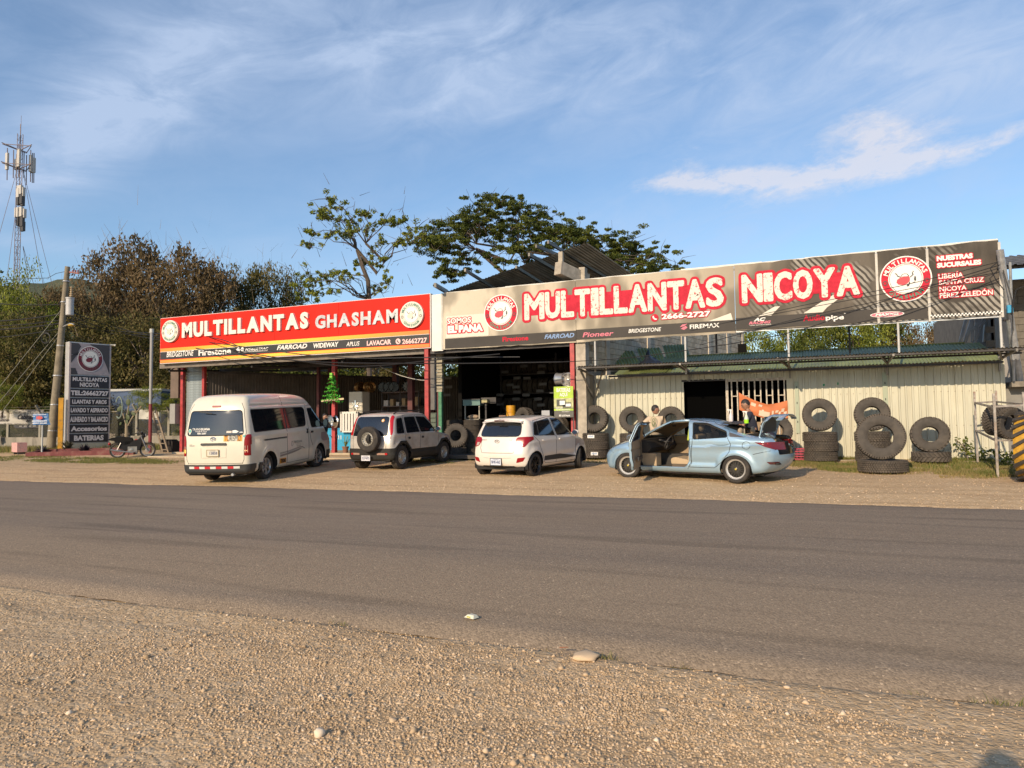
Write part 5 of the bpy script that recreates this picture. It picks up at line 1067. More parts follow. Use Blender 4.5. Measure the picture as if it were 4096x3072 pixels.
    def panel(s, view, poly, M, parent, name, off=.004, thick=0.):
        """a flat-ish appliqué (badge, strip, print) following the surface; grid filled"""
        P_ = np.array(poly); q = s.surf(view, P_[:, 0], P_[:, 1]); ic, sg = s.AX[view][2:]; q[:, ic] += (off+thick)*sg; b = MB(); n = len(poly); b.v = [tuple(p) for p in q]; b.f = [tuple(range(n))]
        if thick:
            w = q.copy(); w[:, ic] -= (thick+.02)*sg; b.v += [tuple(p) for p in w]; b.f += [(i, (i+1) % n, n+(i+1) % n, n+i) for i in range(n)]
        return b.build(name, M, parent)
    def text(s, view, t, a0, a1, b0, b1, M, parent, bold=.02, shear=0., off=.008, name='lettering'):
        p, f_ = text2d(t, 0, 1, 0, 1, bold, shear); A_ = np.array([a0+(a1-a0)*q[0] for q in p]); B_ = np.array([b0+(b1-b0)*q[1] for q in p])
        q = s.surf(view, A_, B_); ic, sg = s.AX[view][2:]; q[:, ic] += off*sg; b = MB(); b.v = [tuple(x) for x in q]; b.f = [tuple(x) for x in f_]; return b.build(name, M, parent, fix=False)
glass = mat('tinted_glass', (.012, .014, .017), .04, spec=.8, coat=.6)
n, l, b = nodes_of(glass); tr = n.new('ShaderNodeBsdfTransparent'); tr.inputs[0].default_value = (.5, .5, .5, 1); mx = n.new('ShaderNodeMixShader'); mx.inputs[0].default_value = .09; l.new(b.outputs[0], mx.inputs[1]); l.new(tr.outputs[0], mx.inputs[2]); l.new(mx.outputs[0], n['Material Output'].inputs[0])
clearg = mat('clear_glass', (.02, .022, .022), .03, spec=.8, coat=.6)
n, l, b = nodes_of(clearg); tr = n.new('ShaderNodeBsdfTransparent'); tr.inputs[0].default_value = (.8, .8, .78, 1); mx = n.new('ShaderNodeMixShader'); mx.inputs[0].default_value = .72; l.new(b.outputs[0], mx.inputs[1]); l.new(tr.outputs[0], mx.inputs[2]); l.new(mx.outputs[0], n['Material Output'].inputs[0])
rubber = mat('rubber_trim', (.016, .016, .016), .6); tyrem = mat('tyre_rubber', (.032, .028, .025), .85, var=.3, vscale=6, bump=.3, bscale=60, dirt=(.085, .068, .05), dscale=3)
blackp = mat('black_plastic_trim', (.025, .025, .026), .5, var=.1); redlens = mat('red_lens', (.26, .006, .010), .25, coat=.3, spec=.3); clearlens = mat('clear_lens', (.42, .34, .30), .25, coat=.3); amber = mat('amber_lens', (.6, .2, .02), .15, coat=.8); seamm = mat('seam_gap', (.03, .03, .03), .8)
well = mat('wheel_well', (.012, .012, .012), .95); under = mat('underbody', (.02, .018, .016), .9)
def tyre_mesh(R, w, rin, grooves=3, name='tyre'):
    pr = [(rin, -w*.42), (rin+.02, -w*.46), (rin+(R-rin)*.55, -w*.5), (R-.03, -w*.485), (R-.008, -w*.44)]
    tw = w*.80/grooves
    for k in range(grooves):
        a = -w*.40+k*tw; pr += [(R, a+.004), (R, a+tw-.012)]
        if k < grooves-1: pr += [(R-.009, a+tw-.009), (R-.009, a+tw+.0)]
    pr += [(R-.008, w*.44), (R-.03, w*.485), (rin+(R-rin)*.55, w*.5), (rin+.02, w*.46), (rin, w*.42)]
    return MB().lathe(pr, 40, 'y').mesh(name, tyrem, True)
def wheels(root, wb, tr_, R, w, rin, style, M, steer=0., lip=None, cap=None):
    tm = tyre_mesh(R, w, rin); rm = rim_mesh(rin, w*.86, style, M)
    for sx_ in (1, -1):
        for sy in (1, -1):
            hb = MB().lathe([(rin*.75, -.01), (rin*.75, .02), (.001, .02)], 20, 'y').build('wheel', under, root, loc=(sx_*wb/2, sy*(tr_/2-w/2), R))
            hb.rotation_euler = (0, 0, (steer if sx_ > 0 else 0)+(PI if sy > 0 else 0)); link('tyre', tm, hb); link('rim', rm, hb)
            if lip: MB().lathe([(rin*1.01, -w*.43-.006), (rin*.93, -w*.40), (rin*.83, -w*.30)], 36, 'y').build('rim_lip', lip, hb, True)
            if cap: MB().disc(rin*.10, 12, 'y', (0, -w*.43+.0, 0)).build('hub_cap', cap, hb)
    for sx_ in (1, -1):
        MB().tube([(sx_*wb/2, -tr_/2+w, R), (sx_*wb/2, tr_/2-w, R)], .05, 8).build('axle', under, root)
def arches(sh, root, wb, R, flare=None):
    for sx_ in (1, -1):
        c = [(sx_*wb/2+R*math.cos(a), R*.86+0*R+R*math.sin(a)*.98) for a in np.linspace(0, 2*PI, 24, endpoint=False)]
        c = [(x, max(z, .02)) for x, z in c]
        for v_ in 'LR': sh.cut(v_, c, None, 0., True)
        n_ = 20
        for sy in (1, -1):
            b = MB(); i = 0
            for k in range(n_+1):
                a = -.3+(PI+.6)*k/n_
                for yy in (sy*.42, sy*(sh.W-.035)): b.v.append((sx_*wb/2+(R+.005)*math.cos(a), yy, R*.86+(R+.005)*math.sin(a)*.98))
            b.f += [(i+2*k, i+2*k+1, i+2*k+3, i+2*k+2) for k in range(n_)]
            j = len(b.v); b.v += [(sx_*wb/2+(R+.005)*math.cos(-.3+(PI+.6)*k/n_), sy*.42, R*.86+(R+.005)*math.sin(-.3+(PI+.6)*k/n_)*.98) for k in range(n_+1)]; b.f.append(tuple(range(j, j+n_+1))); b.build('wheel_well', well, root)
def place(root, x, y, z, ang, pitch=0., roll=0.): root.location = (x, y, z); root.rotation_euler = (roll, pitch, ang)
def simple_seats(root, xs_, M, w=.5, ys=(-.38, .38), z=.38, back=.62, tilt=.18):
    for x in xs_:
        for y in ys:
            o = MB().box(-.22, .26, -w/2, w/2, -.1, .10).build('seat', M, root, loc=(x, y, z+.1)); q = MB(); q.prism([(-.26, .05), (-.12, .05), (-.26, back), (-.38, back)], lambda a, c, d: (a, d, c), -w*.46, w*.46); q.build('backrest', M, o)
            MB().box(-.40, -.30, -.13, .13, back+.03, back+.21).build('headrest', M, o)
def mirror(sh, root, x, z, y0, M, glassM=None, sy=-1, w=.2, h=.14):
    b = MB(); b.sphere((0, sy*(w/2+.03), 0), 1, 14, 10, (.065, w/2, h/2)); b.tube([(0.02, -sy*.04, -.03), (0, sy*.06, -.02)], .02, 6); o = b.build('wing_mirror', M, root, True, loc=(x, sy*y0, z))
    q = MB(); q.v = [(-.067, sy*(w/2+.03)+w*.42*math.cos(a), h*.42*math.sin(a)) for a in np.linspace(0, 2*PI, 16, endpoint=False)]; q.f = [tuple(range(16))]; q.build('mirror_glass', mat('mirror_glass', (.3, .35, .4), .05, metal=1), o)
def num_plate(root, loc, rz, t, col=(.62, .62, .62), w=.30, h=.15, txt=(.05, .07, .16), frame=None, small='COSTA RICA'):
    o = thing_part = MB().box(-w/2, w/2, -.006, .006, -h/2, h/2).build('number_plate', mat('plate_'+t[:3], col, .4), root, loc=loc, rz=rz)
    if frame: 
        b = MB(); b.box(-w/2-.012, w/2+.012, -.012, .004, h/2, h/2+.012); b.box(-w/2-.012, w/2+.012, -.012, .004, -h/2-.012, -h/2); b.box(-w/2-.012, -w/2, -.012, .004, -h/2, h/2); b.box(w/2, w/2+.012, -.012, .004, -h/2, h/2); b.build('plate_frame', frame, o)
    lettering('plate_lettering', t, -w*.40 if t[0] != '1' else -w*.26, w*.42, -h*.25, h*.22, -.009, mat('plate_ink', txt, .5), o, .02); lettering('plate_lettering', small, -w*.26, w*.26, h*.30, h*.42, -.009, mat('plate_ink'), o, .0); return o
# ------------------------------------------------------------------ tourist van
van = thing('passenger_van', 'cream white high roof passenger van with a yellow TURISMO sticker, parked nearest the left', 'van')
vp = mat('van_paint', (.67, .625, .51), .28, var=.04, vscale=1.2, coat=.6, dirt=(.60, .53, .42), dscale=1.3)
prof = [(-2.66, .42), (-2.68, .8), (-2.66, 1.2), (-2.60, 1.6), (-2.52, 1.95), (-2.40, 2.17), (-2.15, 2.27), (-1.2, 2.30), (.0, 2.29), (.8, 2.24), (1.15, 2.12), (1.55, 1.80), (2.0, 1.42), (2.28, 1.17), (2.52, 1.0), (2.66, .8), (2.70, .5), (2.62, .27), (2.2, .24), (0, .24), (-2.3, .27), (-2.62, .30)]
def vfeat(x, z): return .012*np.exp(-((z-1.19)/.03)**2)*(x < 1.9)-.016*np.exp(-((z-1.97)/.022)**2)*(x < .9)*(x > -2.3)-.012*np.exp(-((z-2.08)/.02)**2)*(x < .8)*(x > -2.3)-.010*np.exp(-((z-1.06)/.02)**2)*(x > -1.9)*(x < .1)+.02*np.exp(-((np.hypot(np.abs(x)-1.555, z-.36)-.46)/.05)**2)
sh = Shell(prof, [(-2.7, .915), (-2.3, .94), (1.6, .94), (2.2, .90), (2.7, .80)], [(.2, .05), (.4, .015), (.7, 0), (1.18, .0), (1.3, .018), (1.9, .105), (2.1, .16), (2.3, .27)], .12, .22, .05, .10, vfeat, .036)
arches(sh, van, 3.11, .41)
# rear
wl = rounded([(.78, 1.24), (-.78, 1.24), (-.70, 1.86, .08), (.70, 1.86, .08)], .09)
rw = sh.cut('B', wl, 'rear_window'); tg = sh.extract(rw, glass, van)
tl = {}
for sy in (1, -1):
    tl[sy] = sh.cut('B', rounded([(sy*.80, .72), (sy*.80, 1.12), (sy*.84, 1.26, .06), (sy*.99, 1.24), (sy*.99, .72)], .03), 'tail_light', .22)
    o = sh.extract(tl[sy], redlens, van, off=.006)
    sh.panel('B', [(sy*.81, .90), (sy*.81, .97), (sy*.885, .97), (sy*.885, .90)], mat('lens_dull', (.36, .22, .17), .25, coat=.5), o, 'lens_field', .012)
    sh.panel('B', [(sy*.81, .80), (sy*.81, .89), (sy*.885, .89), (sy*.885, .80)], mat('indicator_lit', (.9, .55, .12), .3, emit=.9) if sy > 0 else mat('lens_pink', (.6, .33, .25), .2, coat=.5), o, 'lens_field', .012)
    if sy < 0:
        for q in (.825, .86): sh.panel('B', [(sy*q+.008*math.cos(a), .845+.008*math.sin(a)) for a in np.linspace(0, 2*PI, 8, endpoint=False)], mat('bulb_glow', (1., .75, .3), .3, emit=1.5), o, 'bulb_glint', .016)
bp_ = sh.cut('B', [(1.1, .18), (-1.1, .18), (-1.1, .50), (1.1, .50)], 'rear_bumper', .02)
for f_ in [f_ for f_ in sh.bm.faces if f_.calc_center_median().x < -2.32 and f_.calc_center_median().z < .50 and f_[sh.lay] == 0]: f_[sh.lay] = bp_
sh.extract(bp_, mat('van_bumper', (.035, .035, .034), .5, var=.1), van, off=.025)
for k in range(9):
    a = .70-.155*k; c = a-.155; sh.panel('B', [(a, .40), (a, .46), (c, .46), (c, .40)], mat('reflect_red', (.5, .02, .03), .4) if k % 2 else mat('reflect_white', (.62, .6, .55), .4), van, 'reflective_strip', .04)
sw = rounded([(-2.30, 1.29), (-2.34, 1.87, .04), (-.62, 1.88, .02), (-.56, 1.30, .02)], .06); sw2 = rounded([(-.53, 1.30, .02), (-.59, 1.88, .02), (.56, 1.88, .10), (.66, 1.80, .04), (.62, 1.32, .12)], .06)
dw_ = rounded([(.98, 1.26, .05), (.84, 1.84, .06), (1.22, 1.84, .05), (1.80, 1.30, .05), (1.80, 1.26, .04)], .04)
for v_ in 'RL':
    for p_, nm in ((sw, 'side_window'), (sw2, 'side_window'), (dw_, 'door_window')):
        q = sh.cut(v_, p_, nm); o = sh.extract(q, glass, van); sh.line(v_, p_, .009, rubber, van, 'window_seal', True)
    for pts in ([(-.58, .30), (-.58, 1.22), (-.6, 1.9), (-.61, 2.2)], [(.76, .30), (.76, 1.26), (.74, 1.95)], [(.76, 1.95), (.84, 1.93), (1.24, 1.93), (1.98, 1.3), (2.0, 1.16), (1.96, .95)], [(.82, 1.2), (.90, .9), (1.02, .72)], [(-.66, .345), (.76, .345)], [(-.6, 1.075), (-1.85, 1.075), (-1.85, 1.04), (-.6, 1.04)]): sh.line(v_, pts, .006, seamm, van)
    sh.panel(v_, rrect(.62, .69, 1.10, 1.24, .02), blackp, van, 'door_handle', .004, .02); sh.panel(v_, rrect(.90, 1.04, 1.10, 1.155, .02), blackp, van, 'door_handle', .004, .02)
    sh.line(v_, [(-1.8, 1.055), (-.6, 1.06)], .012, seamm, van, 'sliding_rail')
ws_ = sh.cut('F', rounded([(.74, 1.24), (-.74, 1.24), (-.62, 1.98), (.62, 1.98)], .08), 'windscreen', .05); sh.extract(ws_, glass, van)
for sy in (1, -1): q = sh.cut('F', rounded([(sy*.5, .82), (sy*.5, .98), (sy*.95, 1.08), (sy*.95, .8)], .03), 'headlight', .02); sh.extract(q, clearlens, van, off=.004)
q = sh.cut('F', [(1, .2), (-1, .2), (-1, .5), (1, .5)], 'front_bumper', .02); sh.extract(q, blackp, van, off=.012)
sh.extract(0, vp, van, 'body')
sh.line('B', [(.74, .52), (.79, .62), (.80, 1.1), (.84, 1.3), (.74, 1.9), (.66, 2.05)], .006, seamm, van); sh.line('B', [(-.74, .52), (-.79, .62), (-.80, 1.1), (-.84, 1.3), (-.74, 1.9), (-.66, 2.05)], .006, seamm, van); sh.line('B', [(.76, .53), (-.76, .53)], .006, seamm, van); sh.line('B', wl, .012, rubber, van, 'window_seal', True)
sh.panel('B', rrect(-.36, .34, .99, 1.05, .028), blackp, van, 'tailgate_handle', .004, .03); sh.panel('B', rrect(-.14, .10, 1.955, 2.0, .02), mat('brake_lamp', (.28, .05, .045), .3), van, 'brake_light', .004, .012)
sh.panel('B', rrect(-.75, -.28, 1.085, 1.245, .012), mat('sticker_orange', (.80, .34, .03), .5), van, 'turismo_sticker', .006); sh.text('B', 'TURISMO', -.305, -.72, 1.095, 1.235, mat('black_print'), van, -.005, off=.02)
for (nm, sc__) in (('brand_badge', 1),):
    b = MB()
    for (rx, rz_, cz) in ((.075, .052, 0), (.028, .05, 0), (.055, .020, .022)):
        b.tube([(-.0, rx*math.cos(a), cz+rz_*math.sin(a)) for a in np.linspace(0, 2*PI, 20, endpoint=False)], .006, 5, False, True)
    b.build('brand_badge', chrome, van, True, loc=(float(sh.surf('B', [0.], [1.15])[0, 0])-.008, .0, 1.15))
sh.text('B', 'HIACE', .70, .54, .975, 1.0, mat('badge_grey', (.15, .14, .13), .4), van, .02); sh.text('B', 'TOYOTA', .70, .61, 1.01, 1.025, mat('badge_grey'), van, .0)
sh.panel('B', [(.70+.055*math.cos(a)*1., 1.36+.055*math.sin(a)) for a in np.linspace(-.35, PI+.35, 12)]+[(.70, 1.26)], mat('sticker_pale', (.55, .58, .48), .5), van, 'pin_sticker', .006); sh.panel('B', [(.70+.036*math.cos(a), 1.36+.036*math.sin(a)) for a in np.linspace(0, 2*PI, 12, endpoint=False)], mat('sticker_teal', (.1, .4, .35), .5), van, 'pin_sticker', .010)
sh.text('B', 'TRANS', .625, .38, 1.375, 1.435, white, van, .0); sh.text('B', 'GUANA', .37, .10, 1.375, 1.435, white, van, .035); sh.text('B', 'Transfer & Tours', .53, .19, 1.335, 1.362, white, van, .02); sh.text('B', '8381-2687', .46, .20, 1.275, 1.318, white, van, .03)
sh.panel('B', rrect(-.48, -.35, 1.30, 1.35, .005), mat('sticker_beige', (.6, .5, .42), .5), van, 'sticker', .006); sh.panel('B', [(-.5, 1.30), (-.5, 1.36), (-.58, 1.37), (-.66, 1.33), (-.6, 1.295)], white, van, 'sticker', .006); sh.panel('B', rrect(-.76, -.68, 1.30, 1.32, .003), white, van, 'sticker', .006)
sh.panel('B', [(-.80+.03*math.cos(a), 1.21+.03*math.sin(a)) for a in np.linspace(0, 2*PI, 10, endpoint=False)], mat('sticker_teal'), van, 'sticker', .012)
MB().bar((-2.66, .02, 1.80), (-2.665, .36, 1.845), .02, .02).build('rear_wiper', blackp, van); num_plate(van, (-2.70, .0, .80), -PI/2, '13858', (.60, .56, .46), .31, .15, frame=mat('frame_brass', (.3, .2, .08), .4))
sh.line('B', [(.35, .93), (.34, .68), (-.34, .68), (-.35, .93)], .008, mat('crease', (.58, .54, .44), .4), van, 'plate_recess')
sh.panel('R', rrect(-1.02, -.66, .36, .50, .004), mat('sticker_orange'), van, 'turismo_sticker', .006); sh.text('R', 'TURISMO', -1.0, -.68, .375, .485, mat('black_print'), van, .045, off=.02)
pg = mat('print_grey', (.25, .22, .19), .5); sh.text('R', 'TRANSGUANA', -.22, .30, .86, .93, pg, van, .01); sh.text('R', 'Transfer & Tours', -.10, .22, .81, .84, pg, van, .0); sh.text('R', '8381-2687', -.04, .22, .755, .79, pg, van, .01)
sh.line('R', [(-.22+.0-.08+.05*math.cos(a), .86+.07*math.sin(a)) for a in np.linspace(0, 2*PI, 12)], .006, pg, van, 'pin_outline')
sh.panel('R', [(-1.0, .60), (-.6, .62), (-.2, .655), (.1, .69), (.3, .69), (.1, .64), (-.2, .60), (-.6, .565), (-1.0, .545)], pg, van, 'side_stripe', .005)
for k in range(4): sh.line('R', [(-1.0, .62+.012*k), (-.4, .65+.012*k), (.1, .71+.01*k), (.35, .715+.006*k), (.5, .66)], .004, pg, van, 'side_stripe')
wheels(van, 3.11, 1.68, .35, .21, .225, 'alloy6', rimsil, -.22); mirror(sh, van, 1.78, 1.36, .93, blackp, sy=-1, w=.16, h=.30); mirror(sh, van, 1.78, 1.36, .93, blackp, sy=1, w=.16, h=.30)
MB().box(-2.5, 2.5, -.8, .8, .22, .30).build('underbody', under, van); simple_seats(van, (1.0, .0, -.9, -1.8), mat('van_seat', (.12, .1, .09), .9), .5, (-.5, .15, .6), .7, .55)
MB().tube([(-2.2, -.45, .27), (-2.66, -.5, .25)], .035, 10).build('exhaust_pipe', galv, van)
def put_by(root, wb, tr_, contact, which, ang, tilt=0.):
    """stand the vehicle so that one wheel touches a ground point"""
    sx_, sy = which; c, s_ = math.cos(ang), math.sin(ang); ox, oy = sx_*wb/2, sy*tr_/2; x = contact[0]-(ox*c-oy*s_); y = contact[1]-(ox*s_+oy*c); k = wb/2
    zf = gz(x+c*k, y+s_*k); zr = gz(x-c*k, y-s_*k); zl = gz(x-s_*.7, y+c*.7); zr2 = gz(x+s_*.7, y-c*.7)
    place(root, x, y, (zf+zr)/2-.008, ang, -math.atan2(zf-zr, wb), math.atan2(zl-zr2, 1.4)); return root
put_by(van, 3.11, 1.68, (-13.32, 15.05), (-1, -1), math.radians(103))
# ------------------------------------------------------------------ silver compact suv
suv = thing('compact_suv', 'small silver SUV with a spare wheel on its tailgate and dark lower cladding', 'suv')
sp_ = mat('suv_silver', (.60, .56, .50), .35, metal=.30, var=.05, coat=.5, dirt=(.36, .30, .23), dscale=2)
prof = [(-1.80, .38), (-1.83, .7), (-1.80, .95), (-1.71, 1.25), (-1.60, 1.50), (-1.44, 1.60), (-1.1, 1.64), (-.3, 1.655), (.2, 1.62), (.42, 1.50), (.72, 1.22), (.93, 1.06), (1.3, 1.0), (1.68, .92), (1.84, .78), (1.88, .5), (1.8, .30), (1.2, .28), (-1.2, .28), (-1.7, .30)]
def sfeat(x, z): return .03*np.exp(-((np.hypot(np.abs(x)-1.21, z-.36)-.44)/.07)**2)+.012*np.exp(-((z-1.0)/.03)**2)-.012*np.exp(-((z-.52)/.03)**2)
sh = Shell(prof, [(-1.9, .735), (-1.5, .765), (1.2, .765), (1.6, .74), (1.9, .68)], [(.25, .05), (.45, .01), (1.0, 0), (1.08, .012), (1.55, .105), (1.66, .15)], .11, .18, .035, .085, sfeat, .030)
arches(sh, suv, 2.42, .41)
q = sh.cut('B', rounded([(.60, .98), (-.60, .98), (-.55, 1.53, .10), (.55, 1.53, .10)], .05), 'rear_window'); sh.extract(q, glass, suv, off=.003)
for sy in (1, -1):
    q = sh.cut('B', rounded([(sy*.61, 1.0), (sy*.605, 1.15), (sy*.57, 1.56), (sy*.645, 1.56), (sy*.715, 1.1), (sy*.715, 1.0)], .025), 'tail_light', .28); o = sh.extract(q, mat('suv_red_lens', (.42, .010, .014), .25, coat=.4), suv, off=.006)
    q = sh.cut('B', rounded([(sy*.61, .90), (sy*.61, 1.0), (sy*.715, 1.0), (sy*.715, .90)], .015), 'tail_light', .28); sh.extract(q, clearlens, suv, off=.006)
for v_ in 'RL':
    for p_ in (rounded([(-1.50, 1.04), (-1.40, 1.46), (-1.12, 1.49), (-1.10, 1.04)], .05), rounded([(-.98, 1.04), (-1.0, 1.50, .06), (-.44, 1.51, .03), (-.28, 1.05)], .035), rounded([(-.20, 1.05), (-.36, 1.51, .03), (.14, 1.49, .05), (.66, 1.10, .04), (.68, 1.05)], .03)):
        q = sh.cut(v_, p_, 'side_window'); sh.extract(q, glass if v_ == 'R' else clearg, suv); sh.line(v_, p_, .009, rubber, suv, 'window_seal', True)
    lo_ = sh.cut(v_, [(-1.95, .2), (-1.95, .62), (-1.62, .63), (-1.35, .82), (-1.05, .82), (-.75, .56), (.72, .56), (.98, .80), (1.30, .82), (1.62, .62), (1.95, .60), (1.95, .2)], 'lower_cladding', .02); sh.extract(lo_, mat('suv_cladding', (.028, .027, .025), .6, spec=.3, var=.1), suv, off=.008)
    for pts in ([(-1.06, .62), (-1.05, 1.0), (-1.07, 1.55), (-.9, 1.57), (-.42, 1.57)], [(-.72, .42), (-.24, .56), (-.24, 1.02), (-.40, 1.55)], [(.80, .46), (.82, .98), (.74, 1.08), (.16, 1.56), (-.4, 1.57)], [(-.72, .42), (.8, .42)]): sh.line(v_, pts, .006, seamm, suv)
    sh.panel(v_, rrect(-.9, -.80, .86, .92, .02), blackp, suv, 'door_handle', .003, .015); sh.panel(v_, rrect(-.16, -.06, .86, .92, .02), blackp, suv, 'door_handle', .003, .015)
    sh.panel(v_, [(.98+.018*math.cos(a), .87+.018*math.sin(a)) for a in np.linspace(0, 2*PI, 8, endpoint=False)], amber, suv, 'side_repeater', .004)
    sg = -1 if v_ == 'R' else 1; pts = [(-1.35, sg*.56, 1.60), (-1.22, sg*.575, 1.665), (-.6, sg*.58, 1.695), (0, sg*.57, 1.68), (.16, sg*.56, 1.615)]; MB().tube(pts, .019, 8).build('roof_rail', blackp, suv, True)
q = sh.cut('B', [(1, .2), (-1, .2), (-1, .62), (1, .62)], 'rear_bumper', .02); sh.extract(q, mat('suv_cladding'), suv, off=.02)
q = sh.cut('F', rounded([(.66, 1.06), (-.66, 1.06), (-.56, 1.55), (.56, 1.55)], .06), 'windscreen', .05); sh.extract(q, clearg, suv)
q = sh.cut('F', [(1, .2), (-1, .2), (-1, .55), (1, .55)], 'front_bumper', .02); sh.extract(q, mat('suv_cladding'), suv, off=.01)
for sy in (1, -1): q = sh.cut('F', rounded([(sy*.4, .72), (sy*.4, .88), (sy*.8, .92), (sy*.8, .7)], .03), 'headlight', .02); sh.extract(q, clearlens, suv, off=.004)
sh.extract(0, sp_, suv, 'body')
sh.line('B', [(.60, 1.0), (.58, .95), (.56, .60), (.5, .55), (-.5, .55), (-.56, .60), (-.58, .95), (-.60, 1.0)], .006, seamm, suv); sh.line('B', [(.75, .93), (-.75, .93)], .006, mat('crease_s', (.3, .28, .25), .4), suv)
for sy in (1, -1):
    sh.panel('B', rrect(min(sy*.30, sy*.62), max(sy*.30, sy*.62), .445, .50, .01), mat('lens_dull'), suv, 'bumper_light', .03, .01)
    sh.panel('B', rrect(min(sy*.55, sy*.62), max(sy*.55, sy*.62), .445, .50, .01), mat('suv_red_lens'), suv, 'bumper_reflector', .045, .006)
sp = MB().lathe([(.14, .0), (.14, .1), (.001, .1)], 16, 'x').build('spare_wheel', under, suv, loc=(-1.97, -.13, .90)); sp.rotation_euler = (0, 0, -PI/2)
sp2 = MB().lathe([(.1, -.01), (.1, .06), (.001, .06)], 16, 'y').build('wheel_carrier', under, sp); link('tyre', tyre_mesh(.36, .20, .2), sp); link('rim', rim_mesh(.195, .17, 'steel', mat('steel_rim', (.42, .40, .35), .4, metal=.4, var=.15)), sp)
def rim_holes(par, R, y, n_=14):
    b = MB()
    for k in range(n_): a = 2*PI*k/n_; c = (R*.80*math.cos(a), y, R*.80*math.sin(a)); i = len(b.v); b.v += [(c[0]+.014*math.cos(t), c[1], c[2]+.014*math.sin(t)) for t in np.linspace(0, 2*PI, 8, endpoint=False)]; b.f.append(tuple(range(i, i+8)))
    for k in range(5): a = 2*PI*k/5; c = (R*.30*math.cos(a), y-.0, R*.30*math.sin(a)); i = len(b.v); b.v += [(c[0]+.01*math.cos(t), c[1]-.01, c[2]+.01*math.sin(t)) for t in np.linspace(0, 2*PI, 6, endpoint=False)]; b.f.append(tuple(range(i, i+6)))
    return b.build('rim_holes', seamm, par, kind='stuff', fix=False)
rim_holes(sp, .195, -.085); MB().lathe([(.045, -.10), (.045, -.085), (.001, -.10)], 12, 'y').build('hub_cap', blackp, sp)
sh2 = sh; num_plate(suv, (-1.925, .02, .36), -PI/2, '537475', (.6, .6, .64), .30, .15)
sh.panel('B', [(-.38+.045*math.cos(a), 1.42+.045*math.sin(a)) for a in np.linspace(0, 2*PI, 14, endpoint=False)], mat('sticker_orange'), suv, 'round_sticker', .010); sh.panel('B', [(-.38+.03*math.cos(a), 1.42+.03*math.sin(a)) for a in np.linspace(0, 2*PI, 14, endpoint=False)], mat('sticker_beige'), suv, 'round_sticker', .014)
wheels(suv, 2.42, 1.50, .345, .20, .195, 'steel', mat('steel_rim'), 0.); mirror(sh, suv, .70, 1.12, .76, mat('mirror_silver', (.55, .53, .5), .3), sy=-1, w=.15, h=.14)
for w_ in [c for c in bpy.data.objects if c.parent == suv and c.name.startswith('wheel') and 'well' not in c.name]: rim_holes(w_, .195, -.086, 12)
MB().box(-1.7, 1.7, -.65, .65, .26, .34).build('underbody', under, suv); simple_seats(suv, (.1, -.75), mat('suv_seat', (.2, .19, .17), .9), .5, (-.36, .36), .5, .58)
put_by(suv, 2.42, 1.50, (-10.85, 17.85), (-1, -1), math.radians(88))
# ------------------------------------------------------------------ white hatchback
hat = thing('white_hatchback', 'white five door hatchback with black wheels and dark door mouldings', 'car')
hp = mat('hatch_white', (.70, .645, .575), .24, var=.02, coat=.8, dirt=(.66, .58, .48), dscale=1.6)
prof = [(-1.74, .34), (-1.77, .55), (-1.73, .75), (-1.68, .95), (-1.58, 1.15), (-1.46, 1.34), (-1.44, 1.43), (-1.25, 1.465), (-.6, 1.505), (-.05, 1.50), (.3, 1.43), (.75, 1.18), (1.08, .99), (1.45, .91), (1.78, .78), (1.95, .60), (1.99, .42), (1.90, .24), (1.2, .21), (-1.2, .21), (-1.62, .24)]
def hfeat(x, z): return .022*np.exp(-((np.hypot(np.abs(x)-1.2125, z-.29)-.36)/.06)**2)+.012*np.exp(-((z-.88-.03*x)/.035)**2)-.016*np.exp(-((z-.47-.015*x)/.05)**2)*(np.abs(x) < .85)
sh = Shell(prof, [(-1.8, .74), (-1.3, .82), (.9, .825), (1.5, .78), (2.0, .64)], [(.2, .06), (.34, .015), (.6, 0), (.92, .0), (1.0, .02), (1.38, .145), (1.5, .22)], .17, .26, .04, .085, hfeat, .029)
arches(sh, hat, 2.425, .345)
rwp = rounded([(.60, 1.0, .12), (-.60, 1.0, .12), (-.54, 1.33, .10), (.54, 1.33, .10)], .08); q = sh.cut('B', rwp, 'rear_window'); sh.extract(q, glass, hat)
for sy in (1, -1):
    q = sh.cut('B', rounded([(sy*.53, .98), (sy*.49, .90), (sy*.58, .78), (sy*.72, .735), (sy*.80, .86), (sy*.84, .99), (sy*.70, .99)], .03), 'tail_light', .10); o = sh.extract(q, redlens, hat, off=.006)
    sh.panel('B', [(sy*.56, .86), (sy*.60, .79), (sy*.69, .77), (sy*.66, .86)], clearlens, o, 'lens_field', .010)
    q = sh.cut('B', rounded([(sy*.53, .36), (sy*.57, .48), (sy*.75, .50), (sy*.70, .40)], .02), 'bumper_reflector', .01); sh.extract(q, redlens, hat, off=.004)
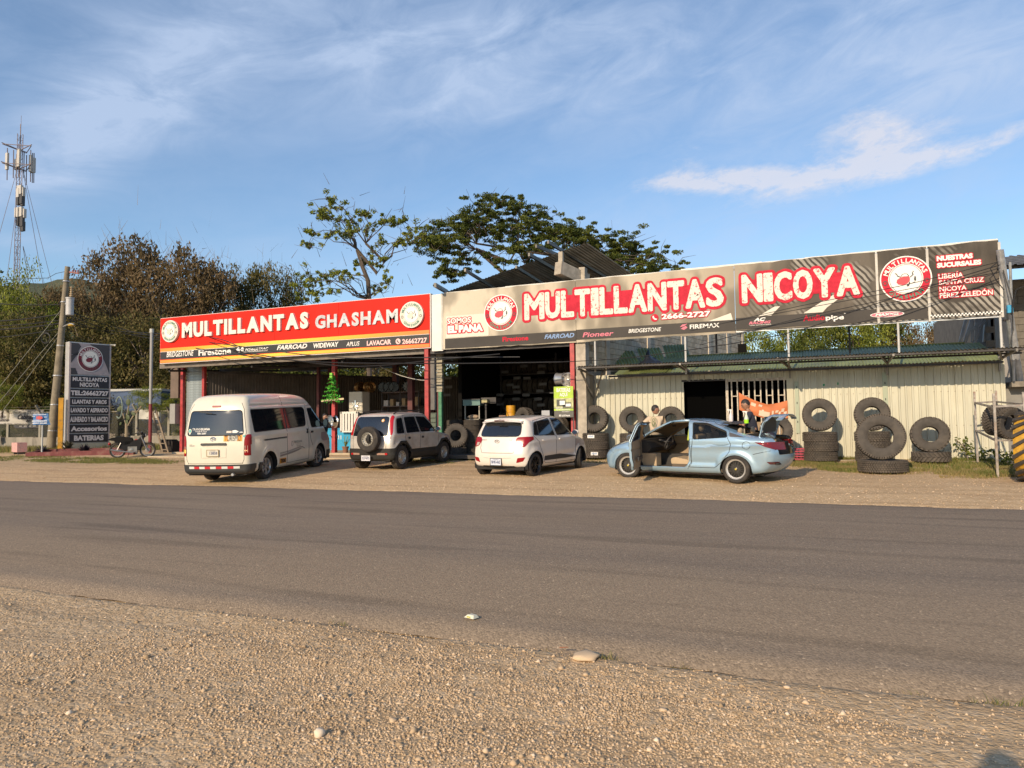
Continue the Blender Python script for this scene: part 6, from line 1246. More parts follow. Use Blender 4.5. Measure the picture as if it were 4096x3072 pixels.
for v_ in 'RL':
    for p_ in (rounded([(-1.25, 1.02, .03), (-1.10, 1.33, .06), (-.32, 1.42, .03), (-.22, .985, .03)], .03), rounded([(-.12, .985, .03), (-.22, 1.425, .03), (.10, 1.42, .10), (.80, 1.03, .05), (.82, .98, .03)], .03)):
        q = sh.cut(v_, p_, 'side_window'); sh.extract(q, glass, hat); sh.line(v_, p_, .009, rubber, hat, 'window_seal', True)
    sh.line(v_, [(-1.02, 1.0), (-.94, 1.37)], .010, rubber, hat, 'quarter_bar')
    mp_ = rounded([(-.80, .37), (-.74, .48), (.05, .49), (.84, .40), (.84, .375), (.3, .36)], .02); q = sh.cut(v_, mp_, 'door_moulding'); sh.extract(q, blackp, hat, off=.008)
    for pts in ([(-1.30, 1.02), (-1.05, .85), (-.90, .55), (-.82, .36), (-.70, .30), (.82, .28), (.86, .36), (.90, .9), (.84, .99), (.12, 1.46), (-.3, 1.46), (-1.10, 1.38), (-1.30, 1.02)], [(-.17, .29), (-.17, .98), (-.27, 1.45)]): sh.line(v_, pts, .006, seamm, hat)
    for x in (-.90, -.05): sh.panel(v_, rrect(x, x+.17, .86, .895, .016), hp, hat, 'door_handle', .003, .022)
q = sh.cut('F', rounded([(.68, .98), (-.68, .98), (-.54, 1.43), (.54, 1.43)], .08), 'windscreen', .05); sh.extract(q, glass, hat)
for sy in (1, -1): q = sh.cut('F', rounded([(sy*.42, .58), (sy*.48, .70), (sy*.86, .86), (sy*.86, .66)], .03), 'headlight', .01); sh.extract(q, clearlens, hat, off=.004)
q = sh.cut('F', rounded([(.5, .3), (-.5, .3), (-.4, .5), (.4, .5)], .05), 'grille', .02); sh.extract(q, blackp, hat)
q = sh.cut('B', [(.58, .2), (-.58, .2), (-.45, .285), (.45, .285)], 'lower_valance', .02); sh.extract(q, blackp, hat, off=.003)
sh.extract(0, hp, hat, 'body')
sh.line('B', rwp, .010, rubber, hat, 'window_seal', True); sh.line('B', [(.50, .90), (.52, .72), (.46, .60), (-.46, .60), (-.52, .72), (-.50, .90)], .006, seamm, hat); sh.line('B', [(.66, 1.0), (.58, .98), (.53, .97)], .006, seamm, hat); sh.line('B', [(.40, .485), (.2, .475), (-.2, .475), (-.40, .485)], .007, mat('crease_h', (.5, .45, .4), .4), hat)
b = MB(); b.prism([(-1.44, 1.435), (-1.56, 1.405), (-1.58, 1.385), (-1.45, 1.36), (-1.25, 1.42)], lambda a, c, d: (a+.10*(d/.6)**2, d, c-.05*(d/.6)**2), -.58, .0); b.prism([(-1.44, 1.435), (-1.56, 1.405), (-1.58, 1.385), (-1.45, 1.36), (-1.25, 1.42)], lambda a, c, d: (a+.10*(d/.6)**2, d, c-.05*(d/.6)**2), .0, .58)
b.build('roof_spoiler', hp, hat); MB().box(-1.60, -1.57, -.14, .14, 1.375, 1.40).build('brake_light', mat('brake_dark', (.08, .03, .03), .3), hat)
b = MB(); x_ = float(sh.surf('B', [0.], [.88])[0, 0])-.008
b.tube([(0, .07*math.cos(a), .040*math.sin(a)) for a in np.linspace(0, 2*PI, 20, endpoint=False)], .006, 5, False, True); b.bar((0, .028, -.03), (0, .038, .03), .012); b.bar((0, -.038, -.03), (0, -.028, .03), .012); b.bar((0, .035, -.008), (0, -.035, .008), .010); b.build('brand_badge', chrome, hat, True, loc=(x_, 0, .88))
sh.text('B', 'GRAND i10', .50, .33, .905, .93, mat('badge_grey'), hat, .02); sh.text('B', '1.2', -.35, -.41, .905, .93, mat('badge_grey'), hat, .0)
num_plate(hat, (-1.775, .0, .385), -PI/2, 'BHK-062', (.55, .58, .66), .31, .16, (.06, .09, .25), rubber)
MB().bar((-1.655, .03, 1.015), (-1.62, -.26, 1.03), .014).build('rear_wiper', blackp, hat); MB().tube([(-1.12, 0, 1.47), (-1.32, 0, 1.70)], .006, 5).build('roof_aerial', blackp, hat)
wheels(hat, 2.425, 1.62, .292, .175, .205, 'black5', rimblk, .42); mirror(sh, hat, .72, 1.02, .80, hp, sy=-1, w=.19, h=.14)
MB().box(-1.6, 1.6, -.7, .7, .18, .26).build('underbody', under, hat); simple_seats(hat, (.05, -.8), mat('hatch_seat', (.06, .055, .05), .9), .48, (-.36, .36), .36, .6)
put_by(hat, 2.425, 1.62, (-6.20, 16.45), (-1, -1), math.radians(80))
# ------------------------------------------------------------------ light blue sedan, driver's door and boot open
sed = thing('blue_sedan', 'light blue metallic sedan with its driver door and boot lid wide open', 'car')
bp2 = mat('sedan_blue', (.35, .49, .60), .26, metal=.40, var=.03, coat=.7, dirt=(.36, .42, .44), dscale=1.5)
n, l, b = nodes_of(bp2); lw_ = n.new('ShaderNodeLayerWeight'); lw_.inputs[0].default_value = .35; mxc = n.new('ShaderNodeMixRGB'); src = b.inputs['Base Color'].links[0].from_socket
l.new(lw_.outputs['Facing'], mxc.inputs[0]); l.new(src, mxc.inputs[1]); mxc.inputs[2].default_value = (.16, .33, .52, 1); l.new(mxc.outputs[0], b.inputs['Base Color'])
prof = [(-2.08, .30), (-2.22, .5), (-2.24, .68), (-2.20, .86), (-2.17, 1.0), (-2.08, 1.05), (-1.78, 1.075), (-1.42, 1.17), (-.95, 1.33), (-.5, 1.425), (-.05, 1.455), (.32, 1.42), (.75, 1.27), (1.12, 1.08), (1.36, .97), (1.66, .88), (1.92, .77), (2.07, .64), (2.12, .5), (2.09, .3), (1.96, .2), (1.2, .19), (-1.2, .19), (-1.88, .22)]
def dfeat(x, z): 
    zc = .80+.055*(-x)*.6; return .022*np.exp(-((np.hypot(np.abs(x)-1.285, z-.30)-.37)/.06)**2)+.022*np.exp(-np.clip(z-zc, 0, 9)**2/.012)*(np.clip(zc-z, 0, 9) < .0)+.022*np.exp(-np.clip(zc-z, 0, 9)**2/.0025)*(z <= zc)-.018*np.exp(-((z-.46)/.06)**2)*(np.abs(x) < .86)
sh = Shell(prof, [(-2.25, .74), (-1.9, .81), (-1.3, .835), (.9, .83), (1.5, .80), (2.0, .70), (2.15, .58)], [(.18, .06), (.32, .02), (.6, .004), (.96, .0), (1.04, .02), (1.40, .17), (1.5, .25)], .26, .32, .045, .085, dfeat, .030)
arches(sh, sed, 2.57, .345)
# driver's door: outline then its window
door = rounded([(1.02, .30, .05), (.98, .92, .03), (.90, 1.06, .02), (.30, 1.395, .05), (-.20, 1.425, .03), (-.27, .98, .03), (-.24, .42, .08), (-.14, .30, .05)], .03)
fw_ = rounded([(.80, 1.0, .03), (.84, 1.03, .02), (.27, 1.345, .08), (-.15, 1.365, .03), (-.20, .985, .02)], .03); rwn = rounded([(-.36, .985, .03), (-.30, 1.375, .03), (-.62, 1.36, .08), (-1.08, 1.17, .05), (-1.12, 1.04, .04)], .03); qw = rounded([(-1.17, 1.05, .02), (-1.14, 1.15, .02), (-1.50, 1.035, .02)], .015)
D = {}
for v_ in 'LR': D[v_] = (sh.cut(v_, door, 'door'), sh.cut(v_, fw_, 'door_window'), sh.cut(v_, rwn, 'rear_door_window'), sh.cut(v_, qw, 'quarter_window'))
wsn = sh.cut('F', rounded([(.64, 1.02), (-.64, 1.02), (-.50, 1.37), (.50, 1.37)], .08), 'windscreen', .05)
rws = sh.cut('T', rounded([(-1.66, .56), (-1.66, -.56), (-.82, -.50), (-.82, .50)], .08), 'rear_window', .2)
lid1 = sh.cut('T', rounded([(-2.5, .62), (-2.5, -.62), (-1.72, -.58), (-1.72, .58)], .02), 'boot_lid', .35); lid2 = sh.cut('B', rounded([(.56, .64), (.60, 1.3), (-.60, 1.3), (-.56, .64)], .04), 'boot_lid', .05)
for f_ in sh.bm.faces:
    if f_[sh.lay] == lid2: f_[sh.lay] = lid1
for sy in (1, -1):
    q = sh.cut('L' if sy > 0 else 'R', rounded([(-1.70, .93, .02), (-2.0, .935, .02), (-2.4, .90, .02), (-2.4, .73, .02), (-2.08, .76, .03)], .02), 'tail_light', .0); o = sh.extract(q, mat('sedan_lens', (.16, .012, .015), .25, coat=.5, spec=.3), sed, off=.006)
    vv_ = 'L' if sy > 0 else 'R'; sh.panel(vv_, [(-1.80, .905), (-1.96, .915), (-1.97, .89), (-1.86, .885)], mat('lamp_red_lit', (.6, .03, .03), .3, emit=.12), o, 'lamp_bar', .012); sh.panel(vv_, [(-2.0, .875), (-2.11, .875), (-2.11, .845), (-2.0, .85)], mat('lamp_red_lit'), o, 'lamp_bar', .012)
    q = sh.cut(vv_, rounded([(2.1, .70, .02), (1.98, .80, .02), (1.62, .88, .02), (1.74, .76, .02), (1.98, .66, .02)], .015), 'headlight', .0); sh.extract(q, mat('head_lens', (.42, .38, .34), .12, coat=.9, var=.4, vscale=9), sed, off=.005)
    q = sh.cut(vv_, rounded([(1.60, .885, .01), (1.76, .765, .01), (1.86, .80, .01)], .01), 'indicator_lens', .0); sh.extract(q, mat('amber_dull', (.55, .26, .12), .2, coat=.8), sed, off=.007)
    q = sh.cut(vv_, rounded([(-1.93, .50), (-2.12, .49), (-2.10, .43), (-1.98, .44)], .015), 'bumper_reflector', .0); sh.extract(q, mat('lens_dark', (.10, .025, .03), .2, coat=.8), sed, off=.004)
    sh.line(vv_, [(-.27, .98), (-.30, .42), (-.20, .28)], .006, seamm, sed); sh.line(vv_, [(-.33, 1.42), (-.34, .99), (-.29, .45), (-.22, .33), (-.82, .33), (-.98, .46), (-1.16, .70), (-1.20, .88), (-1.13, 1.02), (-1.14, 1.16), (-1.08, 1.22), (-.65, 1.39), (-.33, 1.42)], .006, seamm, sed)
    sh.line(vv_, [(-1.53+.085*math.cos(a), .86+.085*math.sin(a)) for a in np.linspace(0, 2*PI, 20, endpoint=False)], .005, seamm, sed, 'fuel_flap_seam', True)
    sh.line(vv_, [(-1.66, .66), (-1.78, .69), (-2.0, .74), (-2.15, .78)], .006, seamm, sed); sh.line(vv_, [(1.68, .62), (1.80, .70), (1.95, .75)], .006, seamm, sed); sh.line(vv_, [(1.02, .22), (1.02, .9)], .005, seamm, sed)
    sh.panel(vv_, rounded([(-.80, .885), (-.90, .93), (-1.10, .93), (-1.18, .895), (-1.08, .865), (-.90, .865)], .02), bp2, sed, 'door_handle', .004, .022)
    sh.panel(vv_, [(-.265, 1.43), (-.33, 1.43), (-.335, .99), (-.265, .985)], blackp, sed, 'pillar_trim', .003)
    o = sh.extract(D[vv_][2], clearg, sed); sh.line(vv_, rwn, .010, rubber, sed, 'window_seal', True); sh.extract(D[vv_][3], mat('quarter_dark', (.10, .09, .085), .2, coat=.5), sed)
sh.extract(wsn, clearg, sed); sh.extract(rws, mat('rear_glass', (.03, .03, .03), .05, coat=.7), sed)
liner = mat('cabin_liner', (.24, .19, .13), .85, var=.1); sh.extract(0, liner, sed, 'cabin_liner', -.045)
sh.extract(0, bp2, sed, 'body')
sh.line('L', door, .022, bp2, sed, 'door_frame', True, -.03); sh.line('L', door, .012, rubber, sed, 'door_seal', True, -.055)
# right-hand door stays shut
sh.extract(D['R'][0], bp2, sed); sh.extract(D['R'][0], mat('door_trim', (.33, .24, .15), .8), sed, 'door_trim', -.06); sh.line('R', door, .006, seamm, sed, 'seam', True)
# left-hand door swung open about its front hinge
hx, hy = .99, .80; th = math.radians(-71)
def swung(o, px, py, pz, rot):
    for v_ in o.data.vertices: v_.co -= Vector((px, py, pz))
    o.location = (px, py, pz); o.rotation_euler = rot; return o
dr = swung(sh.extract(D['L'][0], bp2, sed, 'door', 0., .05), hx, hy, 0, (0, 0, th))
def on_door(o): 
    for v_ in o.data.vertices: v_.co -= Vector((hx, hy, 0))
    o.parent = dr; return o
on_door(sh.extract(D['L'][1], glass, sed, 'door_window')); on_door(sh.extract(D['L'][0], mat('door_trim'), sed, 'door_trim', -.062)); on_door(sh.line('L', fw_, .014, rubber, sed, 'window_frame', True, -.02))
on_door(sh.line('L', [(.98, .92), (.90, 1.06), (.30, 1.395), (-.20, 1.425), (-.27, .98)], .016, rubber, sed, 'window_frame', False, -.025))
on_door(sh.panel('L', rounded([(-.02, .885), (-.08, .93), (-.2, .93), (-.24, .895), (-.16, .865), (-.06, .865)], .02), bp2, sed, 'door_handle', .004, .022))
b = MB(); b.sphere((.86-.04, .93, 1.02), 1, 14, 10, (.07, .12, .075)); b.tube([(.84, .80, .98), (.83, .88, .99)], .022, 6); mo = b.build('wing_mirror', bp2, sed, True); on_door(mo)
q = MB(); q.v = [(.86-.115, .93+.10*math.cos(a), 1.02+.064*math.sin(a)) for a in np.linspace(0, 2*PI, 16, endpoint=False)]; q.f = [tuple(range(16))]; mg = q.build('mirror_glass', mat('mirror_glass'), sed); on_door(mg)
MB().box(.0, .62, .0, .035, .52, .60).build('armrest', blackp, dr, loc=(-.95, -.13, .0))
# boot lid raised
ld_ = swung(sh.extract(lid1, bp2, sed, 'boot_lid', 0., .02), -1.70, 0, 1.08, (0, math.radians(80), 0))
MB().box(-.42, -.06, -.46, .46, -.055, -.03).build('lid_trim', mat('lid_dark', (.05, .055, .06), .6), ld_)
for sy in (1, -1): MB().tube([(-1.70, sy*.5, 1.04), (-1.78, sy*.5, 1.16), (-1.74, sy*.5, 1.30)], .012, 6).build('lid_hinge', galv, sed)
MB().box(-2.12, -1.45, -.6, .6, .42, .46).build('boot_floor', mat('boot_dark', (.02, .02, .02), .9), sed)
b = MB(); b.box(-2.02, -1.98, -.5, .5, .45, .90); b.box(-1.52, -1.48, -.62, .62, .45, 1.0); b.build('boot_lining', mat('boot_dark'), sed)
# cabin
bei = mat('cabin_beige', (.44, .33, .21), .8, var=.08, vscale=5); dkc = mat('cabin_dark', (.035, .032, .03), .6)
MB().box(-1.3, 1.05, -.74, .74, .22, .30).build('cabin_floor', mat('carpet', (.09, .075, .06), .95), sed); MB().box(.95, 1.05, -.74, .74, .3, .95).build('firewall', mat('firewall', (.25, .19, .125), .9), sed)
b = MB(); b.prism([(1.0, .62), (.80, .64), (.72, .76), (.80, .90), (1.0, .95)], lambda a, c, d: (a, d, c), -.72, .72); b.build('dashboard', dkc, sed); MB().box(-.1, .8, -.12, .12, .3, .58).build('centre_console', dkc, sed); MB().box(.60, .95, .45, .70, .32, .62).build('kick_panel', bei, sed)
stw = MB(); stw.tube([(0, .18*math.cos(a), .18*math.sin(a)) for a in np.linspace(0, 2*PI, 24, endpoint=False)], .018, 8, False, True); stw.bar((0, -.16, 0), (0, .16, 0), .05, .03); stw.bar((0, 0, 0), (0, 0, -.16), .05, .03); stw.tube([(0, 0, 0), (.25, 0, -.05)], .03, 8)
o = stw.build('steering_wheel', dkc, sed, True, loc=(.42, .37, .87)); o.rotation_euler = (0, math.radians(-25), 0)
for (x, y) in ((-.02, .37), (-.02, -.37)):
    s_ = MB(); s_.prism(rounded([(-.30, 0), (.28, .02), (.30, .16), (.2, .20), (-.25, .12)], .05), lambda a, c, d: (a, d, c), -.26, .26); so = s_.build('seat', bei, sed, loc=(x, y, .34))
    s_ = MB(); s_.prism(rounded([(-.24, .10), (-.10, .14), (-.26, .76), (-.38, .74)], .05), lambda a, c, d: (a, d, c), -.25, .25); s_.build('backrest', bei, so); MB().sphere((-.36, 0, .90), 1, 12, 8, (.055, .13, .10)).build('headrest', bei, so, True)
    MB().box(-.26, .26, -.27, .27, -.06, .04).build('seat_base', mat('seat_base', (.12, .09, .065), .8), so)
s_ = MB(); s_.box(-1.15, -.62, -.66, .66, .34, .52); so = s_.build('rear_seat', bei, sed); s_ = MB(); s_.prism([(-1.10, .5), (-.98, .5), (-1.22, 1.08), (-1.34, 1.08)], lambda a, c, d: (a, d, c), -.64, .64); s_.build('backrest', bei, so)
for y in (.4, -.4): MB().sphere((-1.27, y, 1.15), 1, 12, 8, (.05, .13, .09)).build('headrest', bei, so, True)
MB().bar((-.20, .70, .95), (-.22, .60, 1.36), .07, .02).build('sun_cloth', mat('hi_vis', (.42, .50, .05), .6), label='yellow green cloth', parent=sed)
b = MB(); b.box(.0, .03, -.06, .06, -.02, .03); b.build('rear_view_mirror', dkc, sed, loc=(.44, 0, 1.27))
sh.line('T', [(.30, .46), (-.60, .47)], .006, seamm, sed, 'roof_seam'); b = MB(); b.prism([(-.95, 1.375), (-1.22, 1.335), (-1.24, 1.32), (-.95, 1.35)], lambda a, c, d: (a, d, c), -.50, .50); b.build('roof_spoiler', blackp, sed)
wheels(sed, 2.57, 1.66, .298, .20, .215, 'mesh', mat('rim_gunmetal', (.07, .065, .06), .3, metal=.5), .10, mat('polished_lip', (.70, .67, .62), .38, metal=.45), mat('gold_cap', (.5, .38, .05), .4))
MB().box(-1.8, 1.7, -.6, .6, .17, .22).build('underbody', under, sed)
put_by(sed, 2.57, 1.66, (-3.93, 16.50), (1, 1), math.radians(165.5)); sed.scale = (1, 1, .94)
for w_ in [c for c in bpy.data.objects if c.parent == sed and c.name.startswith('wheel') and 'well' not in c.name]: w_.scale = (1, 1, 1/.94); w_.location.z /= .94
# bottles on the rear of the roof
def bottle(u, v_, Y_, M, lab, liquid=None):
    p_ = AT(u, v_, Y_); t_ = thing('spray_bottle', lab, 'bottle', tuple(p_)); MB().lathe([(.001, 0), (.045, 0), (.048, .02), (.048, .11), (.035, .15), (.018, .20), (.016, .22), (.001, .22)], 16).build('bottle_body', M, t_, True)
    if liquid: MB().lathe([(.001, .002), (.0485, .002), (.0495, .02), (.0495, .085), (.001, .085)], 16).build('liquid', liquid, t_, True)
    b = MB(); b.lathe([(.02, .215), (.02, .245), (.001, .245)], 12); b.bar((.02, 0, .255), (-.075, 0, .26), .03, .026); b.bar((-.04, 0, .25), (-.055, 0, .20), .012); b.build('spray_head', mat('bottle_white', (.68, .66, .62), .4), t_); return t_
wb_ = mat('bottle_milk', (.62, .56, .55), .35)
bottle(731, 421.5, 16.45, wb_, 'white plastic bottle standing on the rear roof of the blue sedan'); bottle(746.5, 423.3, 16.5, mat('bottle_clear', (.55, .58, .45), .3), 'trigger spray bottle with lime green liquid on the rear window of the sedan', mat('lime_liquid', (.35, .75, .02), .3))
# ================================================================ PEOPLE
skinm = mat('skin', (.30, .15, .09), .5, var=.08, vscale=9); hairm = mat('hair_dark', (.018, .014, .012), .6, bump=.5, bscale=120)
def skinned(chains, name, mt, sub=1, voxel=0., extra=None):
    """one continuous surface grown round a skeleton of (points, radii) chains that share joints"""
    vs = []; es = []; rs = []; key = {}
    for pts, rr in chains:
        prev = None
        for p, r in zip(pts, rr):
            k = tuple(round(c, 4) for c in p)
            if k not in key: key[k] = len(vs); vs.append(p); rs.append(r)
            if prev is not None and prev != key[k]: es.append((prev, key[k]))
            prev = key[k]
    me = bpy.data.meshes.new('sk'); me.from_pydata(vs, es, []); o = bpy.data.objects.new('sk', me); COL.objects.link(o)
    md = o.modifiers.new('s', 'SKIN'); lay = me.skin_vertices[0].data
    for i, r in enumerate(rs): lay[i].radius = (r, r) if not isinstance(r, tuple) else r; lay[i].use_root = (i == 0)
    sb = o.modifiers.new('b', 'SUBSURF'); sb.levels = sub; sb.render_levels = sub
    dg = bpy.context.evaluated_depsgraph_get(); dg.update(); m2 = bpy.data.meshes.new_from_object(o.evaluated_get(dg)); bpy.data.objects.remove(o)
    if voxel:
        bmm = bmesh.new(); bmm.from_mesh(m2)
        for e in (extra or []): bmm.from_mesh(e)
        bmm.to_mesh(m2); bmm.free(); o = bpy.data.objects.new('sk', m2); COL.objects.link(o); r_ = o.modifiers.new('r', 'REMESH'); r_.mode = 'VOXEL'; r_.voxel_size = voxel
        s2 = o.modifiers.new('m', 'SMOOTH'); s2.factor = .5; s2.iterations = 2; dg = bpy.context.evaluated_depsgraph_get(); dg.update(); m3 = bpy.data.meshes.new_from_object(o.evaluated_get(dg)); bpy.data.objects.remove(o); m2 = m3
    m2.name = name; m2.materials.clear(); m2.materials.append(mt); m2.polygons.foreach_set('use_smooth', [True]*len(m2.polygons)); return m2
def person(label, loc, rz, H, shirt, trouser, arms, head_turn=0., head_pitch=0., bend=0., group=None, cut=.035):
    t = thing('person', label, 'person', loc, rz, group); k = H/1.75; V = lambda x, y, z: (x*k, y*k, z*k)
    def bnd(p):                                     # bend forward (towards +x) above the hips
        x, y, z = p; zz = z-.95*k
        if zz <= 0: return p
        return (x+zz*math.sin(bend), y, .95*k+zz*math.cos(bend))
    pel, waist, chest, neck, nk2 = V(0, 0, .95), V(.0, 0, 1.12), V(-.01, 0, 1.33), V(-.01, 0, 1.49), V(.01, 0, 1.58)
    sp_ = [pel, waist, chest, neck, nk2]; sp_ = [bnd(p) for p in sp_]; body = [(sp_, [.13*k, .125*k, .14*k, .062*k, .052*k])]; A = {}
    for sy, (elb, wri) in zip((1, -1), arms):
        shd = bnd(V(0, sy*.175, 1.42)); e_, w_ = bnd(V(*elb)), bnd(V(*wri)); A[sy] = (shd, e_, w_); mid = tuple((a+c)/2 for a, c in zip(shd, e_))
        body.append(([sp_[2], shd, mid, e_, w_], [.14*k, .062*k, .05*k, .040*k, .027*k]))
        d = (Vector(w_)-Vector(e_)).normalized(); pm = Vector(w_)+d*.07*k; body.append(([w_, tuple(pm)], [.027*k, .034*k]))
        sd = d.cross(Vector((0, 0, 1))); sd = sd.normalized() if sd.length > .1 else Vector((0, 1, 0))
        for f_ in range(4):
            b0 = pm+sd*(f_-1.5)*.019*k; L_ = (.07, .08, .075, .058)[f_]*k; body.append(([tuple(pm), tuple(b0+d*.02*k), tuple(b0+d*L_*.6+Vector((0, 0, -.01*k))), tuple(b0+d*L_+Vector((0, 0, -.03*k)))], [.034*k, .0105*k, .009*k, .0075*k]))
        b0 = Vector(w_)+d*.03*k-sd*.025*k; body.append(([w_, tuple(b0), tuple(b0+d*.04*k-sd*.03*k)], [.027*k, .012*k, .009*k]))
    for sy in (1, -1): body.append(([sp_[0], V(0, sy*.10, .88), V(.02, sy*.11, .50), V(-.01, sy*.11, .09), V(.0, sy*.11, .045), V(.16, sy*.13, .03)], [.13*k, .088*k, .055*k, .036*k, .04*k, .03*k]))
    # head with nose, ears, chin, brow
    hc = Vector(bnd(V(.02, 0, 1.66))); R_ = Matrix.Translation(hc) @ Euler((0, head_pitch, head_turn)).to_matrix().to_4x4(); hb = MB(); hb.sphere((0, 0, 0), 1, 20, 14, (.098*k, .077*k, .118*k)); hb.sphere((.03*k, 0, -.065*k), 1, 14, 10, (.062*k, .052*k, .055*k)); hb.sphere((.100*k, 0, -.012*k), 1, 8, 8, (.022*k, .014*k, .028*k)); hb.sphere((.082*k, 0, -.06*k), 1, 8, 6, (.022*k, .03*k, .012*k)); hb.sphere((.078*k, 0, .03*k), 1, 8, 6, (.022*k, .05*k, .012*k))
    for sy in (1, -1): hb.sphere((-.005*k, sy*.078*k, -.01*k), 1, 8, 6, (.022*k, .010*k, .034*k))
    hb.v = [tuple(R_ @ Vector(p)) for p in hb.v]; hm = hb.mesh('h', skinm); link('body', skinned(body, 'body', skinm, 1, .009, [hm]), t)
    hr = MB(); hr.sphere((-.012*k, 0, .022*k), 1, 20, 14, (.103*k, .084*k, .112*k)); keep = []
    hr.f = [f_ for f_ in hr.f if (lambda c: c[2] > .035*k-.9*(c[0] < -.02*k)*(.09*k) and not (c[0] > .045*k and c[2] < .075*k) and c[2] > -.075*k)([sum(hr.v[i][j] for i in f_)/len(f_) for j in range(3)])]
    hr.v = [tuple(R_ @ Vector(p)) for p in hr.v]; hr.build('hair', hairm, t, True)
    fe = MB()
    for sy in (1, -1): fe.sphere((.088*k, sy*.032*k, .008*k), 1, 8, 6, (.010*k, .014*k, .007*k)); fe.box(.088*k, .100*k, sy*.032*k-.02*k, sy*.032*k+.02*k, .024*k, .031*k)
    fe.v = [tuple(R_ @ Vector(p)) for p in fe.v]; fe.build('eyes', hairm, t, kind='stuff')
    g = .012*k; sh_ = [([bnd(V(0, 0, .90)), sp_[1], sp_[2], bnd(V(-.01, 0, 1.46))], [.150*k, .142*k, .155*k, .085*k])]
    for sy in (1, -1): s0, e_, w_ = A[sy]; m_ = tuple(a+(c-a)*.62 for a, c in zip(s0, e_)); sh_.append(([sp_[2], s0, m_], [.155*k, .082*k, .070*k]))
    link('shirt', skinned(sh_, 'shirt', shirt, 2), t)
    tr_ = [([V(0, 0, .96), V(0, 0, .92)], [.145*k, .145*k])]
    for sy in (1, -1): tr_.append(([V(0, 0, .92), V(0, sy*.10, .84), V(.02, sy*.11, .50), V(-.01, sy*.11, .12)], [.145*k, .105*k, .078*k, .066*k]))
    link('trousers', skinned(tr_, 'trousers', trouser, 2), t)
    for sy in (1, -1): MB().sphere((.06*k, sy*.12*k, .04*k), 1, 12, 8, (.14*k, .05*k, .045*k)).build('shoe', mat('shoe_dark', (.03, .025, .02), .6), t, True)
    return t
p_ = AT(655.5, 430, 18.15)
m1 = person('man in a beige printed t-shirt with his hand on his hip, beyond the sedan bonnet', (p_.x, 18.15, gz(p_.x, 18.15)), math.radians(88), 1.66, mat('shirt_beige', (.50, .39, .27), .85, var=.06, vscale=4, bump=.3, bscale=12), mat('jeans', (.05, .06, .09), .9), [((-.12, .38, 1.20), (.03, .20, 1.06)), ((.12, -.30, 1.18), (.34, -.22, 1.06))], head_turn=math.radians(-70), head_pitch=.12, bend=.04)
lp = MB(); ring = [(-.1915, .06*math.cos(a)*(1+.2*math.sin(3*a)), 1.27+.13*math.sin(a)) for a in np.linspace(0, 2*PI, 22, endpoint=False)]; lp.tube(ring, .006, 4, False, True); lp.tube([(-.192, .03*math.cos(a), 1.31+.04*math.sin(a)) for a in np.linspace(0, 2*PI, 14, endpoint=False)], .007, 4, False, True); lp.tube([(-.192, .03*math.cos(a), 1.22+.05*math.sin(a)) for a in np.linspace(0, 2*PI, 14, endpoint=False)], .009, 4, False, True); lp.build('back_print', mat('print_olive', (.20, .22, .09), .7), m1, kind='stuff')
p_ = AT(753.5, 430, 17.9)
m2 = person('man in a dark navy polo shirt bending over the sedan boot with his head down', (p_.x, 17.9, gz(p_.x, 17.9)), math.radians(188), 1.76, mat('shirt_navy', (.018, .020, .036), .8, bump=.3, bscale=12), mat('trouser_dark', (.04, .038, .035), .9), [((.22, .26, 1.14), (.42, .20, 1.02)), ((.20, -.26, 1.14), (.40, -.18, 1.0))], head_turn=.1, head_pitch=.5, bend=.20)
MB().tube([(.06*math.cos(a)+.0, .075*math.sin(a), 0) for a in np.linspace(.6, 2*PI-.6, 16)], .006, 4).build('collar_stripe', white, m2, True, loc=(.14, 0, 1.49))
p_ = AT(322, 435, 19.7)
m3 = person('person in black beside the van nose, mostly hidden with one bare arm showing', (p_.x, 19.75, gz(p_.x, 19.75)), math.radians(-10), 1.62, mat('shirt_black', (.012, .012, .014), .8), mat('trouser_dark'), [((.2, .26, 1.14), (.42, .22, 1.0)), ((.18, -.24, 1.16), (.46, -.14, 1.0))], bend=.12)
# the photographer, whose shadow falls into the lower right corner
mp_ = person('person whose shadow falls on the gravel in the bottom right corner', (.06, -.34, 0), math.radians(112), 1.78, mat('shirt_grey', (.2, .2, .2), .8), mat('trouser_dark'), [((.10, .32, 1.22), (.16, .13, 1.40)), ((.10, -.32, 1.22), (.16, -.13, 1.40))])
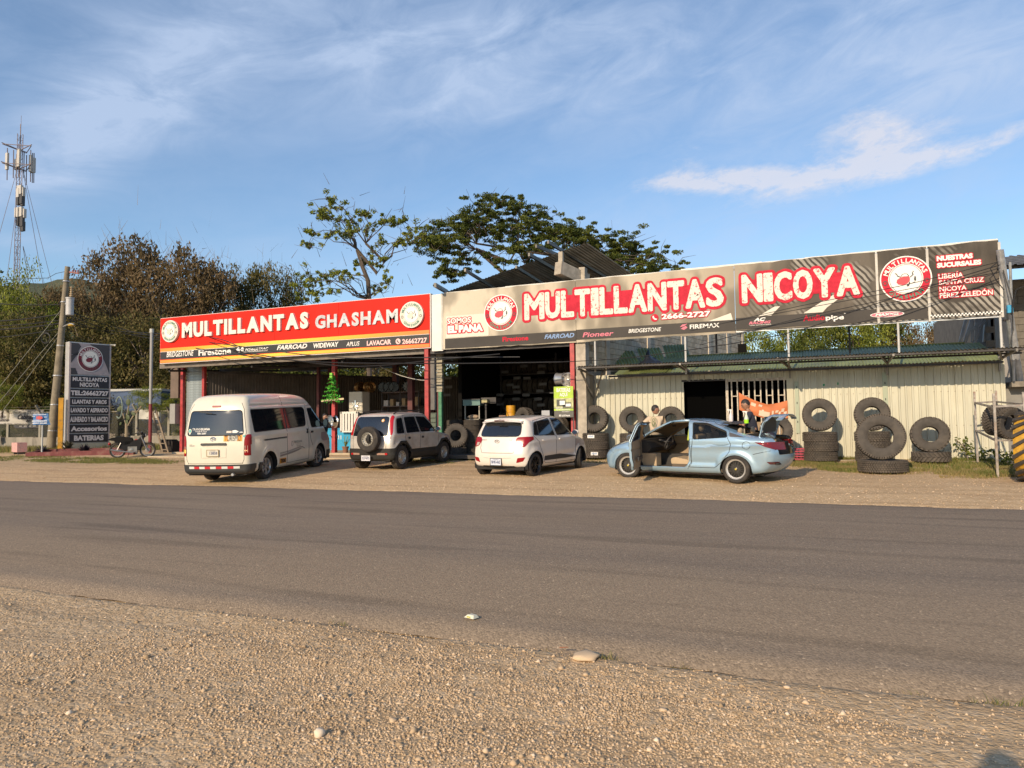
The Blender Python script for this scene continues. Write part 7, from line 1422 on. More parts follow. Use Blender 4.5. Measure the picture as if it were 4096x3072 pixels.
# ================================================================ TYRES
lugm = mat('tread_rubber', (.085, .070, .056), .85, var=.3, vscale=8, dirt=(.12, .095, .070), dscale=4); wallm = mat('sidewall_rubber', (.062, .053, .044), .8, var=.25, vscale=5, bump=.2, bscale=50, dirt=(.10, .082, .062), dscale=3)
def lug_tyre(R, w, rin, rows=4, n=34, style='block', name='tyre', M1=None, M2=None):
    M1 = M1 or wallm; M2 = M2 or lugm
    car = MB().lathe([(rin, -w*.30), (rin-.012, -w*.36), (rin+.015, -w*.42), (rin+(R-rin)*.35, -w*.49), (rin+(R-rin)*.7, -w*.50), (R-.035, -w*.46), (R-.026, -w*.40), (R-.022, 0), (R-.026, w*.40), (R-.035, w*.46), (rin+(R-rin)*.7, w*.50), (rin+(R-rin)*.35, w*.49), (rin+.015, w*.42), (rin-.012, w*.36), (rin, w*.30), (rin+.03, w*.3), (R-.045, w*.38), (R-.045, -w*.38), (rin+.03, -w*.3)], 48, 'y', closed=True).mesh(name, M1, True)
    t = MB()
    def blk(a, da, y0, y1, r0, r1, sk=0.):
        i = len(t.v)
        for r in (r0, r1):
            for (aa, yy) in ((a-da, y0), (a+da, y0), (a+da+sk, y1), (a-da+sk, y1)): t.v.append((r*math.cos(aa), yy, r*math.sin(aa)))
        t.f.extend([(i, i+1, i+2, i+3), (i+7, i+6, i+5, i+4), (i, i+4, i+5, i+1), (i+1, i+5, i+6, i+2), (i+2, i+6, i+7, i+3), (i+3, i+7, i+4, i)])
    for k in range(n):
        a0 = 2*PI*k/n
        if style == 'chevron':
            for sg in (-1, 1): blk(a0+(PI/n if sg > 0 else 0), .28*2*PI/n, sg*.004, sg*w*.47, R-.03, R+.004, .9*2*PI/n)
        else:
            for r in range(rows):
                y0 = -w*.43+w*.86*r/rows; y1 = y0+w*.86/rows*.76; off = (r % 2)*PI/n; blk(a0+off, .33*2*PI/n, y0, y1, R-.03, R+.006, (.25 if r < rows/2 else -.25)*2*PI/n)
            for sg in (-1, 1):
                blk(a0+(PI/n if sg > 0 else 0), (.30 if k % 2 else .22)*2*PI/n, sg*w*.42, sg*w*.485, R-.055, R-.006)
    tr_ = t.mesh('tread_blocks', M2, False); return car, tr_
TY = {'at': lug_tyre(.415, .262, .205), 'atb': lug_tyre(.44, .265, .215, 5, 38), 'sm': lug_tyre(.355, .23, .20, 4, 34), 'truck': lug_tyre(.53, .28, .29, 5, 60), 'che': lug_tyre(.455, .255, .215, 2, 26, 'chevron'), 'car': lug_tyre(.31, .20, .195, 4, 44), 'l': lug_tyre(.40, .255, .20, 4, 32)}
def tyre(kind, x, y, z, lab, flat=True, rz=0., lean=0., group=None, cat='tyre', spin=None):
    car, tr_ = TY[kind]; o = link('tyre', car, loc=(x, y, z), label=lab, cat=cat, group=group); q = link('tread_blocks', tr_, o, kind='stuff')
    s_ = spin if spin is not None else random.uniform(0, 1)
    if flat: o.rotation_euler = Euler((PI/2, 0, s_+rz))
    else: o.matrix_world = Matrix.Translation((x, y, z)) @ Matrix.Rotation(rz, 4, 'Z') @ Matrix.Rotation(lean, 4, 'X') @ Matrix.Rotation(s_, 4, 'Y')
    return o
def stick(x, y, z, rz, w=.22, h=.10, lab='blue and white paper label stuck on a tyre tread', par=None):
    o = MB().box(-w/2, w/2, -.006, 0, -h/2, h/2).build('tyre_label', white, loc=(x, y, z), rz=rz, label=lab, cat='label'); b = MB()
    for k in range(6): b.quad((-.08+k*.027, -.008, -.025), (-.065+k*.027, -.008, -.025), (-.065+k*.027, -.008, .02+.01*(k % 3)), (-.08+k*.027, -.008, .02+.01*(k % 3)))
    b.build('print', mat('label_blue', (.08, .2, .45), .5), o, kind='stuff', fix=False); return o
def stack(u, Y_, kind, n, z0, w, top, Rt, wherelab, names, lean=.16, topk=None, jit=.02):
    x = AT(u, 440, Y_).x
    for k in range(n): tyre(kind, x+random.uniform(-jit, jit), Y_+random.uniform(-jit, jit), z0+w/2+k*(w-.004), names[k] % wherelab, True, group='tyres stacked flat along the sheet wall')
    if top: tyre(topk or kind, x, Y_+.02, z0+n*w-.004*n+Rt*math.cos(lean)-.0+.035, 'tyre standing upright on top of the stack '+wherelab, False, 0, -lean, group='tyres standing on top of the stacks')
    return x
NM3 = ['lowest off road tyre of the stack %s', 'middle off road tyre of the stack %s', 'uppermost flat lying tyre of the stack %s']
NM2 = ['lower of the two flat tyres %s', 'upper of the two flat tyres %s']
PB = .40
xD = stack(595.3, 21.75, 'at', 3, PB-.02, .262, True, .415, 'nearest the workshop pillar', NM3)
stick(xD-.02, 21.75-.42, PB+.65, -.0, lab='blue and white label on the top flat tyre near the workshop pillar'); stick(xD+.08, 21.75-.41, PB+.12, .15, lab='blue and white label on the lowest tyre near the workshop pillar'); stick(xD-.40, 21.7-.1, PB+.38, -1.3, lab='white label at the left side of the middle tyre near the pillar')
stack(632.8, 21.8, 'l', 3, PB-.02, .255, True, .40, 'behind the man in the beige shirt', NM3)
stack(671.6, 21.8, 'l', 3, PB-.02, .245, True, .40, 'left of the dark annex doorway', NM3)
stack(820.3, 21.35, 'atb', 3, .365, .265, True, .44, 'right of the barred gate', NM3)
stack(873.0, 21.45, 'atb', 3, .365, .265, True, .44, 'partly hidden behind the big truck tyre', NM3)
xb = AT(882.5, 460, 18.7).x; tyre('truck', xb, 18.75, .255+.14, 'large truck tyre lying flat in the grass', True); tyre('truck', xb-.02, 18.78, .255+.28+.53, 'large worn truck tyre standing upright on a flat truck tyre in the grass', False, .0, -.14)
xc = AT(931.3, 455, 21.3).x; tyre('che', xc, 21.35, .365+.127, 'chevron tread tyre at the bottom of the pair right of the truck tyre', True); 
tyre('che', xc, 21.4, .365+.255+.44, 'chevron tread tyre standing on a flat tyre near the pipe rack', False, 0, -.15)
p_ = AT(776, 431, 20.6); tyre('at', p_.x, 20.6, p_.z, 'dark lugged tyre seen behind the raised boot lid', False, .3, -.1)
# red crate behind the sedan
cr_ = thing('bottle_crate', 'small red plastic crate on the ground by the wall behind the sedan', 'crate', (AT(797, 458, 21.4).x, 21.4, .37)); cm = mat('crate_red', (.36, .03, .06), .5)
b = MB()
for k in range(5): z = .02+k*.07; b.box(-.2, .2, -.15, -.14, z, z+.03); b.box(-.2, .2, .14, .15, z, z+.03); b.box(-.2, -.19, -.15, .15, z, z+.03); b.box(.19, .2, -.15, .15, z, z+.03)
for x in (-.2, -.1, 0, .1, .19): b.box(x, x+.012, -.152, -.138, 0, .33); b.box(x, x+.012, .138, .152, 0, .33)
b.build('crate_lattice', cm, cr_); MB().box(-.19, .19, -.14, .14, 0, .02).build('crate_floor', cm, cr_)
# pipe rack and its tyres, right edge
rkp = thing('pipe_rack', 'empty rusty square tube rack leaning on the right end of the cream wall', 'rack'); rm_ = mat('rack_tube', (.30, .27, .24), .5, metal=.3, var=.3, vscale=9, dirt=(.25, .13, .07), dscale=7)
P1, P2, P3, P4 = Vector((3.90, 20.9, 0)), Vector((3.70, 17.95, 0)), Vector((4.40, 21.1, 0)), Vector((4.24, 18.0, 0)); zz = {0: .38, 1: .22, 2: .38, 3: .22}
for i, (P_, top) in enumerate(((P1, 2.14), (P2, 2.0), (P3, 2.16), (P4, 2.02))): MB().bar((P_.x, P_.y, zz[i]), (P_.x, P_.y, top), .045).build('leg', rm_, rkp)
for (a, c, z, k) in ((P1, P2, 1.86, 1.70), (P1, P3, 1.86, 1.88), (P3, P4, 1.88, 1.75), (P2, P4, 1.72, 1.74), (P1, P2, 1.16, 1.0), (P3, P4, 1.16, 1.0), (P2, P4, 1.0, 1.0), (P1, P3, 1.16, 1.16)): MB().bar((a.x, a.y, z), (c.x, c.y, k), .04).build('cross_tube', rm_, rkp)
tyre('sm', 4.02, 19.3, 1.42, 'tyre standing in the pipe rack, farther of the two', False, math.radians(38), .12); tyre('sm', 4.12, 18.75, 1.36, 'tyre standing in the pipe rack, nearer of the two', False, math.radians(30), .12)
# half yellow tractor tyre
yt = thing('yellow_tractor_tyre', 'huge tractor tyre painted yellow between its black lugs at the right edge', 'tyre', (4.20, 17.2, .18+.70), math.radians(68))
ym = mat('tyre_yellow', (.50, .27, .02), .6, var=.2, vscale=5, dirt=(.07, .055, .03), dscale=3.5); ylug = mat('tractor_lug', (.035, .03, .026), .8, var=.3, dirt=(.35, .2, .03), dscale=6)
R, w, rin = .70, .52, .40
MB().lathe([(rin, -w*.36), (rin+.02, -w*.46), (rin+.12, -w*.52), (R-.06, -w*.5), (R-.03, -w*.40), (R-.02, 0), (R-.03, w*.40), (R-.06, w*.5), (rin+.12, w*.52), (rin+.02, w*.46), (rin, w*.36), (rin+.03, w*.3), (R-.08, w*.3), (R-.08, -w*.3), (rin+.03, -w*.3)], 56, 'y', closed=True).build('carcass', ym, yt, True)
lb = MB()
i = 0
for r in (R-.035, R+.025):
    for (aa, yy) in ((-.045, 0), (.045, 0), (.045+.26, w*.52), (-.055+.26, w*.52)): lb.v.append((r*math.cos(aa), yy, r*math.sin(aa)))
lb.f = [(0, 1, 2, 3), (7, 6, 5, 4), (0, 4, 5, 1), (1, 5, 6, 2), (2, 6, 7, 3), (3, 7, 4, 0)]; lme = lb.mesh('lug', ylug); lb2 = MB(); lb2.v = [(x, -y, z) for x, y, z in lb.v]; lb2.f = [t[::-1] for t in lb.f]; lme2 = lb2.mesh('lug', ylug)
for k in range(22):
    o = link('lug', lme, yt); o.rotation_euler = (0, -2*PI*k/22, 0); o = link('lug', lme2, yt); o.rotation_euler = (0, -2*PI*(k+.5)/22, 0)
lettering('lettering', 'SAV', 0, .42, 0, 1, 0, mat('black_print'), yt, .05, fm=lambda a, c, d: ((rin+.06+c*.15)*math.cos(PI+.25-a), -w*.54-.004, (rin+.06+c*.15)*math.sin(PI+.25-a)))
# tyres in the workshop
wg = 'tyres piled in the workshop'
xs1 = AT(472.5, 440, 22.9).x
for k in range(6): tyre('car', xs1+random.uniform(-.02, .02), 22.9, FL+.1+k*.198, 'treaded tyre, %s of the tall workshop pile' % ['lowest', 'second from the floor', 'third from the floor', 'fourth from the floor', 'fifth from the floor', 'topmost'][k], True, group=wg)
xs2 = AT(455, 440, 23.6).x
for k in range(6): tyre('car', xs2+random.uniform(-.02, .02), 23.6, FL+.1+k*.198, 'smooth tyre, %s, pile behind the leaning tyre' % ['lowest', 'second', 'third', 'fourth', 'fifth', 'topmost'][k], True, group=wg)
x_ = AT(455.5, 440, 22.1).x; tyre('sm', x_, 22.15, FL+.115, 'tyre lying flat under the leaning tyre at the workshop entrance', True); tyre('at', x_-.02, 22.2, FL+.23+.40, 'grey dusty tyre leaning upright at the workshop entrance', False, .25, -.15)
p_ = AT(524.3, 419.5, 23); tyre('at', p_.x, 23, p_.z, 'lugged tyre standing above the roof of the white hatchback', False, -.5, -.1); p_ = AT(558.5, 428.5, 22.3); tyre('l', p_.x, 22.3, p_.z, 'lugged tyre standing below the battery poster', False, -.5, -.1)
yb_ = mat('yellow_drum', (.55, .27, .01), .5, dirt=(.3, .08, .03), dscale=8)
for (u, v0, v1, Y_, lab) in ((511, 405.5, 419, 23.3, 'yellow oil drum behind the tyre above the hatchback roof'), (565, 421.5, 436, 22.6, 'yellow box stack under the battery poster')):
    a, c = AT(u, v0, Y_), AT(u, v1, Y_); o = MB().lathe([(.001, c.z), (.17, c.z), (.18, c.z+.02), (.17, c.z+.04), (.17, (a.z+c.z)/2), (.182, (a.z+c.z)/2+.01), (.17, (a.z+c.z)/2+.02), (.17, a.z), (.001, a.z)], 20, 'z', (a.x, Y_, 0)).build('oil_drum', yb_, label=lab.replace('box stack', 'drum'), cat='drum', smooth=True)
    MB().lathe([(.16, FL), (.16, c.z), (.001, c.z)], 16, 'z', (a.x, Y_, 0)).build('drum_stand', dark_steel, o)
# tyre changer
tc_ = thing('tyre_changer', 'tyre changing machine with a teal hood in the dark workshop', 'machine', (AT(471, 420, 23.6).x, 24.1, FL)); teal = mat('teal_paint', (.10, .19, .18), .45, var=.15)
MB().box(-.40, .30, -.35, .35, 1.72, 1.93).build('hood', teal, tc_); MB().box(-.42, .32, -.37, .37, 1.93, 1.96).build('hood_top', dark_steel, tc_); MB().box(.30, .9, -.25, .3, 1.78, 2.0).build('head_arm', dark_steel, tc_)
for x in (-.34, .24): MB().box(x-.02, x+.02, -.3, -.26, 0, 1.72).build('column', mat('column_pale', (.35, .32, .26), .5), tc_)
MB().box(-.36, .26, -.3, .3, 1.18, 1.22).build('tray', mat('column_pale'), tc_); MB().sphere((-.05, -.2, 1.3), .16, 10, 6, (1.6, .8, .5)).build('rag_heap', mat('rag_beige', (.35, .26, .18), .9, bump=.5), tc_); MB().box(-.3, -.15, -.3, -.1, .95, 1.16).build('red_can', mat('can_red', (.5, .04, .04), .4), tc_)
for (u, v_, w, h, c, lab) in ((504, 418, .26, .2, (.24, .15, .11), 'brown carton on a bench in the dark workshop'), (486, 401, .22, .12, (.40, .36, .2), 'small pale part on the machine arm in the workshop'), (547, 413, .3, .18, (.40, .42, .46), 'white labelled carton beside the battery poster')):
    p_ = AT(u, v_, 23.8); MB().box(-w/2, w/2, -.15, .15, -h/2, h/2).build('carton', mat('carton%d' % u, c, .8), label=lab, cat='carton', loc=tuple(p_)); MB().box(-.03, .03, -.03, .03, FL, p_.z-h/2).build('stand_post', dark_steel, label='dark stand carrying the '+lab, cat='stand', loc=(p_.x, 23.8, 0))
# racks of new tyres up in the dark
rkk = thing('tyre_rack', 'tall dark rack of new tyres filling the back of the workshop', 'rack')
for z in (1.9, 2.72, 3.54): MB().box(-12.2, -6.9, 28.0, 28.8, z, z+.05).build('shelf', dark_steel, rkk)
for x in (-12.1, -9.6, -7.0): MB().box(x-.04, x+.04, 27.95, 28.03, FL, 4.4).build('upright', dark_steel, rkk)
for (u, v_) in [(524, 366), (542, 366), (541, 372.5), (543, 384), (527, 378), (517, 378), (516, 387), (517, 392), (516, 399), (540, 391), (538, 399), (541, 405), (473, 377), (485, 389), (484, 397), (465, 380), (465, 388), (448, 378), (449, 387), (500, 395), (500, 404), (486, 404), (470, 396), (447, 395), (526, 395), (505, 372), (510, 385)]:
    p_ = AT(u, v_, 27.7); MB().box(-.16, .16, -.005, 0, -.06, .06).build('tyre_tag', mat('tag_dim', (.15, .15, .15), .7), rkk, loc=tuple(p_), rz=.1)
ctr = 0
for sh_ in range(3):
    for k in range(22): tyre('car', -12.0+k*.235, 28.35, 1.95+.82*sh_+.31, 'black tyre standing in the dark rack at the back of the workshop', False, PI/2+random.uniform(-.05, .05), 0, group='tyres in the workshop rack')
# ================================================================ LEFT ROADSIDE
def ATD(u, v_, D):                                  # point at distance D along the view axis
    d = ray(u, v_); return Vector((d.x*D, d.y*D, CH+d.z*D))
Dv = Vector((math.cos(CA), math.sin(CA), 0))        # the fence runs square to the view axis
F0 = ATD(-30, 430, 36.); F1 = ATD(182, 430, 36.); F0.z = F1.z = 0; FD = (F1-F0); FLn = FD.length; fang = math.atan2(FD.y, FD.x); zf0 = gz(F0.x, F0.y)
fn = thing('chain_link_fence', 'chain link fence on a low stained concrete wall behind the totem sign', 'fence', (F0.x, F0.y, zf0-.1), fang)
wst = mat('stained_wall', (.30, .27, .22), .95, var=.15, vscale=2, dirt=(.07, .065, .05), dscale=1.1, stretch=(1.6, 1.6, .5))
n = int(FLn/1.63)
for k in range(n+1): MB().box(k*1.63+.01, min((k+1)*1.63, FLn)-.01, -.08, .08, -.3, .80+.02*(k % 2)).build('wall_panel', wst, fn)
po = mat('fence_post', (.27, .25, .20), .9, var=.2, vscale=4); pm = MB().box(-.055, .055, -.055, .055, .78, 2.08).bar((0, 0, 2.05), (-.10, -.22, 2.42), .10).mesh('post', po)
for k in range(n+1): link('post', pm, fn, loc=(k*1.63+.3, 0, 0))
MB().tube([(0, -.02, 2.06), (FLn, -.02, 2.06)], .03, 6).build('top_rail', po, fn)
mv = MB()
s = .085
def wire(a, c): 
    a, c = Vector(a), Vector(c); d = (c-a).normalized(); p = Vector((-d.z, 0, d.x))*.0055; mv.quad(tuple(a-p), tuple(c-p), tuple(c+p), tuple(a+p))
k = -14
while k*s < FLn:
    x0 = k*s; wire((max(x0, 0), 0, .82+max(0, -x0)), (min(x0+1.22, FLn), 0, .82+min(1.22, FLn-x0))) if x0+1.22 > 0 else None
    wire((max(x0, 0), 0.01, 2.04-max(0, -x0)), (min(x0+1.22, FLn), .01, 2.04-min(1.22, FLn-x0))) if x0+1.22 > 0 else None
    k += 1
mv.build('mesh_wire', mat('fence_wire', (.10, .10, .09), .6, metal=.4), fn, kind='stuff', fix=False)
for z in (2.20, 2.33): MB().tube([(0, -.1-(z-2.1)*.5, z), (FLn, -.1-(z-2.1)*.5, z)], .008, 4).build('barbed_strand', po, fn)
# printed cloth banners on the fence
def onfence(u, v_): p = ATD(u, v_, 35.8); q = p-Vector((F0.x, F0.y, zf0-.1)); return q.x*math.cos(fang)+q.y*math.sin(fang), q.z
def fbanner(name, pts, M, lab, txts=(), d=.05, wav=.03):
    t_ = thing(name, lab, 'banner', (F0.x, F0.y, zf0-.1), fang); P_ = [onfence(*p) for p in pts]; b = MB(); nn = 12; (ax, az_), (bx, bz_), (cx, cz), (dx, dz) = P_
    for j in range(5):
        for i in range(nn+1): a = i/nn; c = j/4; x = (ax*(1-a)+bx*a)*(1-c)+(dx*(1-a)+cx*a)*c; z = (az_*(1-a)+bz_*a)*(1-c)+(dz*(1-a)+cz*a)*c; b.v.append((x, -d-wav*math.sin(a*9+j), z))
    b.f = [(j*(nn+1)+i, j*(nn+1)+i+1, (j+1)*(nn+1)+i+1, (j+1)*(nn+1)+i) for j in range(4) for i in range(nn)]; b.build('cloth', M, t_, True, fix=False)
    for (tx_, u0, u1, v0, v1, MM, bo, sh_) in txts: (x0, z0), (x1, z1) = onfence(u0, v0), onfence(u1, v1); lettering('lettering', tx_, x0, x1, min(z0, z1), max(z0, z1), -d-wav-.01, MM, t_, bo, sh_)
    return t_
gcl = mat('banner_grey', (.42, .40, .36), .8, var=.12, vscale=1.4); ink = mat('banner_ink', (.03, .025, .03), .6)
fbanner('fence_banner', [(-14, 409), (41.5, 410), (38, 424.6), (-14, 424)], gcl, 'grey cloth banner reading Cabinas Mi Sitio tied to the fence', [('Ruta 21', 16, 29, 414, 410.8, ink, .0, .4), ('Cabinas', 15.5, 32, 419.5, 414, ink, .04, .4), ('Mi S', 24, 33, 422.3, 419.3, ink, .02, .4), ('as', -3, 2.5, 418, 415.5, ink, .03, .4), ('Sitio', -4, 7, 421.3, 418.3, ink, .03, .4), ('5679-8113  8930-6086', 12.5, 32.5, 424, 423, ink, .01, 0), ('Cabinas Mi Sitio', -8, 10, 424, 423, ink, .01, 0)])
fbanner('fence_banner', [(11, 425), (38.5, 425.2), (38.5, 428.2), (13, 428.4)], mat('banner_dark', (.05, .05, .055), .7), 'narrow dark banner hanging under the grey Cabinas banner', [('o o o o', 17, 34, 426.6, 425.6, gcl, .05, 0)], .04, .01)
fbanner('fence_banner', [(138, 408.6), (157, 408.8), (157, 419.6), (136.5, 419)], mat('banner_pale', (.50, .49, .44), .8, var=.08), 'blank pale cloth banner on the fence behind the ladder', [('o o o o', 145, 153, 418, 417.2, ink, .02, 0)])
fbanner('fence_banner', [(-6, 428), (-1, 427), (2, 441), (-2, 443)], gcl, 'corner of a grey cloth flapping at the left edge of the picture', (), .3)
# blue advertising sign on a post
bs = thing('blue_sign', 'small bent blue advertising sign on a white post before the fence', 'sign', tuple(ATD(42, 446, 32)), fang); k32 = 32/CF
bs.location.z = gz(bs.location.x, bs.location.y); zc = lambda v_: ATD(42, v_, 32).z-bs.location.z
MB().tube([(0, 0, 0), (0, 0, zc(415))], .035, 8).build('post', mat('post_white', (.45, .45, .42), .6), bs); X = lambda u: (u-42)*k32
b = MB(); b.v = [(X(33.1), -.06, zc(424.7)), (X(50.8), -.05, zc(424.9)), (X(49.5), -.10, zc(419.5)), (X(50), -.16, zc(413.7)), (X(32.8), -.06, zc(413.9)), (X(33), -.03, zc(419))]; b.f = [(0, 1, 2, 5), (5, 2, 3, 4)]
b.build('board', mat('sign_blue', (.05, .16, .38), .5, var=.1), bs, fix=False); yy_ = -.18
for (t_, u0, u1, v0, v1, M) in (('SERVICIO DE INSTALACION', 34, 49, 421.6, 420.4, white), ('8670-8717 8876-2020', 34.5, 49, 423.7, 422.6, white), ('SOMOS FABRICANTES', 35, 48, 415, 414.3, white), ('ROTULOS', 33.8, 36.8, 416.7, 416, white), ('VINIL', 46, 49, 417.5, 416.8, white)): lettering('lettering', t_, X(u0), X(u1), zc(v0), zc(v1), yy_, M, bs, .03)
lettering('lettering', 'Hilda', X(38), X(44.5), zc(419.6), zc(415.8), yy_, mat('red_ink', (.5, .05, .04), .5), bs, .08, .2)
# utility pole with transformer and wires
upl = thing('utility_pole', 'leaning round concrete utility pole with a transformer left of the totem sign', 'utility pole'); D_ = 34.
pb, pt = ATD(51, 441, D_), ATD(67.6, 266.6, D_); pb.z -= .3; cpm = mat('pole_concrete', (.21, .18, .13), .95, var=.25, vscale=3, bump=.3)
MB().tube([tuple(pb), tuple((pb+pt)/2), tuple(pt)], [.20, .155, .11], 12).build('pole_shaft', cpm, upl, True)
pa = lambda v_: pb+(pt-pb)*((441-v_)/(441-266.6))
for v_ in (281, 301, 343, 372, 400, 425): p = pa(v_); MB().lathe([(.19 if v_ > 360 else .15, -.03), (.20 if v_ > 360 else .16, 0), (.19 if v_ > 360 else .15, .03)], 12, 'z', tuple(p)).build('band', galv, upl)
tr_ = MB(); q = ATD(69.8, 306.5, D_-.3); tr_.lathe([(.001, -.42), (.15, -.42), (.17, -.40), (.17, .36), (.19, .37), (.19, .42), (.001, .46)], 16, 'z', tuple(q)); tb = tr_.build('transformer', mat('transformer_grey', (.42, .42, .42), .5, var=.1), upl, True)
b = MB(); 
for i in range(5): b.lathe([(.06-.008*i, i*.10), (.085-.008*i, i*.10+.04), (.05-.008*i, i*.10+.09)], 10, 'z', (q.x+.08, q.y, q.z+.46))
b.build('bushing', mat('ceramic', (.40, .30, .18), .4), tb, True); MB().bar(tuple(q+Vector((0, 0, .2))), tuple(pa(303)), .06).build('mount_arm', galv, upl)
ca = ATD(70, 271, D_); b = MB(); b.bar(tuple(pa(271.5)), tuple(ATD(79, 273.5, D_)), .07); b.build('cross_arm', mat('arm_red', (.22, .07, .06), .6), upl)
for u in (73, 75.5, 78): p = ATD(u, 271.7, D_); MB().lathe([(.001, -.08), (.05, -.06), (.03, 0), (.05, .05), (.001, .09)], 8, 'z', tuple(p)).build('insulator', mat('arm_red'), upl)
b = MB(); b.tube([tuple(pa(325)), tuple(ATD(70, 323.5, D_-.5)), tuple(ATD(74, 324.5, D_-.6))], .03, 6); b.build('lamp_arm', galv, upl); MB().sphere(tuple(ATD(71, 325.2, D_-.5)), .12, 10, 6, (1.6, 1, .5)).build('lamp_head', mat('lamp_yellow', (.5, .33, .05), .5), upl, True)
b = MB(); b.tube([tuple(pa(430)+Vector((-.25, 0, 0))), tuple(pa(396)+Vector((-.25, 0, 0)))], .03, 6); b.tube([tuple(pa(430)+Vector((-.25, 0, -.4))), tuple(pa(350)+Vector((-.2, 0, 0)))], .02, 6); b.build('conduit', galv, upl)
cb = mat('cable_black')
def cable(pts, r=.014, lab='black service cable', group='overhead wires', sag=0., n=12, M=None, cat='cable'):
    if len(pts) == 2 and sag: a, c = Vector(pts[0]), Vector(pts[1]); pts = [tuple(a.lerp(c, i/n)-Vector((0, 0, sag*4*(i/n)*(1-i/n)))) for i in range(n+1)]
    return MB().tube(pts, r, 5).build('overhead_wire', M or cb, label=lab, cat=cat, group=group)
Lw_ = [((-30, 301), 303), ((-30, 322), 312), ((-30, 326), 318), ((-30, 330), 321), ((-30, 339), 326)]
for i, (e, v_) in enumerate(Lw_): cable([tuple(ATD(e[0], e[1], 34)), tuple(pa(v_))], .022+.008*(i % 2), ['uppermost thin wire running left from the transformer', 'thick cable running left below the transformer', 'second thick cable running left from the pole', 'third cable running left from the pole', 'lowest cable running left from the pole'][i], sag=.1)
cable([tuple(ATD(-30, 281, 34)), tuple(ATD(48, 278, 34)), tuple(ATD(56, 273.5, 34)), tuple(pa(271))], .012, 'high voltage wire reaching the top of the leaning concrete pole')
R0 = lambda u, v_, Y_: tuple(AT(u, v_, Y_))
for i, (v0, pts) in enumerate([(308, [(110, 326, 30), (160, 338, 26), (200, 349, 21.2), (300, 361, 20.6), (430, 363.5, 20.4), (560, 362, 20.4)]), (312, [(110, 330, 30), (165, 341, 26), (240, 352, 21.2), (330, 365, 20.6), (380, 365.5, 20.5), (430, 360.5, 20.4), (500, 354, 20.4)]),
                             (316, [(110, 333, 30), (150, 335, 27), (215, 343, 21.2), (330, 357, 20.8), (430, 357.5, 20.6), (520, 357, 20.6)]), (320, [(100, 330, 31), (150, 333, 26), (170, 335, 24), (215, 338, 21.2), (240, 347, 21.0)])]):
    P_ = [tuple(pa(v0))]+[R0(*p) for p in pts]; Q = cr_curve(P_, 5, False); cable([tuple(q) for q in Q]+[P_[-1]], .018, ['cable drooping from the leaning pole across the bottom of the red sign', 'cable sagging lowest in front of the open shed', 'cable passing just below the red sign and the workshop lintel', 'short cable from the leaning pole to the flag pole'][i])
P_ = [R0(*p) for p in ((560, 362, 20.4), (640, 356.5, 20.4), (780, 335, 20.5), (860, 309, 20.5), (940, 283, 20.6), (1000, 265, 20.9))]; Q = cr_curve(P_, 5, False); cable([tuple(q) for q in Q]+[P_[-1]], .012, 'cable rising across the long banner to the steel pole at right')
for i, ps_ in enumerate([((700, 345, 20.6), (800, 318, 20.6), (900, 296, 20.7), (1000, 268, 20.9)), ((690, 331, 20.8), (800, 306, 20.8), (900, 286, 20.8), (998, 262, 21.0)), ((730, 322, 20.9), (850, 300, 20.9), (930, 285, 20.9), (1000, 272, 21.0))]):
    P_ = [R0(*p) for p in ps_]; Q = cr_curve(P_, 5, False); cable([tuple(q) for q in Q]+[P_[-1]], .009, ['thin wire crossing the lower right half of the long banner', 'thin wire crossing the word NICOYA on the banner', 'thin wire from the phone number towards the steel pole'][i])
for i, (v0, e) in enumerate([(305, (-30, 424)), (326, (-26, 432)), (330, (-16, 436))]): cable([tuple(pa(v0)), tuple(ATD(e[0], e[1], 33))], .012, ['longest guy wire slanting down left from the leaning pole', 'middle guy wire slanting down left from the leaning pole', 'lowest guy wire slanting down left from the leaning pole'][i], 'guy wires of the leaning pole', M=mat('guy_grey', (.2, .2, .17), .6, metal=.4))
b = MB(); c0 = ATD(45.6, 338, 33.8)
for k in range(3): b.tube([tuple(c0+Vector((.30*math.cos(a), 0, (.26-.02*k)*math.sin(a)))) for a in np.linspace(0, 2*PI, 20, endpoint=False)], .016, 5, False, True)
b.build('cable_coil', cb, label='black cable coil hanging from the wires left of the leaning pole', cat='cable coil'); 

# flag pole, ladder, planter
fp = thing('flag_pole', 'slim grey steel pole painted red at the bottom, behind the motorcycle', 'pole', (AT(150, 445, 23.2).x, 23.2, gz(-28, 23.2))); zt_ = AT(150, 333, 23.2).z-fp.location.z; zm = AT(150, 404, 23.2).z-fp.location.z
MB().tube([(0, 0, zm), (0, 0, zt_)], .07, 10).build('upper_shaft', mat('pole_grey', (.30, .29, .28), .5, metal=.2), fp); MB().tube([(0, 0, 0), (0, 0, zm)], .075, 10).build('lower_shaft', mat('pole_maroon', (.20, .03, .035), .6, var=.2), fp); MB().tube([(0, 0, zt_), (0, 0, zt_+.18)], .09, 10).build('pole_cap', mat('post_white'), fp)
la = thing('wooden_ladder', 'weathered wooden ladder leaning against the slim pole', 'ladder'); a0, a1 = AT(166, 454, 23.6), AT(153, 407, 23.4); wdm = mat('grey_wood', (.22, .17, .12), .9, var=.25, vscale=6)
for s_ in (-.17, .17): MB().bar(tuple(a0+Vector((s_, 0, 0))), tuple(a1+Vector((s_*.7, 0, 0))), .05, .07).build('rail', wdm, la)
for k in range(7): p = a0.lerp(a1, (k+.7)/7.6); MB().bar((p.x-.17, p.y, p.z), (p.x+.17, p.y, p.z), .035).build('rung', wdm, la)
plm = mat('planter_maroon', (.14, .035, .035), .85, var=.25, vscale=3, dirt=(.16, .12, .09), dscale=3); q0, q1 = AT(20, 460, 20.6), AT(118, 455.2, 21.6)
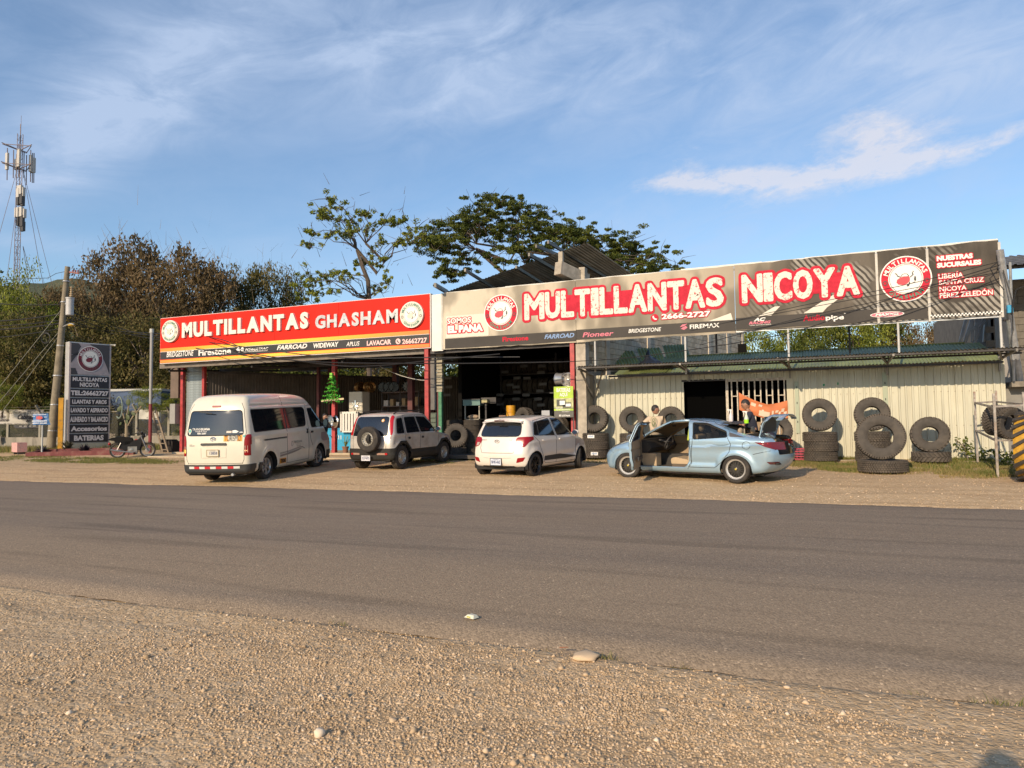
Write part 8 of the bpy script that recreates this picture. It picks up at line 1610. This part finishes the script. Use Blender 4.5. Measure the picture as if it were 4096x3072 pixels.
pl_ = thing('red_planter', 'low maroon painted planter kerb at the foot of the totem sign', 'planter'); 
MB().bar((q0.x, 20.9, gz(q0.x, 20.9)+.02), (q1.x+.6, 21.9, gz(q1.x, 21.9)+.06), .14, .34).build('front_wall', plm, pl_); MB().bar((q0.x-.4, 22.0, .42), (q1.x-1.4, 23.6, .46), .14, .30).build('back_wall', plm, pl_); MB().bar((q0.x, 20.9, .3), (q0.x-.4, 22.0, .42), .14, .3).build('end_wall', plm, pl_)
b = MB(); b.quad((q0.x, 20.9, .33), (q1.x+.6, 21.9, .38), (q1.x-1.4, 23.6, .46), (q0.x-.4, 22, .42)); b.build('soil', mat('soil', (.09, .07, .045), .95, bump=.5), pl_)
def agave(u, v_, Y_, r, n_, M, lab):
    p = AT(u, v_, Y_); b = MB()
    for k in range(n_):
        a = rng.uniform(0, 2*PI); e = rng.uniform(.15, 1.3); d = Vector((math.cos(a)*math.cos(e), math.sin(a)*math.cos(e), math.sin(e))); L_ = r*rng.uniform(.7, 1.1); s_ = Vector((-math.sin(a), math.cos(a), 0))*r*.07
        m_ = d*L_*.55; t_ = d*L_+Vector((0, 0, -.15*r)); i = len(b.v); b.v += [tuple(-s_*.7), tuple(s_*.7), tuple(m_+s_), tuple(m_-s_), tuple(t_)]; b.f += [(i, i+1, i+2, i+3), (i+3, i+2, i+4)]
    return b.build('rosette_plant', M, loc=tuple(p), label=lab, cat='plant')
pm_ = mat('purple_leaf', (.035, .025, .035), .5, var=.4, vscale=20); agave(42, 453, 21.8, .5, 70, pm_, 'dark purple rosette plant left of the yellow post'); agave(84.5, 453.0, 22.0, .50, 110, pm_, 'larger dark purple rosette plant under the totem sign')
agave(68, 449.5, 22.6, .6, 50, mat('dull_leaf', (.10, .09, .05), .7, var=.3), 'small dull brown plant at the foot of the yellow post')
bx = thing('red_white_box', 'small faded red and white painted box on the ground at far left', 'box', (AT(19.5, 456, 21.9).x, 21.9, .36), -.3)
MB().box(-.45, .35, -.2, .2, .08, .52).build('box_body', mat('faded_pink', (.55, .33, .30), .8, var=.3, vscale=9, dirt=(.5, .05, .06), dscale=9), bx)
for x in (-.3, .25): MB().box(x-.03, x+.03, -.15, .15, -.05, .08).build('foot', dark_steel, bx)
st_ = MB(); 
for k in range(9): st_.box(-.35+k*.08, -.28+k*.08, -.2+.02*(k % 2), .2, 0, .55-.04*(k % 3))
st_.build('tree_stump', mat('charred', (.025, .02, .018), .95, bump=.6), label='blackened square stump on the ground right of the ladder', cat='stump', loc=(AT(170, 451, 24).x, 24, .40))
# blue truck behind the fence
bt = thing('blue_truck', 'blue box truck parked behind the fence and the yellow green bush', 'truck', (*ATD(122, 430, 38.6).xy, .5), fang); tb_ = mat('truck_blue', (.015, .055, .14), .4, var=.1)
MB().box(-1.45, 2.1, 0, 2.4, 1.25, 3.05).build('cargo_box', tb_, bt); MB().box(-1.47, 2.12, -.02, 2.42, 3.0, 3.12).build('roof_edge', mat('truck_white', (.42, .42, .40), .6), bt); MB().box(-2.6, -1.5, .1, 2.3, .7, 2.5).build('cab', tb_, bt); MB().box(-2.62, -1.6, .08, .1, 1.7, 2.3).build('cab_window', glass, bt); MB().box(-2.5, 2.0, .2, 2.2, .7, 1.2).build('chassis', mat('chassis_grey', (.12, .13, .14), .6), bt)
for x in (-1.9, 1.0): o = MB().lathe([(.2, -.12), (.45, -.12), (.45, .12), (.2, .12)], 24, 'y', closed=True).build('wheel', tyrem, bt, loc=(x, .1, .45))
# ------------------------------------------------------------------ motorcycle
A_, B_ = AT(117.5, 457.2, 20.6), AT(147.5, 455.8, 21.3); mdir = (B_-A_); mdir.z = 0
mc = thing('motorcycle', 'small black motorcycle with a red petrol tank and chrome handlebars beside the planter', 'motorcycle', ((A_.x+B_.x)/2, (A_.y+B_.y)/2, gz(A_.x, 20.9)-.0), math.atan2(mdir.y, mdir.x)); wbm = mdir.length; hw = wbm/2; R = .30
bkm = mat('moto_black', (.009, .009, .010), .55, spec=.25); chm = mat('moto_chrome', (.36, .34, .32), .3, metal=.7)
for sx_ in (-1, 1):
    w_ = MB().lathe([(.235, -.025), (.26, -.04), (.295, -.03), (.305, 0), (.295, .03), (.26, .04), (.235, .025)], 32, 'y', closed=True).build('wheel', tyrem, mc, True, loc=(sx_*hw, 0, R)); MB().lathe([(.220, -.012), (.233, -.014), (.233, .014), (.220, .012)], 32, 'y', closed=True).build('rim', chm, w_, True)
    sp_ = MB(); 
    for k in range(18): a = 2*PI*k/18; sp_.bar((.03*math.cos(a+.5), .015*(-1)**k, .03*math.sin(a+.5)), (.24*math.cos(a), 0, .24*math.sin(a)), .006)
    sp_.build('spokes', chm, w_, kind='stuff'); MB().lathe([(.001, -.05), (.085 if sx_ > 0 else .05, -.04), (.085 if sx_ > 0 else .05, .04), (.001, .05)], 20, 'y').build('hub', mat('hub_grey', (.30, .28, .27), .4, metal=.5), w_)
    MB().prism([(.34*math.cos(a), .34*math.sin(a)) for a in np.linspace(.3 if sx_ < 0 else .6, 2.6 if sx_ < 0 else 2.4, 10)]+[(.32*math.cos(a), .32*math.sin(a)) for a in np.linspace(2.6 if sx_ < 0 else 2.4, .3 if sx_ < 0 else .6, 10)], lambda a, c, d: (sx_*hw+a, d, R+c), -.05, .05).build('mudguard', bkm, mc)
b = MB(); b.tube([(hw, -.09, R), (hw-.22, -.09, .82), (hw-.25, -.09, .92)], .022, 8); b.tube([(hw, .09, R), (hw-.22, .09, .82), (hw-.25, .09, .92)], .022, 8); b.build('fork', chm, mc, True)
b = MB(); b.tube([(hw-.24, 0, .85), (.15, 0, .55), (0, 0, .35), (-.25, 0, .35)], .055, 8); b.tube([(hw-.26, 0, .75), (.28, 0, .36)], .04, 8); b.tube([(-.05, 0, .45), (-hw+.1, 0, .62), (-hw-.12, 0, .66)], .022, 8); b.tube([(-.15, -.1, .35), (-hw, -.1, R)], .02, 8); b.tube([(-.15, .1, .35), (-hw, .1, R)], .02, 8); b.build('frame', bkm, mc, True)
b = MB(); b.tube([(hw-.36, -.38, .98), (hw-.30, -.30, 1.06), (hw-.26, -.10, .98), (hw-.26, .10, .98), (hw-.30, .30, 1.06), (hw-.36, .38, .98)], .014, 8); b.build('handlebar', chm, mc, True); MB().tube([(hw-.38, -.42, .98), (hw-.34, -.32, 1.0)], .02, 8).build('grip', bkm, mc)
MB().sphere((hw-.14, 0, .90), .09, 14, 10, (.9, 1, 1)).build('headlight', bkm, mc, True); MB().sphere((hw-.08, 0, .90), .07, 12, 8, (.5, 1, 1)).build('headlight_lens', mat('lens_plain', (.4, .4, .38), .1, coat=.6), mc, True); MB().sphere((hw-.22, 0, 1.0), .06, 10, 8).build('speedometer', bkm, mc, True)
b = MB(); b.tube([(hw-.30, -.28, 1.05), (hw-.34, -.34, 1.18)], .008, 5); b.sphere((hw-.35, -.36, 1.20), .06, 10, 8, (.4, 1, .7)); b.build('rear_mirror', chm, mc, True)
MB().prism(rounded([(.02, .68), (-.02, .82), (-.40, .87), (-hw-.20, .83), (-hw-.36, .74), (-.4, .64)], .04), lambda a, c, d: (a, d, c), -.12, .12).build('seat', mat('moto_seat', (.010, .010, .010), .8, spec=.15), mc); MB().prism([(-.1, .56), (.0, .72), (-hw+.1, .74), (-hw-.1, .66), (-.3, .52)], lambda a, c, d: (a, d, c), -.10, .10).build('side_cover', bkm, mc)
MB().prism([(-.46, .36), (.26, .30), (.42, .86), (.20, .74), (-.05, .70), (-.55, .72)], lambda a, c, d: (a, d, c), -.10, .10).build('body_panel', bkm, mc); MB().bar((.06, 0, .70), (.16, 0, .62), .1, .18).build('red_panel', mat('moto_red', (.45, .03, .03), .3, coat=.5), mc); MB().bar((.20, 0, .72), (.02, 0, .56), .16, .08).build('leg_shield', mat('moto_red'), mc)
b = MB(); b.box(-.16, .18, -.12, .12, .22, .46); b.tube([(.05, 0, .33), (.20, 0, .36)], .08, 12); b.lathe([(.001, -.14), (.09, -.13), (.09, .13), (.001, .14)], 16, 'y', (-.02, 0, .31)); b.build('engine', mat('engine_alu', (.33, .31, .28), .35, metal=.7, var=.2), mc)
MB().tube([(.18, -.1, .28), (0, -.15, .22), (-hw, -.16, .30), (-hw-.22, -.16, .34)], [.02, .025, .035, .035], 8).build('exhaust', chm, mc, True); b = MB(); b.tube([(-hw, -.13, R), (-hw+.14, -.13, .62)], .016, 8); b.build('shock_absorber', chm, mc); MB().sphere((-hw-.30, 0, .58), .06, 10, 8).build('tail_light', redlens, mc, True); MB().tube([(-.1, -.1, .25), (-.15, -.22, .0)], .012, 6).build('side_stand', bkm, mc)
# opuntia cactus with grey wreath
cc = thing('prickly_pear', 'tall prickly pear cactus growing behind the motorcycle', 'cactus', (AT(126, 447, 23.8).x, 23.8, .40)); cgm = mat('cactus_green', (.05, .068, .02), .6, var=.25, vscale=4); MB().tube([(0, 0, 0), (.03, 0, .9), (.0, 0, 1.3)], [.10, .08, .06], 8).build('trunk', mat('cactus_bark', (.25, .20, .13), .9), cc)
pd = [(.0, 1.35, .18, .1), (-.18, 1.5, .14, .5), (-.30, 1.3, .12, .9), (.12, 1.6, .17, -.5), (.35, 1.62, .18, -1.2), (.5, 1.75, .15, -1), (.2, 1.85, .16, -.2), (-.05, 1.75, .15, .3), (.62, 2.05, .16, -.6), (-.35, 2.0, .2, .8), (-.55, 2.15, .19, 1.2), (.1, 2.3, .2, 0), (.45, 2.35, .19, -.5), (.85, 2.2, .2, -1.4)]
for i, (x, z, r, ro) in enumerate(pd): o = MB().sphere((0, 0, 0), r*.72, 12, 8, (.75, .12, 1.1)).build('pad', cgm, cc, True, loc=(x, .1*math.sin(i*2), z)); o.rotation_euler = (0, ro, .5*math.sin(i*3))
b = MB()
for (x0, z0, x1, z1) in ((.1, 1.2, .55, 1.9), (0, 1.2, -.4, 2.0), (.3, 1.5, .9, 2.1), (0, 1.6, .1, 2.25)): b.tube([(x0, 0, z0), (x1, .05, z1)], .03, 6)
b.build('limbs', mat('cactus_bark'), cc)
b = MB(); b.tube([(-.25+.22*math.cos(a), -.2, 2.05+.5*math.sin(a)) for a in np.linspace(-2.2, 2.6, 16)], .035, 6); b.build('garland', mat('garland_grey', (.16, .20, .17), .7, bump=.8), label='grey green tinsel garland hung on the cactus', cat='garland', loc=(AT(126, 447, 23.8).x, 23.8, .40))
# ------------------------------------------------------------------ cell tower and hill
tw_ = thing('cell_tower', 'guyed lattice cell tower with panel antennas rising at the far left', 'tower'); D_ = 112.; tb0, tt0 = ATD(24, 300, D_), ATD(20.2, 144, D_); ltm = mat('tower_steel', (.17, .13, .13), .6, metal=.2); H_ = tt0.z-tb0.z; tb0.z = 4.; cx, cy = tt0.x, tt0.y
b = MB(); r = .42; leg = [(cx+r*math.cos(a), cy+r*math.sin(a)) for a in (.4, .4+2*PI/3, .4+4*PI/3)]; z = 6.; k = 0
for (x, y) in leg: b.tube([(x, y, 2), (x, y, tt0.z+1.5)], .05, 5)
while z < tt0.z+1:
    for i in range(3): (x0, y0), (x1, y1) = leg[i], leg[(i+1) % 3]; b.bar((x0, y0, z), (x1, y1, z), .035); b.bar((x0, y0, z), (x1, y1, z+1.0), .03) if k % 2 else b.bar((x1, y1, z), (x0, y0, z+1.0), .03)
    z += 1.0; k += 1
b.build('lattice', ltm, tw_, kind='stuff'); b = MB(); b.tube([(cx, cy, tt0.z), (cx, cy, tt0.z+3.2)], .07, 5); b.tube([(cx+.1, cy, tt0.z+3.), (cx+.1, cy, ATD(22, 115, D_).z)], .03, 4); b.build('lightning_rod', ltm, tw_)
za = tt0.z; anm = mat('antenna_pale', (.45, .43, .40), .5)
frm = MB()
for a in (.1, 2.2, 4.3):
    for dz in (-1.0, -4.0): frm.bar((cx, cy, za+dz), (cx+2.4*math.cos(a), cy+2.4*math.sin(a), za+dz+.6), .10)
for i in range(3):
    a0, a1 = (.1, 2.2, 4.3)[i], (.1, 2.2, 4.3)[(i+1) % 3]
    for dz in (-.6, -3.6): frm.bar((cx+2.3*math.cos(a0), cy+2.3*math.sin(a0), za+dz), (cx+2.3*math.cos(a1), cy+2.3*math.sin(a1), za+dz), .09)
frm.build('head_frame', ltm, tw_)
for i, (du, v0, v1, w) in enumerate([(-13.2, 153, 170, .25), (-7, 155, 168, .0), (-1.5, 149, 167, .32), (-4, 159, 170, .3), (3.5, 157, 168, .0), (6, 160, 175, .0), (10.2, 155, 172, .2), (12, 158, 173, .3), (13.5, 158, 173, .25)]):
    p, q = ATD(20.5+du, v0, D_-1+.3*i), ATD(20.5+du, v1, D_-1+.3*i); MB().tube([(p.x, p.y, p.z+.8), (q.x, q.y, q.z-1.6)], .07, 5).build('antenna_pole', ltm, tw_)
    if w: MB().box(p.x-w, p.x+w, p.y-.15, p.y+.15, q.z, p.z).build('panel_antenna', anm, tw_)
for (u0, v0, w, h, M) in [(20, 190, 1.0, 1.4, anm), (18.5, 193, .6, 1.4, anm), (23, 192, .6, 1.4, anm), (20.8, 199, 1., 1.6, mat('radio_dark', (.05, .05, .055), .6)), (22.5, 201, .6, 1.6, mat('radio_dark')), (18.3, 200, .5, 1.6, mat('radio_dark')), (20.5, 212, 1.0, 1.5, anm), (17.2, 212.5, .8, 1.5, anm), (24, 213.5, .6, 1.4, anm), (21.5, 221, 1.0, 1.8, mat('radio_dark')), (22.5, 226.5, .8, 1.5, mat('radio_dark')), (18.3, 221, .5, 1.5, mat('radio_dark'))]:
    p = ATD(u0, v0, D_-.8); MB().box(p.x-w/2, p.x+w/2, p.y-.2, p.y+.2, p.z-h/2, p.z+h/2).build('radio_unit', M, tw_)
for (v0, e) in [(170, (-16, 290)), (170, (56, 300)), (171, (44, 290)), (202, (6, 285)), (246, (13, 285)), (246, (38, 300)), (247, (30, 290))]:
    p = ATD(20+(3 if e[0] > 20 else -3), v0, D_); q = ATD(e[0], e[1], D_+(8 if e[0] > 20 else -6)); d = (q-p); q = p+d*1.35; MB().tube([tuple(p), tuple(q)], .035, 4).build('guy_wire', ltm, tw_)
us = np.linspace(-320, 520, 120); vt_ = np.interp(us, [-320, -60, 0, 30, 70, 95, 120, 200, 320, 520], [262, 275, 284, 282, 275.5, 281, 288, 310, 352, 400]); rows = []; 
for j, (D_, f_) in enumerate(((80, 0.), (100, .35), (125, .72), (150, 1.), (190, .96), (260, .6))):
    rr = []
    for i, (u, v_) in enumerate(zip(us, vt_)): top = ATD(u, v_, 150).z; p = ATD(u, 430, D_); rr.append((p.x, p.y, 1.+(top-1.)*f_+(0 if j == 0 else 0.25*(random.random()-.5)+1.0*(float(fbm(np.array(u*.05), np.array(D_*.03)))-.5))))
    rows.append(rr)
hv = [p for r_ in rows for p in r_]; hf = [(j*120+i, j*120+i+1, (j+1)*120+i+1, (j+1)*120+i) for j in range(5) for i in range(119)]
hm = mat('hill_woods', (.04, .055, .018), .95, col2=(.085, .085, .03), vscale=.2, bump=1., bscale=.8); link('hills', npmesh('hills', hv, hf, hm, True), kind='structure')
# ================================================================ TREES
LM = {'dry': tint_mat('leaves_dry', [(0, (.07, .055, .024)), (.3, (.135, .10, .045)), (.65, (.20, .14, .072)), (1, (.25, .185, .11))], .7, .35), 'olive': tint_mat('leaves_olive', [(0, (.045, .050, .014)), (.5, (.105, .098, .028)), (1, (.20, .155, .06))], .6, .35),
      'green': tint_mat('leaves_green', [(0, (.03, .046, .010)), (.5, (.075, .098, .018)), (1, (.16, .175, .035))], .55, .25), 'lime': tint_mat('leaves_lime', [(0, (.07, .10, .016)), (.5, (.17, .20, .028)), (1, (.30, .31, .055))], .55, .3)}
barkm = mat('bark', (.085, .066, .052), .95, var=.3, vscale=5, bump=.6); barkp = mat('bark_pale', (.26, .20, .16), .95, var=.25, vscale=4)
def leaf_cloud(C, Rr, n, size, flat=.75, droop=0., asp=.5):
    """n leaves round each cluster centre: C (k,3), Rr (k,), returns verts, faces, tint"""
    k = len(C); N_ = k*n; d = rng.normal(size=(N_, 3)); d /= np.linalg.norm(d, axis=1)[:, None]; r = rng.random(N_)**.45; P = np.repeat(C, n, 0)+d*(r*np.repeat(Rr, n))[:, None]*np.array([1, 1, flat])
    a = rng.normal(size=(N_, 3)); a[:, 2] -= droop; a /= np.linalg.norm(a, axis=1)[:, None]; b = np.cross(a, rng.normal(size=(N_, 3))); b /= np.linalg.norm(b, axis=1)[:, None]; s = size*rng.uniform(.6, 1.4, N_)[:, None]
    V = np.stack([P-a*s*.5, P+b*s*asp*.5, P+a*s*.5, P-b*s*asp*.5], 1).reshape(-1, 3); F = np.arange(N_*4).reshape(-1, 4)
    return V, F, np.clip(np.repeat(rng.random(k), n)*.5+rng.random(N_)*.6, 0, 1)
def limbs(base, forks, C, r0, seg=5, wob=.04):
    """trunk from base up to forks, then a curved limb to each cluster"""
    b = MB(); pts = [Vector(base)]+[Vector(f_) for f_ in forks]; n = len(pts); b.tube([tuple(p) for p in pts], [r0*(1-.55*i/max(1, n-1)) for i in range(n)], 8)
    for c in C:
        c = Vector(c); j = min(range(1, n), key=lambda i: (pts[i]-c).length+.35*abs(c.z-pts[i].z < .3)*3); p = pts[j]; q = []; L_ = (c-p).length
        for s in range(seg+1): t = s/seg; w = p.lerp(c, t); w.z += L_*.14*math.sin(t*PI); w += Vector(rng.normal(size=3))*L_*wob*math.sin(t*PI); q.append(tuple(w))
        b.tube(q, [max(.012, r0*.30*min(1, L_/4)*(1-t/seg*.85)) for t in range(seg+1)], 5, False)
    return b
def mass_template(kind, seed, R=5., H=12., ncl=110, nl=130, size=.30, twigs=900, low=.06):
    C = []; 
    while len(C) < ncl:
        p = rng.uniform(-1, 1, 3); q = np.linalg.norm(p)
        if q < 1 and q > .35: C.append((p[0]*R*(1-.12*max(0, p[2])), p[1]*R, H*(.52+low)+p[2]*H*.46))
    C = np.array(C); Rr = rng.uniform(.8, 1.5, ncl)*R/5; V, F, T = leaf_cloud(C, Rr, nl, size, .8, .6); T = np.clip(T, 0, 1)
    if twigs:
        i = rng.integers(0, ncl, twigs); P = C[i]+rng.normal(size=(twigs, 3))*Rr[i][:, None]*.7; d = rng.normal(size=(twigs, 3)); d[:, 2] = np.abs(d[:, 2])+.2; d /= np.linalg.norm(d, axis=1)[:, None]; L_ = rng.uniform(.5, 1.7, twigs)[:, None]; w = np.cross(d, rng.normal(size=(twigs, 3))); w /= np.linalg.norm(w, axis=1)[:, None]; w *= .018
        TV = np.stack([P-w, P+w, P+d*L_+w*.3, P+d*L_-w*.3], 1).reshape(-1, 3); F = np.concatenate([F, np.arange(twigs*4).reshape(-1, 4)+len(V)]); V = np.concatenate([V, TV]); T = np.concatenate([T, rng.uniform(.85, 1, twigs)])
    cm = npmesh('crown', V, F, LM[kind], False, T); tm = limbs((0, 0, -.5), [(.2, 0, H*.18), (-.1, .2, H*.34), (.2, 0, H*.5)], C[::4], R*.055).mesh('trunk', barkp if kind in ('dry', 'olive') else barkm, True, False); return cm, tm
TP = {'dryA': mass_template('dry', 1), 'dryB': mass_template('dry', 2), 'olA': mass_template('olive', 3, twigs=350), 'olB': mass_template('olive', 4, twigs=350), 'grA': mass_template('green', 5, twigs=0), 'grB': mass_template('green', 6, twigs=0), 'lime': mass_template('lime', 7, R=5, H=12, ncl=80, nl=150, size=.26, twigs=0)}
def mtree(u, D_, vtop, wpx, kind, lab, group=None, base=None):
    p = ATD(u, 432, D_); zb_ = gz(p.x, p.y) if base is None else base; H = ATD(u, vtop, D_).z-zb_; cm, tm = TP[kind]; t_ = thing('tree', lab, 'tree', (p.x, p.y, zb_-.1), random.uniform(0, 6), group); s = wpx/2*D_/CF/5.4; t_.scale = (s, s, H/12.); link('crown', cm, t_); link('trunk', tm, t_); return t_
G = 'dense trees behind the fence'
for a in [(-25, 46, 268, 110, 'grA', 'green leafy tree cut by the left edge of the picture'), (22, 44, 269, 75, 'lime', 'bright green tree crown directly under the cell tower'), (55, 47, 292, 80, 'dryA', 'low dry brown tree between the green tree and the leaning pole'), (25, 40, 315, 90, 'olA', 'olive undergrowth tree behind the Cabinas banner'),
          (100, 50, 262, 90, 'dryB', 'dry brown tree top left of the big brown mass, right of the transformer'), (132, 52, 247, 105, 'dryA', 'tallest dry brown tree of the mass left of the red sign'), (170, 51, 253, 95, 'dryB', 'dry brown tree just left of the upper corner of the red sign'), (205, 52, 266, 90, 'dryA', 'brown tree behind the left end of the red sign'),
          (262, 56, 262, 62, 'olB', 'thin olive tree standing apart above the letters of the red sign'), (288, 58, 276, 50, 'olA', 'small thin tree left of the slender tree behind the red sign'), (232, 54, 270, 74, 'olB', 'olive green tree rising over the first letters of the red sign'), (90, 44, 312, 100, 'olB', 'shaded olive tree behind the totem sign'), (150, 43, 318, 110, 'olA', 'hanging olive brown foliage behind the slim pole'), (60, 41, 345, 100, 'olA', 'dark green undergrowth behind the leaning concrete pole'), (190, 42, 335, 90, 'olB', 'yellowish foliage left of the brown cladding of the shed'),
          (-15, 40, 330, 90, 'grB', 'dark undergrowth at the left edge behind the banners')]: mtree(*a, group=G)
for a in [(245, 50, 318, 110, 'olA', 'foliage seen through the gap over the shed wall, left part'), (310, 50, 322, 110, 'grA', 'foliage seen over the shed wall behind the christmas tree'), (375, 52, 318, 110, 'olB', 'foliage seen over the shed wall near the right red post'), (430, 54, 312, 100, 'grB', 'green tree hidden behind the join of the two signs')]: mtree(*a, group='trees behind the open shed')
for a in [(755, 50, 308, 62, 'lime', 'bright green tree just right of the block wall'), (792, 52, 300, 74, 'lime', 'rounded green tree behind the middle of the green roof'), (826, 50, 302, 72, 'grA', 'yellow green tree seen between the banner pipes'), (858, 50, 296, 78, 'lime', 'large green tree behind the right part of the green roof'), (884, 52, 302, 66, 'grB', 'light green crown near the bent truss'), (905, 52, 318, 60, 'dryB', 'bare brownish tree beside the bent truss'), (945, 56, 322, 60, 'dryA', 'dry tree behind the bent truss'), (980, 60, 306, 60, 'grA', 'green tree behind the neighbour building')]: mtree(*a, group='trees behind the green roof')
# bushes
for (u, v0, v1, D_, w, k, lab) in [(152, 386, 412, 34.5, 46, 'lime', 'yellow green bush growing over the fence behind the slim pole'), (178, 395, 447, 37.2, 40, 'lime', 'light green shrub inside the fence right of the ladder'), (130, 412, 446, 37.5, 40, 'olA', 'leafy shrub inside the fence behind the motorcycle'), (2, 380, 412, 35, 40, 'lime', 'green shrub at the left edge above the Cabinas banner'), (30, 422, 445, 37.5, 60, 'grA', 'low weeds inside the fence behind the blue sign'), (60, 400, 446, 38, 60, 'grB', 'dark shrub inside the fence behind the leaning pole'), (95, 395, 446, 38, 60, 'olB', 'dull shrub hidden behind the totem sign'), (190, 380, 445, 36.2, 26, 'olB', 'shrub beside the meter box of the shed')]:
    p = ATD(u, v1, D_); top = ATD(u, v0, D_).z; t_ = thing('bush', lab, 'bush', (p.x, p.y, p.z-.2), random.uniform(0, 6), 'bushes along the fence'); s = w/2*D_/CF/5.6; t_.scale = (s, s, (top-p.z+.2)/12); link('foliage', TP[k][0], t_); link('stems', TP[k][1], t_)
# two individually shaped trees
def CX(x, y): return ((1150+x*.746)/4, (750+y*.746)/4)
def shaped(name_lab, D_, cl, rpx, forks, base, kind, nl, size, r0, bark, flat=.7, dep=2.2, droop=.3, twig=0, nsub=3, spread=.75):
    C = [tuple(ATD(*CX(x, y), D_+rng.uniform(-dep, dep))) for x, y in cl]; base = ATD(*CX(*base), D_); base.z = 1.2; t_ = thing('tree', name_lab, 'tree', tuple(base)); C = np.array(C)-np.array(base); fk = [ATD(*CX(x, y), D_)-base for x, y in forks]
    sub = []; 
    for c in C:
        for _ in range(nsub): sub.append(c+rng.normal(size=3)*rpx*spread*D_/CF*np.array([1, 1, .5]))
    A_ = np.concatenate([C, np.array(sub)]); V, F, T = leaf_cloud(A_, rng.uniform(.35, .85, len(A_))*rpx*D_/CF, nl, size, flat, droop); link('crown', npmesh('crown', V, F, LM[kind], False, T), t_)
    lb_ = limbs((0, 0, 0), fk, C, r0, 6, .06)
    for c in C:
        for _ in range(5): e = Vector(c)+Vector(rng.normal(size=3))*rpx*1.3*D_/CF; m_ = Vector(c).lerp(e, .5)+Vector(rng.normal(size=3))*.12; lb_.tube([tuple(c), tuple(m_), tuple(e)], [.03, .02, .008], 4, False)
    for _ in range(twig): i = rng.integers(len(C)); c = Vector(C[i])+Vector(rng.normal(size=3))*.8; e = c+Vector((rng.normal()*.5, rng.normal()*.4, abs(rng.normal())*.5)); lb_.tube([tuple(c), tuple(e)], [.018, .006], 3, False)
    link('trunk', lb_.mesh('trunk', bark, True, False), t_); return t_
cl = [(205, 150), (270, 170), (175, 125), (230, 250), (330, 190), (420, 150), (420, 230), (560, 190), (620, 180), (690, 220), (500, 290), (600, 290), (660, 270), (300, 250), (130, 250), (110, 310), (450, 380), (400, 410), (540, 510), (490, 550), (110, 460), (200, 480), (270, 460), (340, 480), (150, 510), (95, 520), (130, 560), (230, 560), (90, 600), (390, 145), (515, 185), (260, 110), (480, 410), (730, 265), (345, 235), (700, 300), (225, 60)]
shaped('slender open tree with sparse green leaf clusters rising behind the red sign', 46., cl, 4.6, [(437, 600), (432, 500), (400, 420), (370, 330), (480, 460), (520, 400), (420, 300)], (440, 900), 'lime', 34, .17, .17, barkm, .8, 2.5, .5, 120, 7, 1.2)
cu = [(860, 230), (930, 210), (1000, 160), (960, 165), (1030, 115), (1090, 90), (1130, 80), (1180, 95), (1230, 115), (1290, 150), (1350, 150), (1370, 190), (1440, 200), (1500, 220), (1560, 240), (1600, 270), (1700, 270), (1650, 290), (1750, 310), (1830, 295), (1860, 325), (1950, 360), (2000, 365), (2080, 425), (1850, 380), (1900, 410), (1950, 430), (1780, 350), (800, 240), (765, 290), (785, 330), (825, 325), (850, 300), (900, 270), (1000, 220), (1080, 170), (1160, 180), (1240, 200), (1100, 240), (1200, 250), (1300, 240), (1380, 260), (1450, 270), (930, 410), (875, 440), (850, 460), (970, 390), (1250, 320), (1330, 310), (1180, 330), (900, 350), (1520, 280), (1620, 330), (1700, 350), (1750, 400), (1820, 430), (1900, 450), (1400, 320), (1280, 370), (1130, 390), (1050, 200), (950, 240), (1480, 240), (1560, 300)]
shaped('wide umbrella crowned tree behind the workshop roof, the largest in view', 56., cu, 7.4, [(1200, 520), (1160, 460), (1080, 390), (1010, 330), (1190, 400), (1230, 330), (1270, 400), (1330, 340), (1500, 380), (1700, 410), (1010, 300)], (1200, 1000), 'green', 105, .165, .18, barkm, .42, 3.0, .1, 30, 13, 1.35)
# far wood closing the horizon all round the back
C = []
for u in np.arange(-420, 1500, 5.5):
    for _ in range(3): D_ = rng.uniform(95, 130); p = ATD(u+rng.uniform(-4, 4), 430, D_); C.append((p.x, p.y, 1.5+rng.uniform(0, 7.5)))
C = np.array(C); V, F, T = leaf_cloud(C, rng.uniform(2., 3.6, len(C)), 42, 1.1, .8, 0, .7); link('distant_woods', npmesh('distant_woods', V, F, LM['green'], False, T), kind='stuff', label='far off line of woods behind the buildings', cat='woods')
# shrub and weeds at the foot of the fence and by the rack
FWX = lambda n: (lambda u, d: np.stack([F0.x+FD.x*u+math.sin(fang)*d, F0.y+FD.y*u-math.cos(fang)*d], 1))(rng.random(n), np.abs(rng.normal(0, .7, n))+.1)
grass(9000, FWX, .32, .022, 'tall dry weeds along the foot of the stained fence wall', lambda P: np.clip(.35+.3*rng.normal(size=len(P)), 0, 1))
p = AT(968, 450, 21.9); C = np.array([(0, 0, .25), (.25, -.1, .18), (.5, -.5, .15), (.75, -1.2, .14), (.5, -1.6, .12), (-.1, 0, .45)]); V, F, T = leaf_cloud(C, np.full(6, .26), 60, .09, .8, 0, .6); t_ = thing('weed_shrub', 'leafy green weed growing by the foot of the pipe rack', 'plant', (p.x, 21.9, .36)); link('foliage', npmesh('foliage', V, F, LM['green'], False, T), t_); MB().tube([(0, 0, 0), (-.08, 0, .35), (-.25, 0, .55)], .012, 5).build('stem', barkp, t_)
